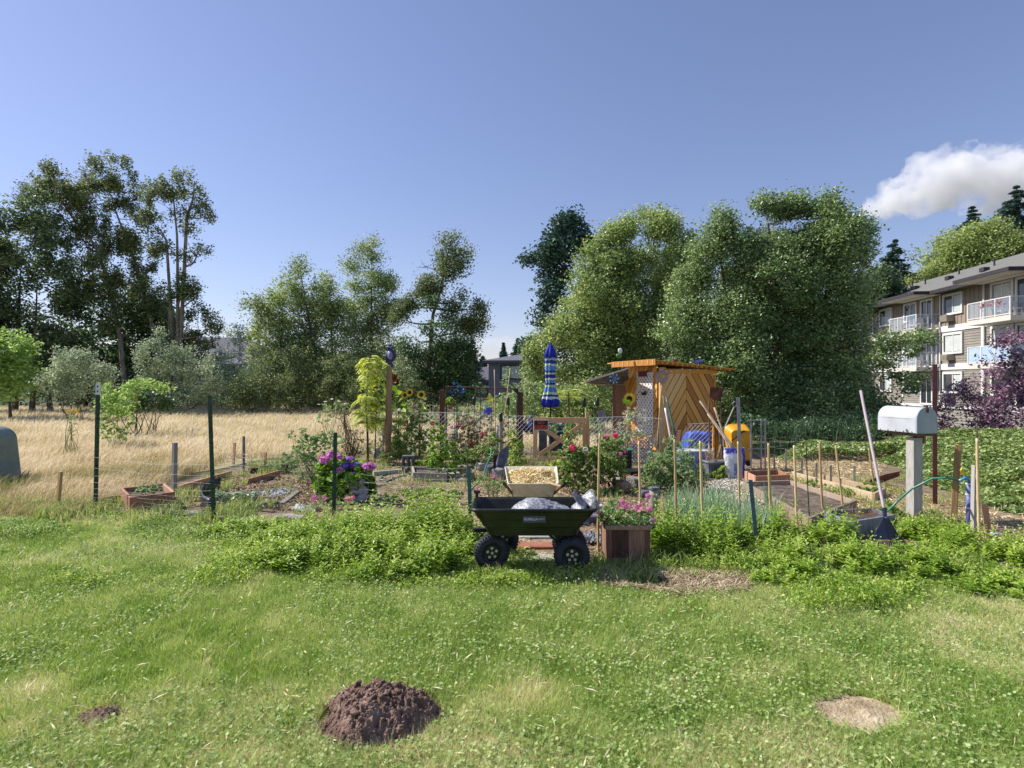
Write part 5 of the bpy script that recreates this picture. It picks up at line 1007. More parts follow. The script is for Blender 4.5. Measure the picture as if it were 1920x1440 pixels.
c = G(1660, 915); mb = MB(); mb.add([c + Vector(q) for q in ((-.3, 0, .02), (-.2, .02, .12), (0, 0, .2), (.2, 0, .24), (.2, 0, .17), (0, 0, .1), (-.15, 0, .03))], [(0, 1, 2, 3, 4, 5, 6)]); o = mb.build('saw_blade', m_rust, at=c); o.modifiers.new('t', 'SOLIDIFY').thickness = .01; tag(o, 'curved rusty metal scrap lying on the straw left of the mailbox post', 'scrap metal')

# ================================================================ CREAM WHEELBARROW
m_cream = mat('cream_paint', ['#b9b49c', '#cfcab2', '#dedac6'], 4, .5, .1, 30, dirt=('#8f8a76', 9, .6)); m_hand = wood('handle_wood', ['#a68a66', '#c2a680', '#d6bd9a'])
c = Vector((.235, 6.55, 0)); T = thing('wheelbarrow', 'cream steel wheelbarrow full of straw behind the garden cart', 'wheelbarrow', c); k = []
def wr(z, hx, y0, y1, rr=.06): return [(c.x + x, c.y + y, z) for x, y in rrect(0, (y0 + y1) / 2, hx, (y1 - y0) / 2, rr)]
def wr2(z0_, z1_, hx0, hx1, y0, y1):  # rim slopes up to the far end
    out = []
    for x, y in rrect(0, (y0 + y1) / 2, 1, (y1 - y0) / 2, .05):
        t = (y - y0) / (y1 - y0); hx = hx0 + (hx1 - hx0) * t; out.append((c.x + np.clip(x, -1, 1) * hx, c.y + y, z0_ + (z1_ - z0_) * t))
    return out
mb = MB(); rings = [wr2(.17, .2, .17, .17, -.12, .25), wr2(.16, .19, .19, .2, -.15, .3), wr2(.38, .44, .27, .31, -.28, .5), wr2(.402, .472, .285, .33, -.30, .53), wr2(.41, .48, .275, .32, -.29, .52), wr2(.39, .45, .262, .305, -.27, .49), wr2(.19, .21, .18, .19, -.13, .28)]
loft(mb, rings); mb.build('tub', m_cream, T, bevel=.004)
mb = MB(); 
for s_ in (-1, 1): mb.tube([(c.x + s_ * .31, c.y - .62, .46), (c.x + s_ * .22, c.y - .1, .24), (c.x + s_ * .08, c.y + .5, .12)], .014, 8); mb.tube([(c.x + s_ * .22, c.y - .1, .24), (c.x + s_ * .2, c.y - .18, .0)], .013, 8)
mb.build('frame', m_rust, T)
for s_ in (-1, 1): MB().tube([(c.x + s_ * .315, c.y - .64, .465), (c.x + s_ * .30, c.y - .55, .425)], .02, 10).build('grip', m_blk, T)
MB().lathe((c.x, c.y + .55, .17), [(.08, -.03), (.16, -.035), (.17, 0), (.16, .035), (.08, .03)], 24, Matrix.Rotation(R(90), 3, 'Y')).build('wheel', m_rubber, T, smooth=True)
n = 2600; a = rng.uniform(-1, 1, (n, 2)); z = .36 + .07 * (1 - a[:, 0] ** 2) * (1 - a[:, 1] ** 2) + rng.random(n) * .03 + .05 * (a[:, 1] + 1) / 2
mb = MB(); leaves(mb, np.stack([c.x + a[:, 0] * (.25 + .03 * a[:, 1]), c.y + .1 + a[:, 1] * .35, z], 1), .11, .8, .06, jit=.6); mb.box((c.x, c.y + .1, .30), (.42, .6, .12)); o = mb.build('straw', mat('golden_straw', ['#a98c50', '#d6bc7c', '#ecdba8', '#f4e8c4'], 5, .8, by='both'), at=(c.x, c.y, .3)); tag(o, 'heap of golden straw inside the cream wheelbarrow', 'straw')
T = thing('hand_rake', 'short rake with a wooden handle lying across the straw', 'rake', (c.x, c.y - .1, .42)); MB().tube([P(1000, 897, 6.5), P(1054, 913, 6.1)], .014, 10).build('handle', m_hand, T)
mb = MB(); e = P(1018, 893, 6.55); [mb.tube([e + Vector((i * .022, .02, .0)), e + Vector((i * .022 + .005, 0, .05)), e + Vector((i * .022 + .01, -.03, .04))], .0035, 5) for i in range(5)]; mb.tube([e, e + Vector((.1, .02, 0))], .004, 5); mb.build('tines', m_blk, T)

# ================================================================ SHED
A = Vector((3.205, 12.3, 0)); er = Vector((math.cos(R(20)), math.sin(R(20)), 0)); el = Vector((-math.sin(R(20)), math.cos(R(20)), 0)); Ls = 1.43
T = thing('garden_shed', 'small golden wooden shed with herringbone planks and a flat roof', 'shed', A + er * .7 + el * .7)
SM = Matrix(((er.x, el.x, 0, A.x), (er.y, el.y, 0, A.y), (0, 0, 1, 0), (0, 0, 0, 1)))      # x along the right wall, y along the left wall
zt = 1.83
mb = MB(SM); mb.box((Ls / 2, Ls / 2, zt / 2), (Ls - .06, Ls - .06, zt)); mb.build('backing_wall', mat('dark_gap', ['#241509', '#3a2411'], 6, .9), T)
def clip(poly, x0, x1, y0, y1):
    for ax, lim, sg in ((0, x0, 1), (0, x1, -1), (1, y0, 1), (1, y1, -1)):
        out = []
        for i in range(len(poly)):
            p, q = poly[i], poly[(i+1) % len(poly)]; ip, iq = (p[ax] - lim) * sg >= 0, (q[ax] - lim) * sg >= 0
            if ip: out.append(p)
            if ip != iq:
                t = (lim - p[ax]) / (q[ax] - p[ax]); out.append((p[0] + (q[0]-p[0])*t, p[1] + (q[1]-p[1])*t))
        poly = out
        if len(poly) < 3: return []
    return poly
def planks(mb, u0, u1, uc, v0, v1, ang, pw, gap, o, ex, ey, dep, both=True):
    for sg in ((1, -1) if both else (1,)):
        a0, a1 = (u0, uc) if sg > 0 else (uc, u1)
        if not both: a0, a1 = u0, u1
        t = math.tan(R(ang)); st = pw / math.cos(R(ang)); b = v0 - 3 * abs(u1 - u0) * abs(t)
        while b < v1 + 3:
            f = lambda x, o_: b + o_ + (x - uc) * t * sg
            pol = [(a0, f(a0, gap)), (a1, f(a1, gap)), (a1, f(a1, st)), (a0, f(a0, st))]
            if sg < 0: pass
            pol = clip(pol, a0 + .004, a1 - .004, v0, v1)
            if len(pol) > 2: mb.prism(pol, o, ex, ey, dep, rnd=rng.choice([.05, .3, .5, .6, .75, .95]))
            b += st
mb = MB(SM); planks(mb, .09, Ls - .01, .66, .12, 1.74, 58, .14, .034, (0, .008, 0), (1, 0, 0), (0, 0, 1), .03); mb.build('right_wall', m_gold, T)
mb = MB(SM); M2 = (0, 0, 0); planks(mb, .09, Ls, .7, .05, 1.9, -52, .135, .032, (-.022, 0, 0), (0, 1, 0), (0, 0, 1), .03, False); mb.build('left_wall', m_gold, T)
mb = MB(SM); mb.box((Ls / 2, -.03, 1.78), (Ls + .06, .03, .1)); mb.box((Ls - .02, -.03, .85), (.05, .034, 1.7)); mb.build('trim', m_gold, T, bevel=.003)
mb = MB(SM); mb.box((.03, -.03, .93), (.15, .05, 1.86)); mb.build('corner_post', wood('new_gold_wood', ['#b07c3c', '#c99a58', '#dcb57c']), T, bevel=.004)
mb = MB(SM); R0 = [(-.32, -.3), (Ls + .33, -.3), (Ls + .33, Ls + .3), (-.32, Ls + .3)]
zz = lambda x: 1.985 - (x + .32) * .083
V = [(x, y, zz(x)) for x, y in R0] + [(x, y, zz(x) + .025) for x, y in R0]; mb.add(V, [(3, 2, 1, 0), (4, 5, 6, 7), (0, 1, 5, 4), (1, 2, 6, 5), (2, 3, 7, 6), (3, 0, 4, 7)]); rf = mb.build('roof', m_gold, T)
mb = MB(SM)
mb.box((-.335, .58, 1.96), (.025, 1.8, .13)); mb.build('fascia', m_gold, rf)
mb = MB(SM)
for i in range(9): mb.box((-.351, -.25 + i * .2, 1.965), (.012, .02, .1), rnd=.9)
for i in range(16): mb.box((-.25 + i * .125, .6, zz(-.25 + i * .125) - .017), (.045, 1.75, .03))
mb.build('rafters', m_gold, rf)
# lattice panel on the left wall: crossing strips
mb = MB(SM)
def strips(sg):
    s_ = -1.6
    while s_ < 2.6:
        pol = clip([(0, s_), (.66, s_ + .66 * sg), (.66, s_ + .66 * sg + .05), (0, s_ + .05)], 0, .66, 0, 1.32)
        if len(pol) > 2: mb.prism(pol, (-.03 - (.006 if sg > 0 else .0), .22, .42), (0, 1, 0), (0, 0, 1), .006)
        s_ += .115
strips(1); strips(-1); mb.box((-.033, .55, .43), (.012, .66, .03)); mb.box((-.033, .55, 1.74), (.012, .66, .03))
mb.build('lattice_panel', mat('white_lattice', ['#e2e4e8', '#eceef0'], 4, .5), T)
mb = MB(SM); mb.box((-.04, .62, 1.81 - .08), (.02, .34, .12)); mb.build('plaque', mat('red_plaque', ['#5c1519', '#7e2024', '#31324a'], 30, .6), T)
# awning on the left
L2 = thing('lean_to_roof', 'grey corrugated lean-to roof sloping down from the left side of the shed', 'awning', A + el * .8 - er * .5); mb = MB(SM)
mb = MB(); aw = [P(1179, 691, 12.65), P(1177, 721, 13.9), P(1117, 721, 13.7), P(1097, 717, 12.2)]; V = aw + [q + Vector((0, 0, .03)) for q in aw]; mb.add(V, [(0, 1, 2, 3), (7, 6, 5, 4), (0, 3, 7, 4), (1, 5, 6, 2), (3, 2, 6, 7), (0, 4, 5, 1)]); mb.build('roof_sheet', m_slate, L2)
mb = MB(); mb.bar(aw[0] + Vector((0, -.02, .01)), aw[3] + Vector((0, -.02, .01)), .02, .035, (0, 1, 0)); mb.bar(aw[3], aw[2], .02, .035); mb.bar(aw[1] - Vector((0, 0, .03)), aw[2] - Vector((0, 0, .03)), .03, .05); mb.build('rafter', m_pine, L2)
mb = MB(); mb.bar(g0(1151, 12.9), P(1151, 708, 12.9), .06, .06); mb.build('support_post', m_redd, L2)
mb = MB(); pc = P(1163, 765, 13.5); mb.box((pc.x, pc.y, .78), (.26, .02, 1.4)); mb.build('particle_board', mat('particle_board', ['#6e5238', '#97765a', '#b5967a'], 60, .9, .4, 90), L2)
# things on and about the shed
def dsk(M, c, r, m, T=None): pass
c = SM @ Vector((.0, -.075, 1.66)); T3 = thing('sun_ornament', 'round metal sun ornament hanging at the top of the shed corner', 'ornament', c); mb = MB(); A90 = Matrix.Rotation(R(90), 3, 'X')
mb.lathe(c, [(.12, -.004), (.128, 0), (.12, .004)], 28, A90); 
mb.build('disc', mat('bronze_lilac', ['#8a7a80', '#b0a2a4'], 30, .5, metal=.2), T3); mb = MB(); 
for i in range(24):
    a = i / 24 * 6.283; mb.bar(c + Vector((math.cos(a) * .1, -.006, math.sin(a) * .1)), c + Vector((math.cos(a) * .152, -.006, math.sin(a) * .152)), .016, .006, (0, 1, 0))
mb.build('rays', mat('bronze_light', ['#a99aa0', '#c7bcbc'], 30, .5), T3); MB().lathe(c - Vector((0, .008, 0)), [(.05, -.006), (.05, .006)], 20, A90).build('centre', mat('brass', ['#b08a3a', '#c8a458'], 20, .4, metal=.3), T3)
c = SM @ Vector((-.09, .52, 1.28)); T3 = thing('hose_reel_hook', 'small black bracket on the white lattice panel', 'bracket', c); mb = MB(); mb.box(c, (.08, .05, .06)); mb.box(c + Vector((.03, -.04, .03)), (.03, .05, .08)); mb.box(c + Vector((-.07, 0, .04)), (.08, .01, .015)); mb.build('bracket', m_blk, T3)
def sunflower(name, label, hd, r, base, pm=F_yel, nrm=(0, -1, .2), leafn=6, group=None, cat='sunflower'):
    T = thing(name, label, cat, (base.x, base.y, 0), group); nrm = Vector(nrm).normalized(); A_ = nrm.to_track_quat('Z', 'Y').to_matrix(); hd = Vector(hd)
    mb = MB(); mb.tube([base, base.lerp(hd, .5) + Vector((.03, .05, 0)), hd - nrm * .03 + Vector((0, .02, 0))], [.012, .01, .007], 7); mb.build('stem', m_gstem, T)
    mb = MB(); k = 22
    for ring_, q in ((1.0, 0), (.85, .5)):
        for j in range(k):
            a = 2 * math.pi * (j + q) / k; d1 = A_ @ Vector((math.cos(a), math.sin(a), .15)); s1 = A_ @ Vector((-math.sin(a), math.cos(a), 0)); m_ = hd + d1 * r * .45
            mb.add([m_, m_ + d1 * r * .3 * ring_ + s1 * r * .13, m_ + d1 * r * .62 * ring_ + nrm * r * .1, m_ + d1 * r * .3 * ring_ - s1 * r * .13], [(0, 1, 2, 3)], rng.random(1))
    mb.build('petals', pm, T); mb = MB(); mb.lathe(hd + nrm * .005, [(r * .5, -.01), (r * .5, .005), (r * .3, .02), (.001, .022)], 16, A_); mb.build('seed_disc', m_seed, T)
    mb = MB(); pts = np.array([tuple(base.lerp(hd, t) + Vector((rng.uniform(-.1, .1), rng.uniform(-.1, .1), 0))) for t in np.linspace(.35, .95, leafn)]); leaves(mb, pts, .2, .5, .8, droop=.6); mb.build('leaves', L_hyd, T)
    return T
m_gstem = mat('green_stem', ['#4f6a34', '#6f8a4a'], 9, .7)
def hf(px, py, d): return P(px, py, d), g0(px + rng.uniform(-6, 6), d + .03)
h_, b_ = hf(1180, 748, 11.4); sunflower('sunflower', 'large orange sunflower in front of the shed lattice', h_, .12, b_, leafn=3)
GS2 = 'sunflowers behind the bird post'
for px, py, r_, lb, pm in ((739, 707, .07, 'dark red sunflower touching the bird post', F_mar), (742, 716, .08, 'drooping brown sunflower under the dark red one', F_mar), (759, 741, .075, 'small yellow sunflower nearest to the bird post', F_yel), (768, 736, .08, 'pale yellow sunflower between two others', F_yel), (790, 740, .09, 'brightest yellow sunflower, farthest right of the clump', F_yel), (716, 715, .07, 'sunflower head seen from behind left of the bird post', L_hyd)):
    h_, b_ = hf(px, py, 11.9); sunflower('sunflower', lb, h_, r_, b_, pm, group=GS2, leafn=7)
# roof ornaments
k = mpp(13.0)
c = P(1160, 672, 12.7); T3 = thing('rooster_ornament', 'small white and green animal ornament on the left roof corner of the shed', 'ornament', c); MB().ball(c + Vector((0, 0, .06)), .07, 12, 9, .2, (1, .7, .7)).build('body', mat('green_paint', ['#3c6a2c', '#5c9040'], 9, .5), T3, smooth=True); MB().ball(c + Vector((.03, 0, .17)), .05, 12, 9, .3, (1, .8, 1.2)).build('head', m_white, T3, smooth=True)
c = P(1265, 682, 12.8); T3 = thing('squirrel_ornament', 'small reddish animal ornament on the middle of the shed roof', 'ornament', c); MB().ball(c + Vector((0, 0, .05)), .05, 12, 9, .3, (1.1, .7, 1)).build('body', m_rust, T3, smooth=True); MB().ball(c + Vector((.05, 0, .1)), .03, 10, 8, .2).build('head', m_rust, T3, smooth=True)
c = P(1310, 684, 12.9); T3 = thing('solar_panel', 'tiny tilted solar panel on the shed roof', 'solar panel', c); MB().box(c + Vector((0, 0, .08)), (.17, .1, .01), (R(35), R(-15), 0)).build('panel', m_navy, T3); MB().tube([c + Vector((0, 0, -.03)), c + Vector((0, 0, .08))], .008, 6).build('stand', m_galv, T3)
pts = [SM @ Vector((-.3, -.33, 1.87)), SM @ Vector((-.05, -.36, 1.80)), SM @ Vector((.3, -.36, 1.85)), SM @ Vector((.8, -.35, 1.84)), SM @ Vector((1.4, -.34, 1.80))]; T3 = thing('string_lights', 'string of small clear bulbs hung under the shed roof edge', 'string lights', pts[0]); 
fine = [pts[i].lerp(pts[i+1], j / 5) - Vector((0, 0, .02 * math.sin(j / 5 * 3.14))) for i in range(4) for j in range(5)]; MB().tube(fine, .004, 5).build('cable', m_blk, T3)
for i in range(0, 18, 2): MB().ball(fine[i] - Vector((0, 0, .025)), .014, 8, 6).build('bulb', m_white, T3)
c = P(1152, 712, 12.0); T3 = thing('wind_spinner', 'small blue glass ornament hanging from the lean-to roof', 'ornament', c); mb = MB()
for i in range(7): a = i / 7 * 6.28; mb.tube([c, c + Vector((math.cos(a) * .09, 0, math.sin(a) * .1 + .02))], .006, 5); mb.ball(c + Vector((math.cos(a) * .09, 0, math.sin(a) * .1 + .02)), .02, 8, 6)
mb.build('arms', mat('blue_glass', ['#2c6fa8', '#5aa6cf'], 9, .15), T3); MB().tube([c, c + Vector((0, 0, .18))], .003, 5).build('cord', m_blk, T3)

# ================================================================ PARASOL
du = 12.2; k = mpp(du); c = g0(1032, du); T = thing('parasol', 'closed blue and white striped garden parasol', 'parasol', c)
MB().tube([(c.x, c.y, 0), (c.x, c.y, P(0, 690, du).z)], .018, 10).build('pole', m_dark, T)
mu = bpy.data.materials.new('parasol_stripes'); mu.use_nodes = True; t = mu.node_tree; tc = t.nodes.new('ShaderNodeTexCoord'); sp = t.nodes.new('ShaderNodeSeparateXYZ'); mr = t.nodes.new('ShaderNodeMapRange'); cr = t.nodes.new('ShaderNodeValToRGB'); cr.color_ramp.interpolation = 'CONSTANT'
z0_, z1_ = P(0, 764, du).z, P(0, 645, du).z; no = t.nodes.new('ShaderNodeTexNoise'); no.inputs['Scale'].default_value = 9; ma = t.nodes.new('ShaderNodeMath'); ma.operation = 'MULTIPLY_ADD'; ma.inputs[1].default_value = .06
t.links.new(tc.outputs['Object'], sp.inputs[0]); t.links.new(tc.outputs['Object'], no.inputs[0]); t.links.new(no.outputs[0], ma.inputs[0]); t.links.new(sp.outputs[2], ma.inputs[2]); t.links.new(ma.outputs[0], mr.inputs[0]); mr.inputs[1].default_value = z0_ + .03; mr.inputs[2].default_value = z1_ + .03
e = cr.color_ramp.elements; seq = [(0, '#1a2a9c'), (.13, '#c8d4dc'), (.17, '#1c2f86'), (.2, '#c9d3a2'), (.24, '#5a86c8'), (.32, '#b9c79a'), (.35, '#203088'), (.38, '#6f9bd2'), (.43, '#d0d8c8'), (.46, '#1b2c98'), (.52, '#c4cf9e'), (.55, '#27398f'), (.58, '#5f8ccb'), (.66, '#cdd6b0'), (.69, '#2a3a94'), (.74, '#9fb8d8'), (.78, '#20308e'), (.80, '#1a2aa0')]
while len(e) < len(seq): e.new(.5)
for i, (p_, cc_) in enumerate(seq): e[i].position = p_; e[i].color = lin(cc_)
t.links.new(mr.outputs[0], cr.inputs[0]); t.links.new(cr.outputs[0], t.nodes['Principled BSDF'].inputs['Base Color']); t.nodes['Principled BSDF'].inputs['Roughness'].default_value = .75
def pleat(prof, n=64, folds=8, amp=.22):
    V = []
    for px_r, py in prof:
        z = P(0, py, du).z
        for j in range(n): a = 2 * math.pi * j / n; rr = px_r * k * (1 + amp * math.cos(folds * a + py * .03) * min(1, px_r / 6)); V.append((c.x + rr * math.cos(a), c.y + rr * math.sin(a), z + .008 * math.cos(folds * a)))
    m_ = len(prof); f = [(i*n+j, i*n+(j+1) % n, (i+1)*n+(j+1) % n, (i+1)*n+j) for i in range(m_-1) for j in range(n)]; return V, f
mb = MB(); mb.add(*pleat([(6, 664), (8.5, 675), (8.5, 700), (8, 712), (6.8, 717), (8, 722), (12, 738), (15, 750), (15.5, 757), (12, 763), (3, 762)])); mb.build('canopy', mu, T, at=(c.x, c.y, 0), smooth=True)
mb = MB(); mb.add(*pleat([(1.5, 645), (4, 648), (8, 658), (11.5, 670), (9, 671)], amp=.15)); mb.build('canopy_top', mu, T, at=(c.x, c.y, 0), smooth=True)
MB().lathe((c.x, c.y, P(0, 718, du).z), [(.085, -.01), (.085, .01)], 16).build('strap', m_navy, T)

# ================================================================ GATE AND SIGN
dg_ = 10.7; k = mpp(dg_)
def gpnt(px, py, dy=0): return P(px, py, dg_ + dy)
T = thing('wooden_gate', 'new pine garden gate with diagonal braces below the parasol', 'gate', g0(1050, dg_))
m_gate = wood('gate_pine', ['#b98a5c', '#d2a678', '#e2bd94'])
for n_, a, b, w_ in (('top_rail', (1000, 788), (1100, 788), .1), ('left_stile', (1004, 794), (1003, 858), .08), ('right_stile', (1096, 794), (1095, 862), .07), ('bottom_rail', (1008, 861), (1092, 861), .08)):
    MB().bar(gpnt(*a), gpnt(*b), .035, w_, (0, 1, 0)).build(n_, m_gate, T, bevel=.003)
for a, b in (((1090, 797), (1012, 853)), ((1012, 797), (1088, 852))):
    p_, q_ = gpnt(*a, dy=.02 if a[0] > 1050 else .045), gpnt(*b, dy=.02 if a[0] > 1050 else .045); MB().bar(p_, q_, .022, .08, (0, 1, 0)).build('brace', m_gate, T, bevel=.002)
b, t = g0(1102, dg_ + .05), P(1101, 774, dg_ + .05); tag(MB().bar(b, t, .07, .07).build('gate_post', m_stake, at=b, bevel=.004), 'rough wooden post at the right end of the pine gate', 'post')
c = gpnt(1014.5, 797, -.035); T = thing('warning_sign', 'black and orange sign with a white frame on the gate', 'sign', c); sw, sh_ = .285, .2
MB().box(c, (sw, .008, sh_)).build('frame', m_white, T, bevel=.002); MB().box(c - Vector((0, .006, 0)), (sw - .03, .005, sh_ - .03)).build('panel', m_blk, T)
m_so = mat('sign_orange', ['#d8431a', '#e4521f'], 5, .5); 
text_obj('lettering', 'NO', c + Vector((0, -.0095, .043)), .078, m_so, (R(90), 0, 0), T); MB().box(c + Vector((0, -.0095, -.038)), (sw - .045, .003, .06)).build('band', m_so, T); text_obj('lettering', 'TRESPASSING', c + Vector((0, -.0118, -.038)), .044, m_blk, (R(90), 0, 0), T, wscale=.86)
m_tub = mat('navy_plastic', ['#262c5c', '#343c74', '#454e88'], 5, .5)
c = g0(1043, 12.0); T = thing('blue_bin', 'dark blue plastic tub standing behind the pine gate', 'bin', c); MB().lathe((c.x, c.y, 0), [(.2, .1), (.24, .62), (.25, .64), (.25, .66)], 4, Matrix.Rotation(R(45), 3, 'Z')).build('tub', m_tub, T, bevel=.01); MB().box((c.x, c.y, .52), (.42, .44, .03)).build('band', mat('pale_blue', ['#9fd0e0', '#7fb6d2'], 5, .5), T)
c = g0(1018, 11.6); T = thing('grey_bin', 'narrow grey upright bin behind the left half of the gate', 'bin', c); MB().box((c.x, c.y, .33), (.16, .2, .66), tz=.95).build('body', m_slate, T, bevel=.01); MB().box((c.x, c.y, .675), (.18, .22, .03)).build('lid', m_slate, T)
c = g0(988, 11.6); o = crumple('blue_tarp', 'dark blue tarp bundled behind the netting left of the gate', c, .18, .2, .3, m_tub, 3, 'tarp')
for v_ in o.data.vertices: v_.co.z = v_.co.z * 1.6 + .45
# right tarp and totes
T = thing('blue_tarp', 'shiny blue tarp draped over a pile in front of the herringbone wall', 'tarp', g0(1310, 10.9)); cc = g0(1312, 10.9); n = 30; u = np.linspace(-1, 1, n); X, Y = np.meshgrid(u, u, indexing='ij')
Z = .68 * (1 - np.clip(np.maximum(np.abs(X), np.abs(Y)), .55, 1) ** 3 * .9) + .08 * (fbm(X * 4, Y * 4, s=111) - .5); MB().grid(np.stack([cc.x + X * .36, cc.y + Y * .3, Z], -1).reshape(-1, 3), n, n).build('tarp', m_blue, T)
def tote(name, label, px, d, sx, sy, sz, m, lidm=None, rot=0.1, group=None):
    c = g0(px, d); T = thing(name, label, 'bin', c, group); M = rotz(rot, c); MB(M).box((0, 0, sz / 2), (sx, sy, sz), (R(180), 0, 0), tz=1).build('body', m, T, bevel=.012)
    mb = MB(M); mb.box((0, 0, sz + .012), (sx + .04, sy + .04, .024)); mb.build('lid', lidm or m, T, bevel=.006)
    mb = MB(M); [mb.box((-sx / 2 + (i + .5) * sx / 5, -sy / 2 - .006, sz * .45), (.015, .012, sz * .7)) for i in range(5)]; mb.build('ribs', m, T); return T
tote('storage_bin', 'grey plastic storage box below the bundle of kindling', 1340, 9.2, .34, .3, .24, m_slate, m_galv); tote('storage_bin', 'pale blue storage box behind the tomato plant', 1300, 9.5, .5, .3, .38, mat('pale_blue_box', ['#6c76b4', '#8a94c6'], 5, .5), m_white)
tote('storage_bin', 'dark bin with a green lid left of the grey lattice', 1171, 9.8, .2, .2, .36, m_blk, mat('green_lid', ['#2a7a58', '#3b9470'], 5, .4)); tote('storage_bin', 'low black crate behind the peony bush', 1190, 9.0, .4, .3, .12, m_blk)
c = g0(1268, 9.4); tag(MB().lathe((c.x, c.y - .2, P(0, 851, 9.2).z), [(.06, -.006), (.065, 0), (.06, .006)], 20, Matrix.Rotation(R(80), 3, 'X')).build('white_lid', m_white, at=c), 'round white lid resting among the tomato leaves', 'lid')
mb = MB(); a_ = g0(1182, 10.0); ex = Vector((1, .1, 0)).normalized()
for sg in (1, -1):
    s_ = -.6
    while s_ < .9:
        pol = clip([(0, s_), (.4, s_ + .4 * sg), (.4, s_ + .4 * sg + .022), (0, s_ + .022)], 0, .4, 0, .42)
        if len(pol) > 2: mb.prism(pol, a_ + Vector((0, .006 * sg, .08)), ex, (0, 0, 1), .006)
        s_ += .062
tag(mb.build('lattice_fence', mat('grey_lattice', ['#7c7e92', '#9799a8'], 6, .6), at=a_), 'low grey diagonal lattice fence panel left of the shed corner post', 'fence panel')
# yellow wheelbarrow stood on end
m_yel = mat('yellow_paint', ['#c28a14', '#d49a1c', '#dda82e'], 4, .4, dirt=('#8e6d2a', 12, .66)); dy_ = 10.0; k = mpp(dy_); c = g0(1384, dy_)
T = thing('yellow_wheelbarrow', 'yellow wheelbarrow tub stood on end behind the tool handles', 'wheelbarrow', c)
def yr(s_, dy, r_): return [(P(1384 + x * s_, 833 + y * s_, dy_).x, dy_ + dy, P(0, 833 + y * s_, dy_).z) for x, y in rrect(0, 0, 25, 38, r_)]
mb = MB(); loft(mb, [yr(.6, -.2, 9), yr(.72, -.19, 11), yr(.95, .02, 14), yr(1.0, .04, 15), yr(1.0, .05, 15), yr(.9, .03, 13), yr(.6, -.16, 9)]); mb.build('tub', m_yel, T, bevel=.008)
mb = MB(); mb.bar(P(1345, 800, dy_ + .1), P(1358, 868, dy_ - .05), .02, .04); mb.tube([P(1372, 826, dy_ - .25), P(1395, 808, dy_ - .22), P(1402, 812, dy_ - .1)], .012, 8); mb.bar(P(1401, 800, dy_), P(1403, 868, dy_), .03, .03); mb.build('frame', m_dark, T)
MB().lathe(P(1402, 866, dy_ - .1), [(.03, -.03), (.07, -.03), (.075, 0), (.07, .03), (.03, .03)], 18, Matrix.Rotation(R(70), 3, 'Y')).build('wheel', m_rubber, T, smooth=True)
c = g0(1343, 10.1); T = thing('yellow_tarp', 'narrow yellow panel standing between shed and wheelbarrow tub', 'panel', c); pol = [P(1336, 800, 10.1), P(1343, 797, 10.15), P(1352, 835, 10.15), P(1360, 862, 10.1), P(1352, 868, 10.05), P(1335, 858, 10.05)]; o = MB().add(pol, [tuple(range(6))]).build('panel', m_yel, T); o.modifiers.new('t', 'SOLIDIFY').thickness = .02
# sack with purple top
d_ = 9.0; k = mpp(d_); c = g0(1377, d_); T = thing('seed_sack', 'white and purple plastic sack standing behind the orange wooden box', 'sack', c)
def bagpart(nm, m, y0, y1, x0=-19, x1=19, off=0, lift=0):
    n = 20; V = []
    for i in range(n):
        v = i / (n - 1); py = y0 + (y1 - y0) * v; w_ = 19 + 1.2 * math.sin((py - 840) / 8)
        for j in range(n):
            u = j / (n - 1) * 2 * math.pi if off == 0 else None
            if off == 0: X_, Y_ = math.cos(u) * w_ * k, math.sin(u) * w_ * k * .5 * min(1, .35 + (py - 838) / 30)
            else: xx = x0 + (x1 - x0) * j / (n - 1); X_ = xx * k; Y_ = -math.sqrt(max(0, 1 - (xx / (w_ + .5)) ** 2)) * w_ * k * .5 * min(1, .35 + (py - 838) / 30) - off
            V.append((c.x + X_ + .004 * math.sin(py * .7 + j), d_ + Y_ + .006 * math.sin(py * .5 + j * 2), P(0, py + lift, d_).z))
    o = MB().grid(np.array(V), n, n).build(nm, m, T, smooth=True); return o
bagpart('body', mat('sack_white', ['#b5bcc9', '#cfd4dc', '#dfe2e8'], 12, .4, .5, 30), 839, 899); bagpart('top_band', mat('sack_purple', ['#3d35a8', '#5a52c0'], 9, .4), 840, 849, -18.5, 18.5, .004); bagpart('side_band', _mats['sack_purple'], 849, 893, 13, 18.6, .004); bagpart('label_patch', mat('sack_blue', ['#5f86c8', '#86a8da'], 9, .4), 868, 889, -4, 8, .005)
# tool handles
TG = 'long tool handles leaning in the sack and tub'
def pole(name, label, a, b, r, m, cat='tool handle', group=None): return tag(MB().tube([a.lerp(b, i / 6) for i in range(7)], r, 9).build(name, m, at=b, smooth=True), label, cat, group)
m_hgrey = wood('grey_handle', ['#857872', '#a3968e', '#bcb0a6'], .7, (1, 1, .1), 14, .2)
for a, b, m_, lb in (((1312, 752, 9.5), (1380, 846, 8.95), m_hgrey, 'longest pale tool handle leaning left, topmost of the bundle'), ((1327, 776, 9.4), (1377, 848, 9.0), m_hand, 'second pale handle just below the longest one'), ((1339, 764, 9.3), (1369, 848, 9.05), m_hand, 'light handle leaning steeply into the sack'), ((1329, 752, 9.6), (1332, 862, 9.6), m_redd, 'dark upright tool handle left of the yellow tub'), ((1352, 806, 9.4), (1381, 846, 9.05), m_bam, 'short pale handle closest to the yellow tub'), ((1347, 800, 9.8), (1358, 880, 9.7), m_slate, 'dark grey pole between yellow panel and yellow tub')):
    pole('tool_handle', lb, P(*a), P(*b), .014, m_, group=TG)
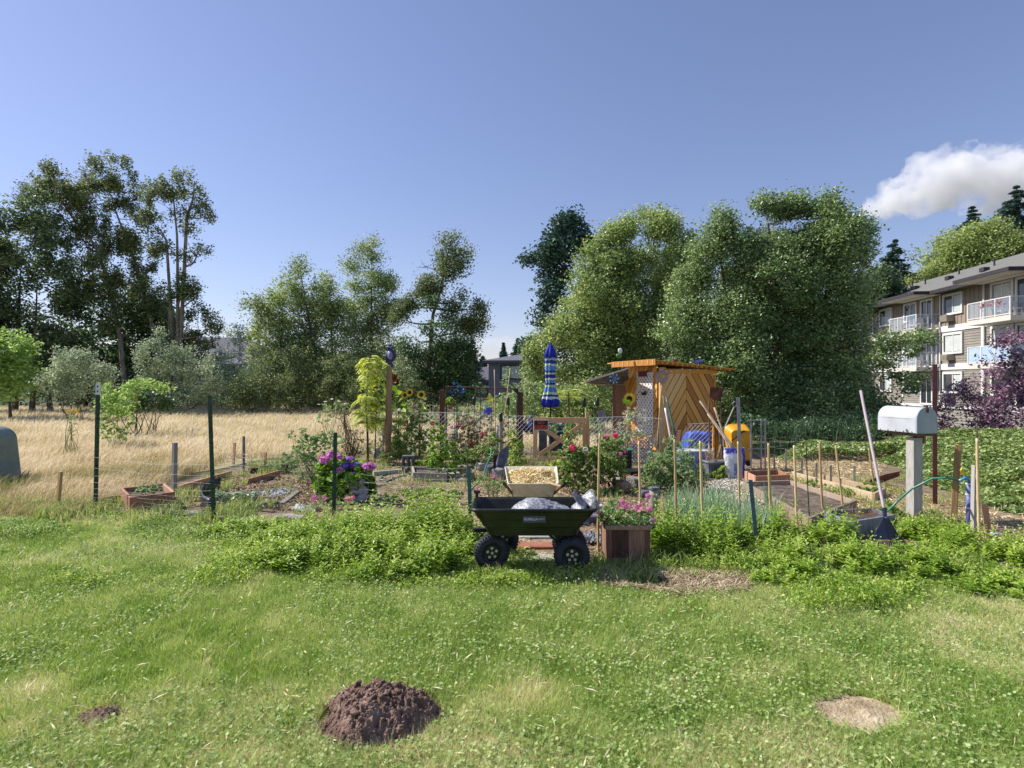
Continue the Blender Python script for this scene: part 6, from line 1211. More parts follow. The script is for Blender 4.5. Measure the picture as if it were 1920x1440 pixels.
for a, b, r_, m_, lb in (((1249, 745, 11.9), (1270, 830, 11.6), .02, mat('green_pole_paint', ['#2a5a50', '#3d7468'], 8, .5), 'dark green pole leaning against the shed corner'), ((1243, 742, 12.0), (1258, 835, 11.7), .013, m_red, 'reddish handle leaning beside the dark green pole'), ((1240, 722, 12.0), (1231, 845, 11.8), .009, m_bam, 'thin bamboo rod standing at the shed corner post'), ((1247, 765, 11.9), (1262, 845, 11.6), .02, m_white, 'white pipe leaning beside the dark green pole')):
    pole('leaning_pole', lb, P(*a), P(*b), r_, m_, 'pole', 'poles leaning on the shed corner')
T = thing('rusty_shovel', 'rusty square shovel blade raised beside the shed wall', 'shovel', g0(1345, 9.9)); mb = MB(); pol = [P(1331, 726, 9.9), P(1356, 727, 9.9), P(1354, 742, 9.88), P(1350, 750, 9.9), P(1338, 751, 9.9), P(1330, 743, 9.88)]; o = mb.add(pol, [tuple(range(6))]).build('blade', m_rust, T); o.modifiers.new('t', 'SOLIDIFY').thickness = .012
for a in ((1339, 750), (1351, 749)): MB().tube([P(*a, 9.9), P(a[0] + 2, 860, 9.85)], .014, 8).build('leg', m_rust, T)
T = thing('garden_fork', 'tool with a small D-shaped grip leaning behind the yellow tub', 'garden fork', g0(1362, 10.2)); a, b = P(1376, 764, 10.2), P(1360, 800, 10.2); MB().tube([a, b, P(1356, 860, 10.25)], .012, 8).build('shaft', m_hgrey, T); c = P(1379, 757, 10.2)
MB().tube([a, P(1373, 757, 10.2), P(1377, 753, 10.2), P(1383, 755, 10.2), P(1382, 760, 10.2), a], .009, 8).build('grip', m_galv, T)
T = thing('kindling', 'bundle of split wood and small tools stuck in the grey box', 'wood bundle', g0(1340, 9.15)); mb = MB()
for i in range(9): a = P(1334 + rng.uniform(-8, 8), 868, 9.1 + rng.uniform(-.06, .06)); mb.bar(a, a + Vector((rng.uniform(-.16, .2), rng.uniform(-.05, .05), rng.uniform(.15, .32))), .025, .012)
mb.build('sticks', m_pine, T)
T = thing('pipe_rack', 'tall blue-grey metal pipe rack standing right of the yellow tub', 'rack', g0(1422, 9.7))
for px in (1408, 1427, 1435): MB().tube([P(px, 785, 9.7), g0(px, 9.7)], .014, 8).build('upright', m_galv, T)
for py in (788, 841): MB().tube([P(1402, py, 9.7), P(1438, py, 9.7)], .012, 8).build('crossbar', m_galv, T)
T = thing('square_shovel', 'grey square shovel standing blade up right of the parasol', 'shovel', g0(1138, 10.9)); pol = [P(1119, 771, 10.9), P(1133, 768, 10.9), P(1140, 788, 10.9), P(1125, 792, 10.9)]; o = MB().add(pol, [(0, 1, 2, 3)]).build('blade', mat('grey_steel', ['#6c636c', '#8c838a'], 9, .5), T); o.modifiers.new('t', 'SOLIDIFY').thickness = .01; MB().tube([P(1132, 790, 10.9), P(1140, 862, 10.9)], .013, 8).build('handle', m_hgrey, T)
for px, lb in ((1095, 'black garden torch left of the square shovel'), (1120, 'black garden torch nearer to the lean-to roof')):
    T = thing('garden_torch', lb, 'torch', g0(px, 12.6), 'black garden torches behind the gate'); MB().tube([g0(px, 12.6), P(px, 762, 12.6)], .01, 8).build('pole', m_blk, T); MB().lathe(P(px, 762, 12.6), [(.02, 0), (.045, .03), (.04, .13), (.028, .16), (.01, .2)], 14).build('lantern', m_blk, T)

# ================================================================ BIRD POST, BIRD BATH, TRELLIS
db = 10.8; k = mpp(db); b = G(727, 868); t = P(730, 684, db); mb = MB(); pts, rs = [], []
for i in range(31):
    u = i / 30; pts.append(b.lerp(t, u) - Vector((0, 0, .05 * (1 - u))) + Vector((.006 * math.sin(u * 17), 0, 0))); rs.append((.072 - .022 * u) * (1 + .05 * math.sin(u * 41)) * (1.12 if i in (5, 12, 18, 24) else 1))
mb.tube(pts, rs, 14)
for u, s_ in ((.42, -1), (.62, -1), (.78, -1), (.78, 1), (.3, 1), (.5, 1)): p = b.lerp(t, u); mb.tube([p, p + Vector((s_ * .075, -.02, .03))], [.03, .02], 8)
tag(mb.build('log_post', m_log, at=b, smooth=True), 'knobbly peeled log post standing in the garden with a bird figure on top', 'post')
T = thing('bird_figure', 'blue carved owl like bird figure perched on top of the log post', 'statue', t)
def remesh(o, vs): m_ = o.modifiers.new('remesh', 'REMESH'); m_.mode = 'VOXEL'; m_.voxel_size = vs; m_.use_smooth_shade = True; s_ = o.modifiers.new('smooth', 'SMOOTH'); s_.iterations = 4; return o
def Q(px, py, dy=0): return P(px, py, db + dy)
mb = MB(); mb.ball(Q(732, 668), .1, 16, 12, 0, (.75, .7, 1.15)); mb.ball(Q(731, 652), .07, 16, 12, 0, (.9, .9, .85)); mb.ball(Q(724.5, 670, 0), .05, 12, 10, 0, (.45, .8, 2.1)); mb.ball(Q(739.5, 668, 0), .05, 12, 10, 0, (.45, .8, 2.1), (0, .12, 0)); mb.ball(Q(731, 680), .06, 12, 10, 0, (.9, .8, .9)); mb.ball(Q(729, 686), .03, 10, 8); mb.ball(Q(735, 686), .03, 10, 8)
remesh(mb.build('body', m_navy, T), .008); MB().ball(Q(731.5, 667, -.045), .062, 16, 12, .1, (.75, .6, 1.3)).build('belly', mat('grey_feathers', ['#77788e', '#9495a6'], 30, .8), T, smooth=True)
mb = MB(); mb.ball(Q(728, 645, -.01), .04, 12, 8, .2, (1.2, .9, .6)); mb.build('crest', m_white, T, smooth=True); mb = MB(); mb.ball(Q(732, 652, -.06), .014, 8, 6, 0, (.8, 1.6, 1)); mb.build('beak', m_galv, T, smooth=True)
mb = MB(); [mb.ball(Q(x_, 649.5, -.055), .009, 8, 6) for x_ in (729, 735)]; mb.build('eyes', m_tw, T)
c = g0(721, 11.8); T = thing('bird_bath', 'grey stone bird bath behind the log post', 'bird bath', c); MB().lathe((c.x, c.y, 0), [(.16, 0), (.16, .04), (.1, .08), (.07, .15), (.06, .35), (.075, .6), (.06, .66), (.1, .7)], 20).build('pedestal', m_conc, T, smooth=True); MB().lathe((c.x, c.y, .7), [(.08, 0), (.2, .02), (.24, .07), (.245, .085), (.21, .08), (.1, .045), (.01, .04)], 28).build('basin', m_conc, T, smooth=True)
c = g0(706, 11.3); tag(remesh(MB().ball((c.x, c.y, .09), .09, 12, 10, .3, (.9, .8, 1)).ball((c.x + .02, c.y - .02, .2), .055, 12, 10, .2).build('garden_figure', m_conc, at=c), .01), 'small pale stone figure sitting left of the bird bath', 'statue')
# couple statue by the hydrangea
ds = 7.25; c = g0(669, ds); 
def Q(px, py, dy=0): return P(px, py, ds + dy)
mb = MB(); k = mpp(ds)
for px, py, r_, sq, dy, rt in ((666, 893, 7.5, (1, 1, 1.05), 0, 0), (665, 911, 9.5, (1, .9, 1.5), .0, .05), (667, 930, 13, (1, .85, 1.1), .01, 0), (678, 903, 6.6, (1, 1, 1.05), -.05, 0), (679, 919, 7.5, (.95, .9, 1.5), -.05, -.05), (679, 934, 9.5, (1, .9, 1.0), -.05, 0), (659, 915, 4.5, (.8, .9, 2.2), -.02, .35), (666, 922, 4, (2.2, .8, .8), -.08, .3), (686, 920, 3.8, (.8, .9, 2.3), -.05, -.2), (672, 905, 3, (1, 1, 1.3), -.03, 0), (662, 887, 3, (1.3, 1, .8), .01, 0), (671, 941, 17, (1, .7, .22), 0, 0)):
    mb.ball(Q(px, py, dy), r_ * k, 16, 12, .12, sq, (0, rt, 0), sd=px)
T = thing('couple_statue', 'grey stone statue of two small embracing figures before the hydrangea', 'statue', c); remesh(mb.build('figures', mat('grey_cast_stone', ['#85848a', '#a3a2a7', '#bebdc0'], 14, .9, .5, 70), T), .006)
# trellis
dt = 11.2; mt = mat('dark_bronze', ['#2b2826', '#4a403a'], 9, .5, metal=.3)
def Q(px, py, dy=0): return P(px, py, dt + dy)
T = thing('metal_arch', 'dark square metal arch frame hung with ornaments in the middle garden', 'trellis', g0(900, dt))
for n_, a, b in (('left_leg', Q(837, 726), g0(836, dt)), ('right_leg', Q(971, 729), g0(968, dt))): MB().tube([a, b], .016, 8).build(n_, mt, T)
MB().tube([Q(835, 725), Q(972, 729)], .012, 8).build('crossbar', m_rust, T)
mb = MB(); mb.prism([(0, 0), (.1, 0), (0, -.1)], Q(838, 727), (1, 0, 0), (0, 0, 1), .02); mb.prism([(0, 0), (0, -.1), (-.1, 0)], Q(970, 730), (1, 0, 0), (0, 0, 1), .02); mb.build('corner_brace', mt, T)
mb = MB()
for px in (852, 858, 879, 901, 921, 943): mb.tube([Q(px, 740, .1), g0(px, dt + .1)], .006, 6)
mb.build('plant_rods', mt, T)
for px, y0, lb in ((829, 731, 'thick brown square post at the left end of the metal arch'), (976, 735, 'thick brown square post at the right end of the metal arch')):
    b = g0(px, dt + .1); tag(MB().bar(b, P(px, y0, dt + .1), .095, .095).build('wooden_post', wood('brown_post', ['#4a2c22', '#6a4334', '#7f5746']), at=b, bevel=.005), lb, 'post', 'brown posts of the metal arch')
T = thing('blue_spinner', 'blue metal flower wind spinner on a rod by the left arch leg', 'ornament', Q(856, 730, -.1)); c = Q(857, 731, -.1); mb = MB(); mb2 = MB()
for j in range(46): q = unit(1)[0] * (.14, .05, .14); leaves(mb, np.array([tuple(c)]) + q, .055, .1, .9)
mb.build('petals', mat('blue_metal', ['#2a4a86', '#4877ae', '#6f9cc6'], 9, .3, by='rnd', metal=.3), T); MB().tube([c, g0(854, dt - .1)], .006, 6).build('rod', m_dark, T)
for px, py, lb, dd in ((889, 752, 'small black lantern hanging in the middle of the metal arch', 0), (953, 752, 'small black lantern near the right leg of the metal arch', 0), (939, 782, 'black torch head on a thick pole before the metal arch', -1.2)):
    d0 = dt + dd; c = P(px, py, d0); T = thing('garden_lantern', lb, 'lantern', c, 'black garden lanterns'); mb = MB(); mb.lathe(c, [(.03, -.08), (.03, .05), (.036, .055), (.01, .085)], 12); mb.build('housing', m_blk, T); MB().tube([c - Vector((0, 0, .08)), g0(px, d0)], .007 if dd == 0 else .03, 8).build('rod', m_dark if dd == 0 else m_grey, T)
c = Q(844, 762, -.12); T = thing('flower_pot', 'orange clay pot with a green plant hanging at the left arch leg', 'flower pot', c); MB().lathe(c, [(.035, -.05), (.055, .0), (.06, .01), (.05, .012)], 18).build('pot', m_terr, T, smooth=True); mb = MB(); crown(mb, [(c + Vector((0, 0, .1)), .07)], 260, .05, csize=.03, rough_n=1, gap=.2); mb.build('foliage', L_mint, T); MB().tube([c + Vector((0, 0, .02)), Q(839, 727, -.05)], .003, 5).build('cord', m_dark, T)
def flat_leafy(name, label, c, spec, cat='ornament'):
    T = thing(name, label, cat, c)
    for n_, m_, qs, s_ in spec: mb = MB(); leaves(mb, np.array(c) + np.array(qs), s_, 0, .8, outw=np.array([(0, -3, 0)] * len(qs))); mb.build(n_, m_, T)
    MB().tube([c, Vector((c.x, c.y + .01, 0))], .004, 5).build('rod', m_dark, T)
flat_leafy('butterfly_ornament', 'purple and turquoise butterfly ornament under the metal arch', Q(913, 770, -.1), [('wings', F_vio, [(-.05, 0, 0), (.05, 0, .01), (-.03, 0, -.07), (.04, 0, -.06), (0, 0, -.03)], .12), ('head', mat('turquoise', ['#5cb4b0', '#8fd0c8'], 9, .4), [(0, 0, .09), (-.02, 0, .08)], .07)])
flat_leafy('yellow_ornament', 'bright yellow ornament above the purple butterfly', Q(918, 750, -.05), [('vane', mat('lemon_yellow', ['#d8c81c', '#eadc50'], 9, .4), [(0, 0, .06), (.02, 0, -.02), (-.01, 0, .0), (.02, 0, -.09), (0, 0, .11)], .1)])
flat_leafy('glass_ornament', 'pale blue glass ornament low at the left side of the metal arch', P(855, 803, 10.6), [('glass', mat('pale_glass', ['#9cc8dc', '#c4dfe8'], 9, .1), [(0, 0, 0), (.01, 0, .05), (-.02, 0, -.06), (0, 0, -.1)], .1)])
for a, b, lb in (((927, 693, 10.4), (930, 862, 10.2), 'tallest thin pale rod rising before the grey house'), ((957, 690, 10.6), (943, 800, 10.3), 'thin bamboo rod leaning right before the grey house')): pole('thin_rod', lb, P(*a), P(*b), .008, m_bam, 'rod')
pole('thin_rod', 'pale weathered thick rod beside the black torch pole', P(933, 800, 9.9), g0(931, 9.9), .022, m_grey, 'rod')
c = g0(940, 8.9); T = thing('slate_slab', 'upright dark slate slab leaning at the rock edge', 'stone slab', c); o = MB().add([P(930, 868, 8.9), P(935, 850, 8.95), P(950, 836, 9.05), (P(954, 840, 9.05)), P(951, 862, 8.95), P(942, 882, 8.85), P(930, 882, 8.85)], [tuple(range(7))]).build('slab', m_slate, T); o.modifiers.new('t', 'SOLIDIFY').thickness = .04
c = g0(929, 9.1); mb = MB(); mb.box((c.x, c.y, .2), (.07, .06, .32)); mb.box((c.x + .03, c.y, .35), (.1, .05, .04)); tag(mb.build('hose_hanger', m_blk, at=c, bevel=.01), 'black plastic hose hanger beside the slate slab', 'hose hanger')
pts = [P(922, 837, 9.1), P(920, 856, 9.0), P(912, 872, 8.6), P(906, 893, 8.1), P(896, 905, 7.7)]; pts.append(G(884, 918)); tag(MB().tube(pts, .012, 8).build('garden_hose', m_hose, at=pts[-1], smooth=True), 'dark green hose looping down from the black hanger', 'hose')
pts = [G(790, 884), G(770, 890), G(745, 897), G(725, 905), G(712, 902), G(716, 894), G(735, 888)]; [setattr(p, 'z', .02) for p in pts]; tag(MB().tube(pts, .014, 8).build('garden_hose', m_hose, at=pts[0], smooth=True), 'green hose coiled on the bare ground right of the hydrangea', 'hose')
c = g0(766, 9.6); T = thing('cinder_block', 'grey hollow block set on edge left of the lettuce bed', 'block', c); mb = MB(); [mb.box((c.x + dx, c.y, .14), (.025, .14, .26)) for dx in (-.085, 0, .085)]; [mb.box((c.x, c.y, z), (.195, .14, .025)) for z in (.0125, .2825)]; mb.build('block', m_slate, T)
c = g0(982, 8.6); T = thing('flower_pot', 'empty pale grey pot standing left of the gate', 'flower pot', c); MB().lathe((c.x, c.y, 0), [(.06, 0), (.09, .2), (.105, .21), (.105, .24), (.085, .24), (.06, .05)], 20).build('pot', m_conc, T, smooth=True)
# utility cabinet at the left edge
c = Vector((-7.93, 8.4, 0)); T = thing('utility_cabinet', 'grey-green utility pedestal cabinet cut off by the left picture edge', 'utility cabinet', c); M = rotz(R(0), c); mu_ = mat('cabinet_paint', ['#5f6f6c', '#71807d', '#7f8d8a'], 3, .5, .05, 30, dirt=('#565f5a', 6, .62))
mb = MB(M)
def cr_(z, hx, hy, cx=0): return [(x, y, z) for x, y in rrect(cx, 0, hx, hy, .07)]
loft(mb, [cr_(0, .50, .34), cr_(.02, .47, .31), cr_(.40, .445, .29)] + [cr_(.66 + .22 * math.sin(a_), .11 + .32 * math.cos(a_) ** .6, .08 + .19 * math.cos(a_) ** .6) for a_ in np.linspace(0, 1.5, 12)]); mb.build('housing', mu_, T, smooth=True)
mb = MB(M); mb.bar((-.3, -.312, .55), (.44, -.302, .365), .012, .008, (0, 1, 0)); mb.build('seam', m_dark, T)

# ================================================================ PLANTS IN THE GARDEN
def bush(name, label, cat, d, lobes, nl, ls, lm, blooms=(), group=None, base=None, stems=6, bname='blossom', sm=None, **kw):
    k = mpp(d); cx = base or sum(l[0] for l in lobes) / len(lobes); T = thing(name, label, cat, g0(cx, d), group); LB = []; sb = MB()
    for lo in lobes:
        px, py, r = lo[:3]; rx, rz = (r if hasattr(r, '__len__') else (r, r)); c = P(px, py, d + rng.uniform(-.4, .4) * rx * k); c.z = max(c.z, .04); LB.append((c, (rx*k, rx*k*.9, rz*k)))
        for _ in range(max(2, stems // len(lobes))): limb(sb, T.location + Vector((rng.uniform(-.05, .05), rng.uniform(-.05, .05), 0)), c + Vector(unit(1)[0]) * rx * k * .6, .006, .002, .2, 5, 6)
    sb.build('stems', sm or m_gstem, T); fm = MB(); kk = dict(csize=max(.02, 3.5 * k), rough_n=3, gap=.38, hollow=.25); kk.update(kw); crown(fm, LB, nl, ls, **kk); fm.build('foliage', lm, T)
    for b_ in blooms:
        x_, y_, r_, m_ = b_[:4]; mb = MB(); ball_bloom(mb, P(x_, y_, d - rng.uniform(.0, .2)), r_ * k, b_[4] if len(b_) > 4 else 60, sq=b_[5] if len(b_) > 5 else .85); mb.build(bname, m_, T)
    return T
bush('hydrangea', 'purple and pink flowering hydrangea behind the black-green post', 'shrub', 7.35, [(645, 900, (46, 34)), (622, 885, (26, 22)), (672, 892, (28, 22)), (615, 920, (24, 26)), (690, 915, (14, 26)), (645, 930, (40, 20)), (635, 868, (24, 14))], 3600, .085, L_hyd,
     [(609, 862, 9, F_mag, 150), (619, 853, 8, F_mag, 130), (635, 856, 7, F_mag, 110), (655, 860, 9, F_pur, 120, .35), (648, 873, 9, F_vio, 120, .5), (662, 873, 9, F_pur, 130, .55), (671, 870, 7, F_vio, 90, .5), (691, 874, 12, F_mag, 170, .55), (682, 886, 8, F_vio, 120, .7), (636, 883, 7, F_mag, 110), (700, 876, 6, F_mag, 80, .6)], bname='flower_head', csize=.05)
def small_flowers(name, label, d, lobes, nl, fls, lm=L_pet, fm_=F_pink, ls=.024, r_=None, **kw):
    T = bush(name, label, 'flowering plant', d, lobes, nl, ls, lm, **kw)
    for x_, y_, q in fls: mb = MB(); petunia(mb, P(x_, y_, d - .06), q * mpp(d)); mb.build('flower', fm_, T)
    return T
small_flowers('petunia_plant', 'petunias with pink flowers at the foot of the black-green post', 6.75, [(600, 955, (16, 12)), (625, 958, (20, 12)), (655, 955, (18, 12))], 1500, [(590, 932, 5), (587, 938, 4), (608, 934, 4.5), (652, 935, 5), (657, 938, 4), (620, 946, 4), (642, 953, 4), (662, 933, 4)])
small_flowers('petunia_plant', 'straggly petunias with small pale flowers left of the cream wheelbarrow', 7.0, [(905, 905, (16, 14)), (925, 915, (16, 14)), (940, 905, (12, 12))], 900, [(924, 892, 4), (898, 915, 3), (935, 898, 3), (770, 910, 3)][:3])
small_flowers('petunia_plant', 'low petunias flowering pink in front of the green hose', 7.3, [(775, 917, (14, 8)), (795, 920, (14, 8))], 500, [(769, 911, 4), (792, 910, 4), (775, 908, 3)])
# sumac with pinnate fronds
def frond(mb, sb, a, dr, L_, n=11, ls=.1, droop=.5):
    a = Vector(a); dr = Vector(dr).normalized(); pts = []; 
    for i in range(n + 1):
        u = i / n; pts.append(a + dr * L_ * u + Vector((0, 0, -droop * L_ * u * u)))
    sb.tube(pts, [.004 * (1 - .6 * i / n) for i in range(n + 1)], 4, cap=False); side = dr.cross(Vector((0, 0, 1))).normalized()
    for i in range(2, n + 1):
        t = (pts[i] - pts[i-1]).normalized(); s0 = ls * (1.1 - .55 * i / n)
        for sg in (1, -1):
            d1 = (side * sg + t * .45 + Vector((0, 0, -.3))).normalized(); m_ = pts[i]; wv = t * s0 * .14; nb = Vector((0, 0, .006))
            mb.add([m_, m_ + d1 * s0 * .5 + wv + nb, m_ + d1 * s0, m_ + d1 * s0 * .5 - wv + nb], [(0, 1, 2, 3)], rng.random(1))
d = 10.7; T = thing('sumac_tree', 'bright yellow-green young sumac tree beside the log post', 'tree', g0(690, d)); sb = MB(); fb = MB(); tk = [P(690, 868, d), P(689, 810, d), P(686, 760, d), P(690, 710, d), P(693, 665, d)]; tk[0].z = -.02
MB().tube(tk, [.022, .02, .016, .012, .008], 8).build('trunk', m_bark, T, smooth=True)
MB().tube([P(703, 868, d + .2), P(705, 780, d + .2), P(708, 700, d + .2)], [.012, .01, .006], 7).build('trunk', m_bark, T, smooth=True)
for i in range(95):
    u = rng.uniform(.3, 1.0) ; q = u * 4; j = min(3, int(q)); p = tk[j].lerp(tk[j+1], q - j); 
    if i % 4 == 0: p = p + Vector((.16, .2, 0))
    a = rng.uniform(0, 6.28); frond(fb, sb, p, (math.cos(a), math.sin(a) * .8, rng.uniform(.1, .9)), rng.uniform(.24, .42), 11, .15, .75)
sb.build('leaf_stalks', m_gstem, T); fb.build('crown', L_sum, T)
d = 15.5; T = thing('sumac_shoot', 'yellow-green feathery sumac shoot right of the parasol', 'shrub', g0(1075, d)); sb = MB(); fb = MB()
for i in range(16): a = rng.uniform(0, 6.28); frond(fb, sb, P(1065 + rng.uniform(-14, 14), 735 + rng.uniform(-4, 14), d), (math.cos(a), math.sin(a), .5), .5, 12, .16, .5)
MB().tube([g0(1068, d), P(1066, 735, d)], .02, 7).build('trunk', m_bark, T); sb.build('leaf_stalks', m_gstem, T); fb.build('foliage', L_sum, T)
bush('thorny_bush', 'leggy brown twiggy bush between the field and the sumac', 'shrub', 11.2, [(665, 815, (20, 30)), (650, 790, (16, 24)), (680, 840, (22, 20)), (640, 770, (14, 18))], 1300, .03, L_dryb, stems=60, sm=m_bark, gap=.5)
bush('feathery_weed', 'tall feathery green weed behind the hydrangea', 'shrub', 8.6, [(600, 850, (26, 40)), (575, 840, (26, 26)), (580, 880, (26, 30)), (625, 830, (20, 26)), (560, 815, (20, 14))], 4600, .035, L_tom, stems=24, gap=.4)
bush('squash_plant', 'pale leaved squash plant sprawling over the dark cloth', 'plant', 7.2, [(440, 935, (30, 10)), (415, 938, (20, 10)), (465, 928, (20, 9))], 170, .12, leafmat('squash_leaves', ['#5c7a44', '#8aa070', '#c4ccb4', '#dde0d0'], .5, .2, 2), gap=.3, csize=.07)
bush('young_plant', 'small green plant growing in the tapered box planter', 'plant', 6.95, [(275, 918, (22, 7)), (295, 912, (12, 6))], 260, .045, L_tom, gap=.2)
bush('lettuce', 'bright green lettuce filling the small grey bordered bed', 'plant', 9.75, [(800, 870, (20, 8)), (785, 872, (12, 7)), (818, 866, (14, 8))], 600, .06, L_mint, gap=.2)
bush('rose_bush', 'dark leaved rose bush with coral blooms between log post and arch', 'rose bush', 10.6, [(765, 820, (28, 26)), (785, 800, (24, 26)), (800, 830, (26, 22)), (760, 845, (30, 16)), (775, 785, (16, 16))], 3800, .04, L_rose, [(773, 781, 4.5, F_org), (759, 796, 4, F_org), (811, 794, 4.5, F_org), (818, 807, 3.5, F_org)], stems=16)
bush('rose_bush', 'light green leafy rose shrub in the brown bed left of the teal post', 'rose bush', 9.0, [(830, 840, (26, 26)), (820, 810, (16, 18)), (845, 870, (24, 20)), (815, 865, (18, 16)), (828, 895, (16, 12))], 2600, .05, L_hyd, stems=12)
bush('rose_bush', 'red flowering rose bush under the metal arch', 'rose bush', 10.3, [(880, 830, (30, 22)), (905, 835, (30, 20)), (870, 800, (20, 24)), (930, 815, (24, 24)), (895, 860, (34, 12))], 3600, .04, L_dryb, [(904, 813, 5, F_hot), (884, 831, 4.5, F_red), (893, 833, 3.5, F_red), (860, 795, 4, F_pink), (868, 801, 3.5, F_hot)], stems=26)
bush('tall_weed', 'pale green tall weeds filling the back of the metal arch', 'shrub', 12.4, [(880, 775, (34, 22)), (930, 770, (34, 26)), (955, 730, (18, 34)), (985, 770, (26, 26)), (860, 790, (30, 14)), (810, 790, (30, 16)), (970, 800, (24, 22))], 5600, .045, L_tom, [(897, 772, 3, F_yel), (1097, 768, 5, F_yel), (1107, 772, 5, F_yel)][:1], stems=40)
bush('green_shrub', 'narrow bright green shrub right of the slate slab', 'shrub', 9.3, [(968, 840, (16, 22)), (972, 865, (18, 18)), (962, 820, (10, 14))], 1500, .04, L_mint, stems=8)
bush('peony_bush', 'large peony like bush with hot pink blooms right of the cream wheelbarrow', 'rose bush', 7.9, [(1100, 870, (44, 34)), (1140, 855, (38, 34)), (1070, 860, (26, 30)), (1090, 900, (44, 22)), (1155, 880, (26, 26)), (1050, 885, (16, 16)), (1065, 815, (12, 14)), (1150, 830, (24, 18))], 10500, .042, L_rose, [(1073, 839, 6.5, F_hot), (1137, 818, 4.5, F_pink), (1153, 816, 6, F_hot), (1173, 846, 4, F_pink), (1164, 850, 4, F_pink), (1097, 842, 5, F_wht), (1131, 909, 3.5, F_hot)], stems=20)
bush('lily_plant', 'low yellow-green plant at the foot of the pine gate', 'plant', 9.2, [(1030, 880, (18, 10)), (1045, 872, (12, 10))], 600, .05, L_sum, stems=8)
bush('tall_perennial', 'whitish flowering perennial in front of the lattice panel', 'shrub', 10.9, [(1190, 800, (30, 26)), (1170, 820, (26, 26)), (1205, 830, (28, 22)), (1180, 775, (16, 16)), (1150, 830, (24, 20)), (1128, 825, (18, 18))], 4200, .035, leafmat('silver_leaves', ['#7c8c5c', '#a3ab84', '#cfd0bc', '#dcd6cc'], .6, .3, 2), stems=40)
bush('tomato_plant', 'broad bluish green tomato plants behind the bamboo canes', 'tomato plant', 8.0, [(1250, 885, (34, 30)), (1290, 890, (34, 30)), (1225, 900, (24, 24)), (1270, 860, (30, 22)), (1310, 900, (24, 20)), (1230, 860, (16, 12)), (1255, 915, (44, 16))], 13000, .032, L_tom, stems=30, gap=.36)
bush('tomato_plant', 'thin tomato shoots rising behind the brick red post', 'tomato plant', 9.6, [(1290, 832, (26, 10)), (1255, 825, (12, 16)), (1312, 838, (12, 8))], 900, .035, L_tom, stems=18)
bush('grass_clump', 'tuft of green grass growing between the storage boxes and sack', 'grass', 8.9, [(1350, 890, (12, 16))], 300, .06, L_mint, stems=10)
bush('hedge_sapling', 'light green bushy sapling behind the tall white tipped post', 'shrub', 13.2, [(205, 785, (24, 26)), (225, 765, (20, 22)), (190, 760, (14, 22)), (215, 815, (26, 14)), (245, 790, (14, 14))], 3000, .05, L_lime, stems=16, gap=.42)
bush('ragwort', 'tall weed with flat yellow flower heads in the dry field at left', 'wild flower', 11.5, [(136, 795, (8, 24)), (132, 780, (6, 10))], 260, .03, L_tom, [(128, 772, 5, F_yel, 60, .3), (140, 770, 6, F_yel, 70, .3), (148, 774, 4, F_yel, 50, .3)], stems=14, bname='flower_head')
bush('wild_carrot', 'pale white flowering weeds at the far end of the field left of the sumac', 'wild flower', 13.5, [(620, 770, (18, 14)), (640, 760, (14, 12)), (605, 785, (14, 12))], 900, .04, L_pet, [(610, 753, 3, F_wht, 40, .3), (622, 748, 3, F_wht, 40, .3), (635, 752, 3, F_wht, 40, .3), (648, 757, 3, F_wht, 40, .3), (598, 758, 2.5, F_wht, 30, .3)], stems=20, bname='flower_head')
# dead stalks in the blue-grey planter, leeks
c = top(1612, 965, .12); n = 260; x = c[0] + rng.uniform(-.22, .22, n); y = c[1] + rng.uniform(-.07, .07, n); mb = MB(); blades(mb, x, y, np.full(n, .1), rng.uniform(.05, .17, n), np.full(n, .003), .8)
tag(mb.build('dead_stalks', leafmat('dead_stalks', ['#7a5a44', '#a08468', '#c4ae90'], .9, .1), at=(c[0], c[1], .1)), 'tuft of dead straw coloured stalks in the blue-grey planter', 'dead plant')
n = 460; px = rng.uniform(1250, 1455, n); py = rng.uniform(955, 1022, n); q = np.array([tuple(G(a, b)) for a, b in zip(px, py)]); k_ = fbm(q[:, 0] * 3, q[:, 1] * 3, s=121) > .38; q = q[k_]; n = len(q); mb = MB()
for _ in range(4): blades(mb, q[:, 0] + rng.normal(0, .012, n), q[:, 1], np.zeros(n), rng.uniform(.2, .42, n), np.full(n, .011), .35, None, 2)
o = mb.build('leek_leaves', L_leek, at=(float(q[:, 0].mean()), float(q[:, 1].mean()), 0)); o['kind'] = 'stuff'; tag(o, 'upright blue-green leek and onion leaves behind the right mint patch', 'leeks')
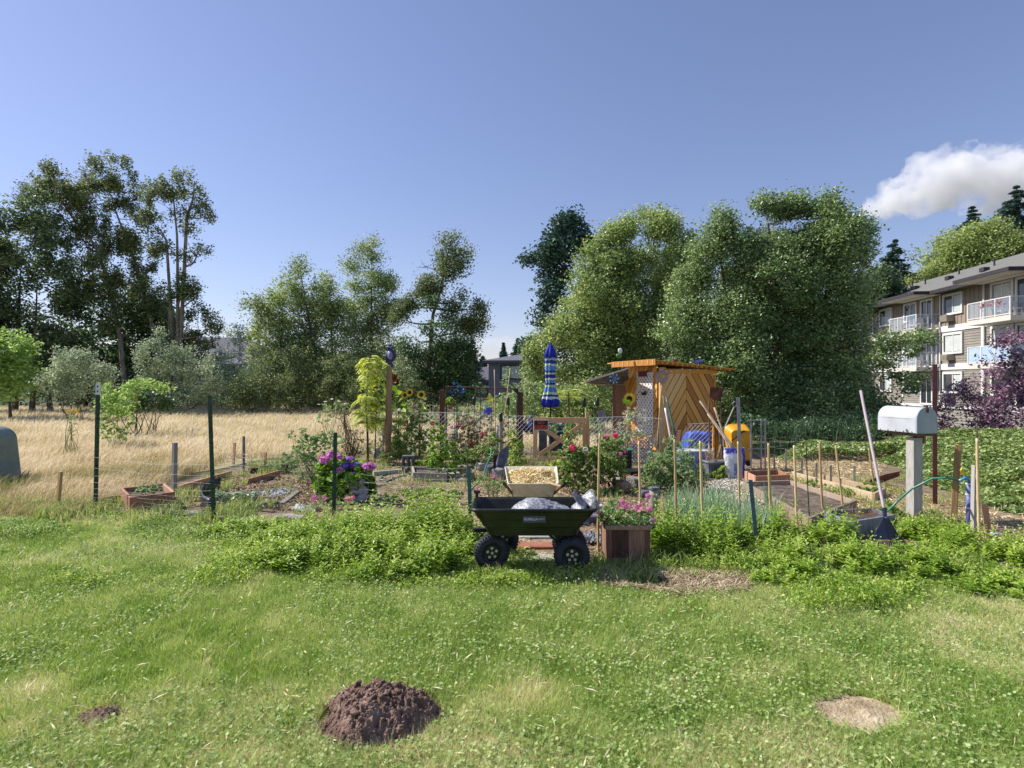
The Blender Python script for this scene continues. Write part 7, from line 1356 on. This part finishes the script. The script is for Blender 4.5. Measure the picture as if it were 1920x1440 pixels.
# ---- mint patches: stems with paired leaves
def mint(name, label, fn, box, n, seed):
    x = rng.uniform(box[0], box[2], n); y = rng.uniform(box[1], box[3], n); h = fn(x, y) * (.35 + 1.35 * fbm(x * 3.6, y * 3.6, s=seed)) * rng.uniform(.6, 1.25, n); k = (h > .06) & (rng.random(n) < .15 + sst(.34, .52, fbm(x * 4.5, y * 4.5, s=seed + 7))); x, y, h = x[k], y[k], h[k]; n = len(x); tone = rng.uniform(-.15, .25, n)
    mb = MB(); sb = MB(); lx = rng.normal(0, .09, n) * h * 2; ly = rng.normal(0, .09, n) * h * 2 - .05 * h; lv = 9
    for i in range(lv):
        u = .25 + .78 * i / (lv - 1); z = h * u; cx, cy = x + lx * u * u, y + ly * u * u; a = rng.uniform(0, 3.14, n) if i == 0 else a + math.pi / 2 + rng.normal(0, .3, n); s_ = .055 * (1.15 - .6 * max(0, u - .55) / .45) * rng.uniform(.7, 1.25, n)
        for sg in (0, math.pi):
            dx, dy = np.cos(a + sg), np.sin(a + sg); up_ = .35 + .7 * max(0, u - .8) / .2 + rng.normal(0, .2, n); d1 = np.stack([dx, dy, up_], 1); d1 /= np.linalg.norm(d1, axis=1)[:, None]; w_ = np.stack([-dy, dx, np.zeros(n)], 1); c = np.stack([cx, cy, z], 1); S_ = s_[:, None]
            tipd = d1 - np.array([0, 0, .35]); V = np.stack([c, c + d1 * S_ * .5 + w_ * S_ * .27 + np.array([0, 0, .004]), c + (d1 * .5 + tipd * .5) * S_, c + d1 * S_ * .5 - w_ * S_ * .27 + np.array([0, 0, .004])], 1)
            mb.add(V.reshape(-1, 3), np.arange(n * 4).reshape(n, 4), np.clip(rng.random(n) * .6 + .25 * (u > .8) + tone, 0, 1))
    o = mb.build(name, L_mint, at=(float(x.mean()), float(y.mean()), 0)); o['kind'] = 'stuff'; return tag(o, label, 'mint')
def bump_(x, y, cx, cy, rx, ry): return np.clip(1 - (((x - cx) / rx) ** 2 + ((y - cy) / ry) ** 2), 0, 1) ** .5
def f1(x, y): return np.maximum.reduce([.36 * bump_(x, y, -1.25, 5.25, .85, .62), .46 * bump_(x, y, -.78, 5.35, .5, .55), .3 * bump_(x, y, -.7, 4.8, .45, .45), .25 * bump_(x, y, -1.9, 5.3, .6, .45), .20 * bump_(x, y, -1.6, 4.75, .6, .35), .16 * bump_(x, y, -2.5, 5.7, .7, .3), .18 * bump_(x, y, -1.0, 4.45, .35, .2)])
mint('mint_patch', 'bright green mint patch left of the black garden cart', f1, (-3.3, 4.2, -.1, 6.1), 2300, 131)
def f2(x, y): return np.maximum.reduce([.42 * bump_(x, y, 1.75, 5.15, .42, .42), .34 * bump_(x, y, 1.4, 5.1, .2, .3), .2 * bump_(x, y, 2.3, 4.75, .5, .3)])
mint('mint_patch', 'leafy mint clump between the petunia planter and the leaning blue-grey post', f2, (1.1, 4.4, 2.45, 5.7), 900, 132)
def f3(x, y): return np.maximum.reduce([.34 * bump_(x, y, 2.5, 5.3, .42, .4), .30 * bump_(x, y, 2.95, 5.25, .3, .35), .12 * bump_(x, y, 3.45, 4.65, .6, .4), .25 * bump_(x, y, 4.05, 4.95, .42, .4), .2 * bump_(x, y, 4.5, 4.7, .7, .5), .2 * bump_(x, y, 2.95, 4.6, .6, .4), .2 * bump_(x, y, 4.1, 5.6, .4, .3), .14 * bump_(x, y, 2.3, 4.3, .6, .25), .13 * bump_(x, y, 3.9, 4.15, .9, .3)])
mint('mint_patch', 'wide bright mint patch below the mailbox and leaf rake', f3, (1.6, 3.9, 5.4, 6.3), 3300, 133)
# white clover heads and thatch
mb = MB()
for _ in range(26):
    x_, y_ = rng.uniform(-.3, .9), rng.uniform(4.2, 4.5); mb.ball((x_, y_, rng.uniform(.03, .06)), .006, 7, 5, .3)
for _ in range(40): x_, y_ = rng.uniform(-3.4, -1.2), rng.uniform(4.9, 6.2); mb.ball((x_, y_, rng.uniform(.05, .09)), .006, 6, 5, .3)
o = mb.build('clover_heads', F_wht, at=(0, 4.4, 0)); o['kind'] = 'stuff'; tag(o, 'scattered tiny white clover flower heads near the cart wheels', 'clover')

# more mixed planting: the plots are crowded
GX = 'mixed plants crowding the middle plots'
for nm_, lb_, ct_, d_, lobes_, n_, ls_, lm_, bl_, st_ in [
 ('leafy_shrub', 'dense mid green shrub just left of the slate slab', 'shrub', 9.9, [(905, 850, (26, 18)), (880, 858, (22, 14)), (925, 835, (16, 22))], 2600, .035, L_rose, (), 14),
 ('leafy_shrub', 'dark green shrub between the bird bath and the cinder block', 'shrub', 10.4, [(742, 845, (20, 18)), (750, 825, (18, 20)), (730, 858, (20, 10))], 2200, .035, L_rose, (), 12),
 ('tall_weed', 'pale stalky weeds in front of the dry field right of the sumac', 'shrub', 11.6, [(712, 800, (16, 34)), (745, 790, (20, 26)), (700, 840, (20, 20)), (790, 770, (24, 24)), (830, 780, (20, 22))], 3200, .035, leafmat('pale_weed_leaves', ['#7d8c58', '#a4ac7c', '#c8c8a4'], .6, .3, 2), [(820, 792, 3.5, F_org), (748, 768, 3, F_wht)], 70),
 ('purple_sage', 'grey purple flowering clump under the metal arch', 'flowering plant', 10.8, [(855, 835, (20, 22)), (840, 820, (14, 20)), (900, 790, (24, 22))], 2200, .03, leafmat('sage_leaves', ['#6d7260', '#93907f', '#a795a8'], .6, .25, 2), [(846, 800, 3, F_mag), (884, 790, 3, F_pink)], 40),
 ('leafy_shrub', 'light green shrub spreading below the parasol and behind the gate', 'shrub', 11.7, [(1060, 810, (34, 18)), (1085, 800, (24, 20)), (1030, 800, (24, 16)), (1115, 800, (20, 20))], 3000, .045, L_tom, (), 20),
 ('strawberry_patch', 'low leafy plants filling the ground left of the grey stub post', 'plant', 7.6, [(1180, 935, (26, 10)), (1150, 940, (24, 9)), (1095, 935, (24, 9))], 1500, .04, L_rose, [(1130, 930, 3, F_red)], 12),
 ('leafy_shrub', 'weedy green plants behind the orange timber boards', 'shrub', 9.6, [(540, 870, (22, 18)), (515, 880, (16, 10)), (560, 855, (18, 20))], 2000, .035, L_tom, (), 20),
 ('squash_plant', 'small squash plant at the right end of the squash bed', 'plant', 6.7, [(500, 962, (22, 8)), (480, 955, (14, 7))], 130, .09, _mats['squash_leaves'], (), 8),
 ('leafy_shrub', 'leafy green weeds at the near end of the pale bed edge', 'shrub', 7.6, [(1600, 925, (28, 12)), (1575, 932, (20, 10)), (1630, 915, (20, 10))], 1300, .035, L_weed, (), 14),
 ('leafy_shrub', 'small weeds sprouting at the right edge of the long soil bed', 'shrub', 7.9, [(1545, 920, (20, 8)), (1520, 905, (14, 6))], 450, .03, L_weed, (), 10),
 ('leafy_shrub', 'green weeds around the foot of the mailbox post', 'shrub', 6.3, [(1665, 955, (16, 14)), (1740, 970, (20, 12)), (1700, 985, (26, 8))], 1200, .035, L_weed, (), 12),
 ('leafy_shrub', 'weedy greens between the green hose and the mint patch', 'shrub', 7.0, [(720, 935, (26, 8)), (760, 930, (26, 9)), (810, 925, (26, 12)), (850, 930, (20, 12))], 1700, .035, L_weed, (), 14),
 ('red_coleus', 'dark red leaved low plants beside the scalloped edging', 'plant', 8.1, [(1130, 915, (16, 9)), (1150, 908, (12, 7))], 500, .035, leafmat('red_leaves', ['#5c2626', '#8a3c34', '#a85c4c'], .5, .3, 2), (), 8)]:
    bush(nm_, lb_, ct_, d_, lobes_, n_, ls_, lm_, bl_, group=GX, stems=st_, gap=.42)
def weedpatch(name, label, box, n, h0, seed, lm, thr=.46):
    x = rng.uniform(box[0], box[2], n); y = rng.uniform(box[1], box[3], n); q = fbm(x * 2.2, y * 2.2, s=seed); k = (q > thr) & (((x - 1.2) / .65) ** 2 + ((y - 4.32) / .25) ** 2 > 1); x, y, q = x[k], y[k], q[k]; m = 12; n = len(x)
    h = h0 * (.35 + 2.5 * (q - thr)); P_ = np.stack([(x[:, None] + rng.normal(0, .06, (n, m))).ravel(), (y[:, None] + rng.normal(0, .06, (n, m))).ravel(), (h[:, None] * rng.uniform(.1, 1, (n, m))).ravel()], 1)
    mb = MB(); leaves(mb, P_, .026, .6, .62, fold=.25); blades(mb, x, y, np.zeros(n), h * 1.5, np.full(n, .006), .8, None, 2)
    o = mb.build(name, lm, at=(float(x.mean()), float(y.mean()), 0)); o['kind'] = 'stuff'; return tag(o, label, 'weeds')
weedpatch('low_weeds', 'darker low leafy weeds running raggedly from the mint into the right lawn', (1.2, 3.7, 5.2, 4.9), 2600, .12, 141, L_mint, .44)
weedpatch('low_weeds', 'ragged low weeds between the left mint patch and the lawn', (-3.4, 4.2, .2, 5.6), 2400, .11, 142, L_mint, .46)
weedpatch('low_weeds', 'loose green weeds around the foot of the cart and planter', (-.5, 4.2, 1.6, 5.1), 900, .10, 143, L_mint, .5)
weedpatch('low_weeds', 'taller mixed weeds along the left edge of the lawn by the fence', (-6.6, 5.5, -2.8, 6.5), 1500, .11, 144, L_weed, .5)
bpy.context.view_layer.update()
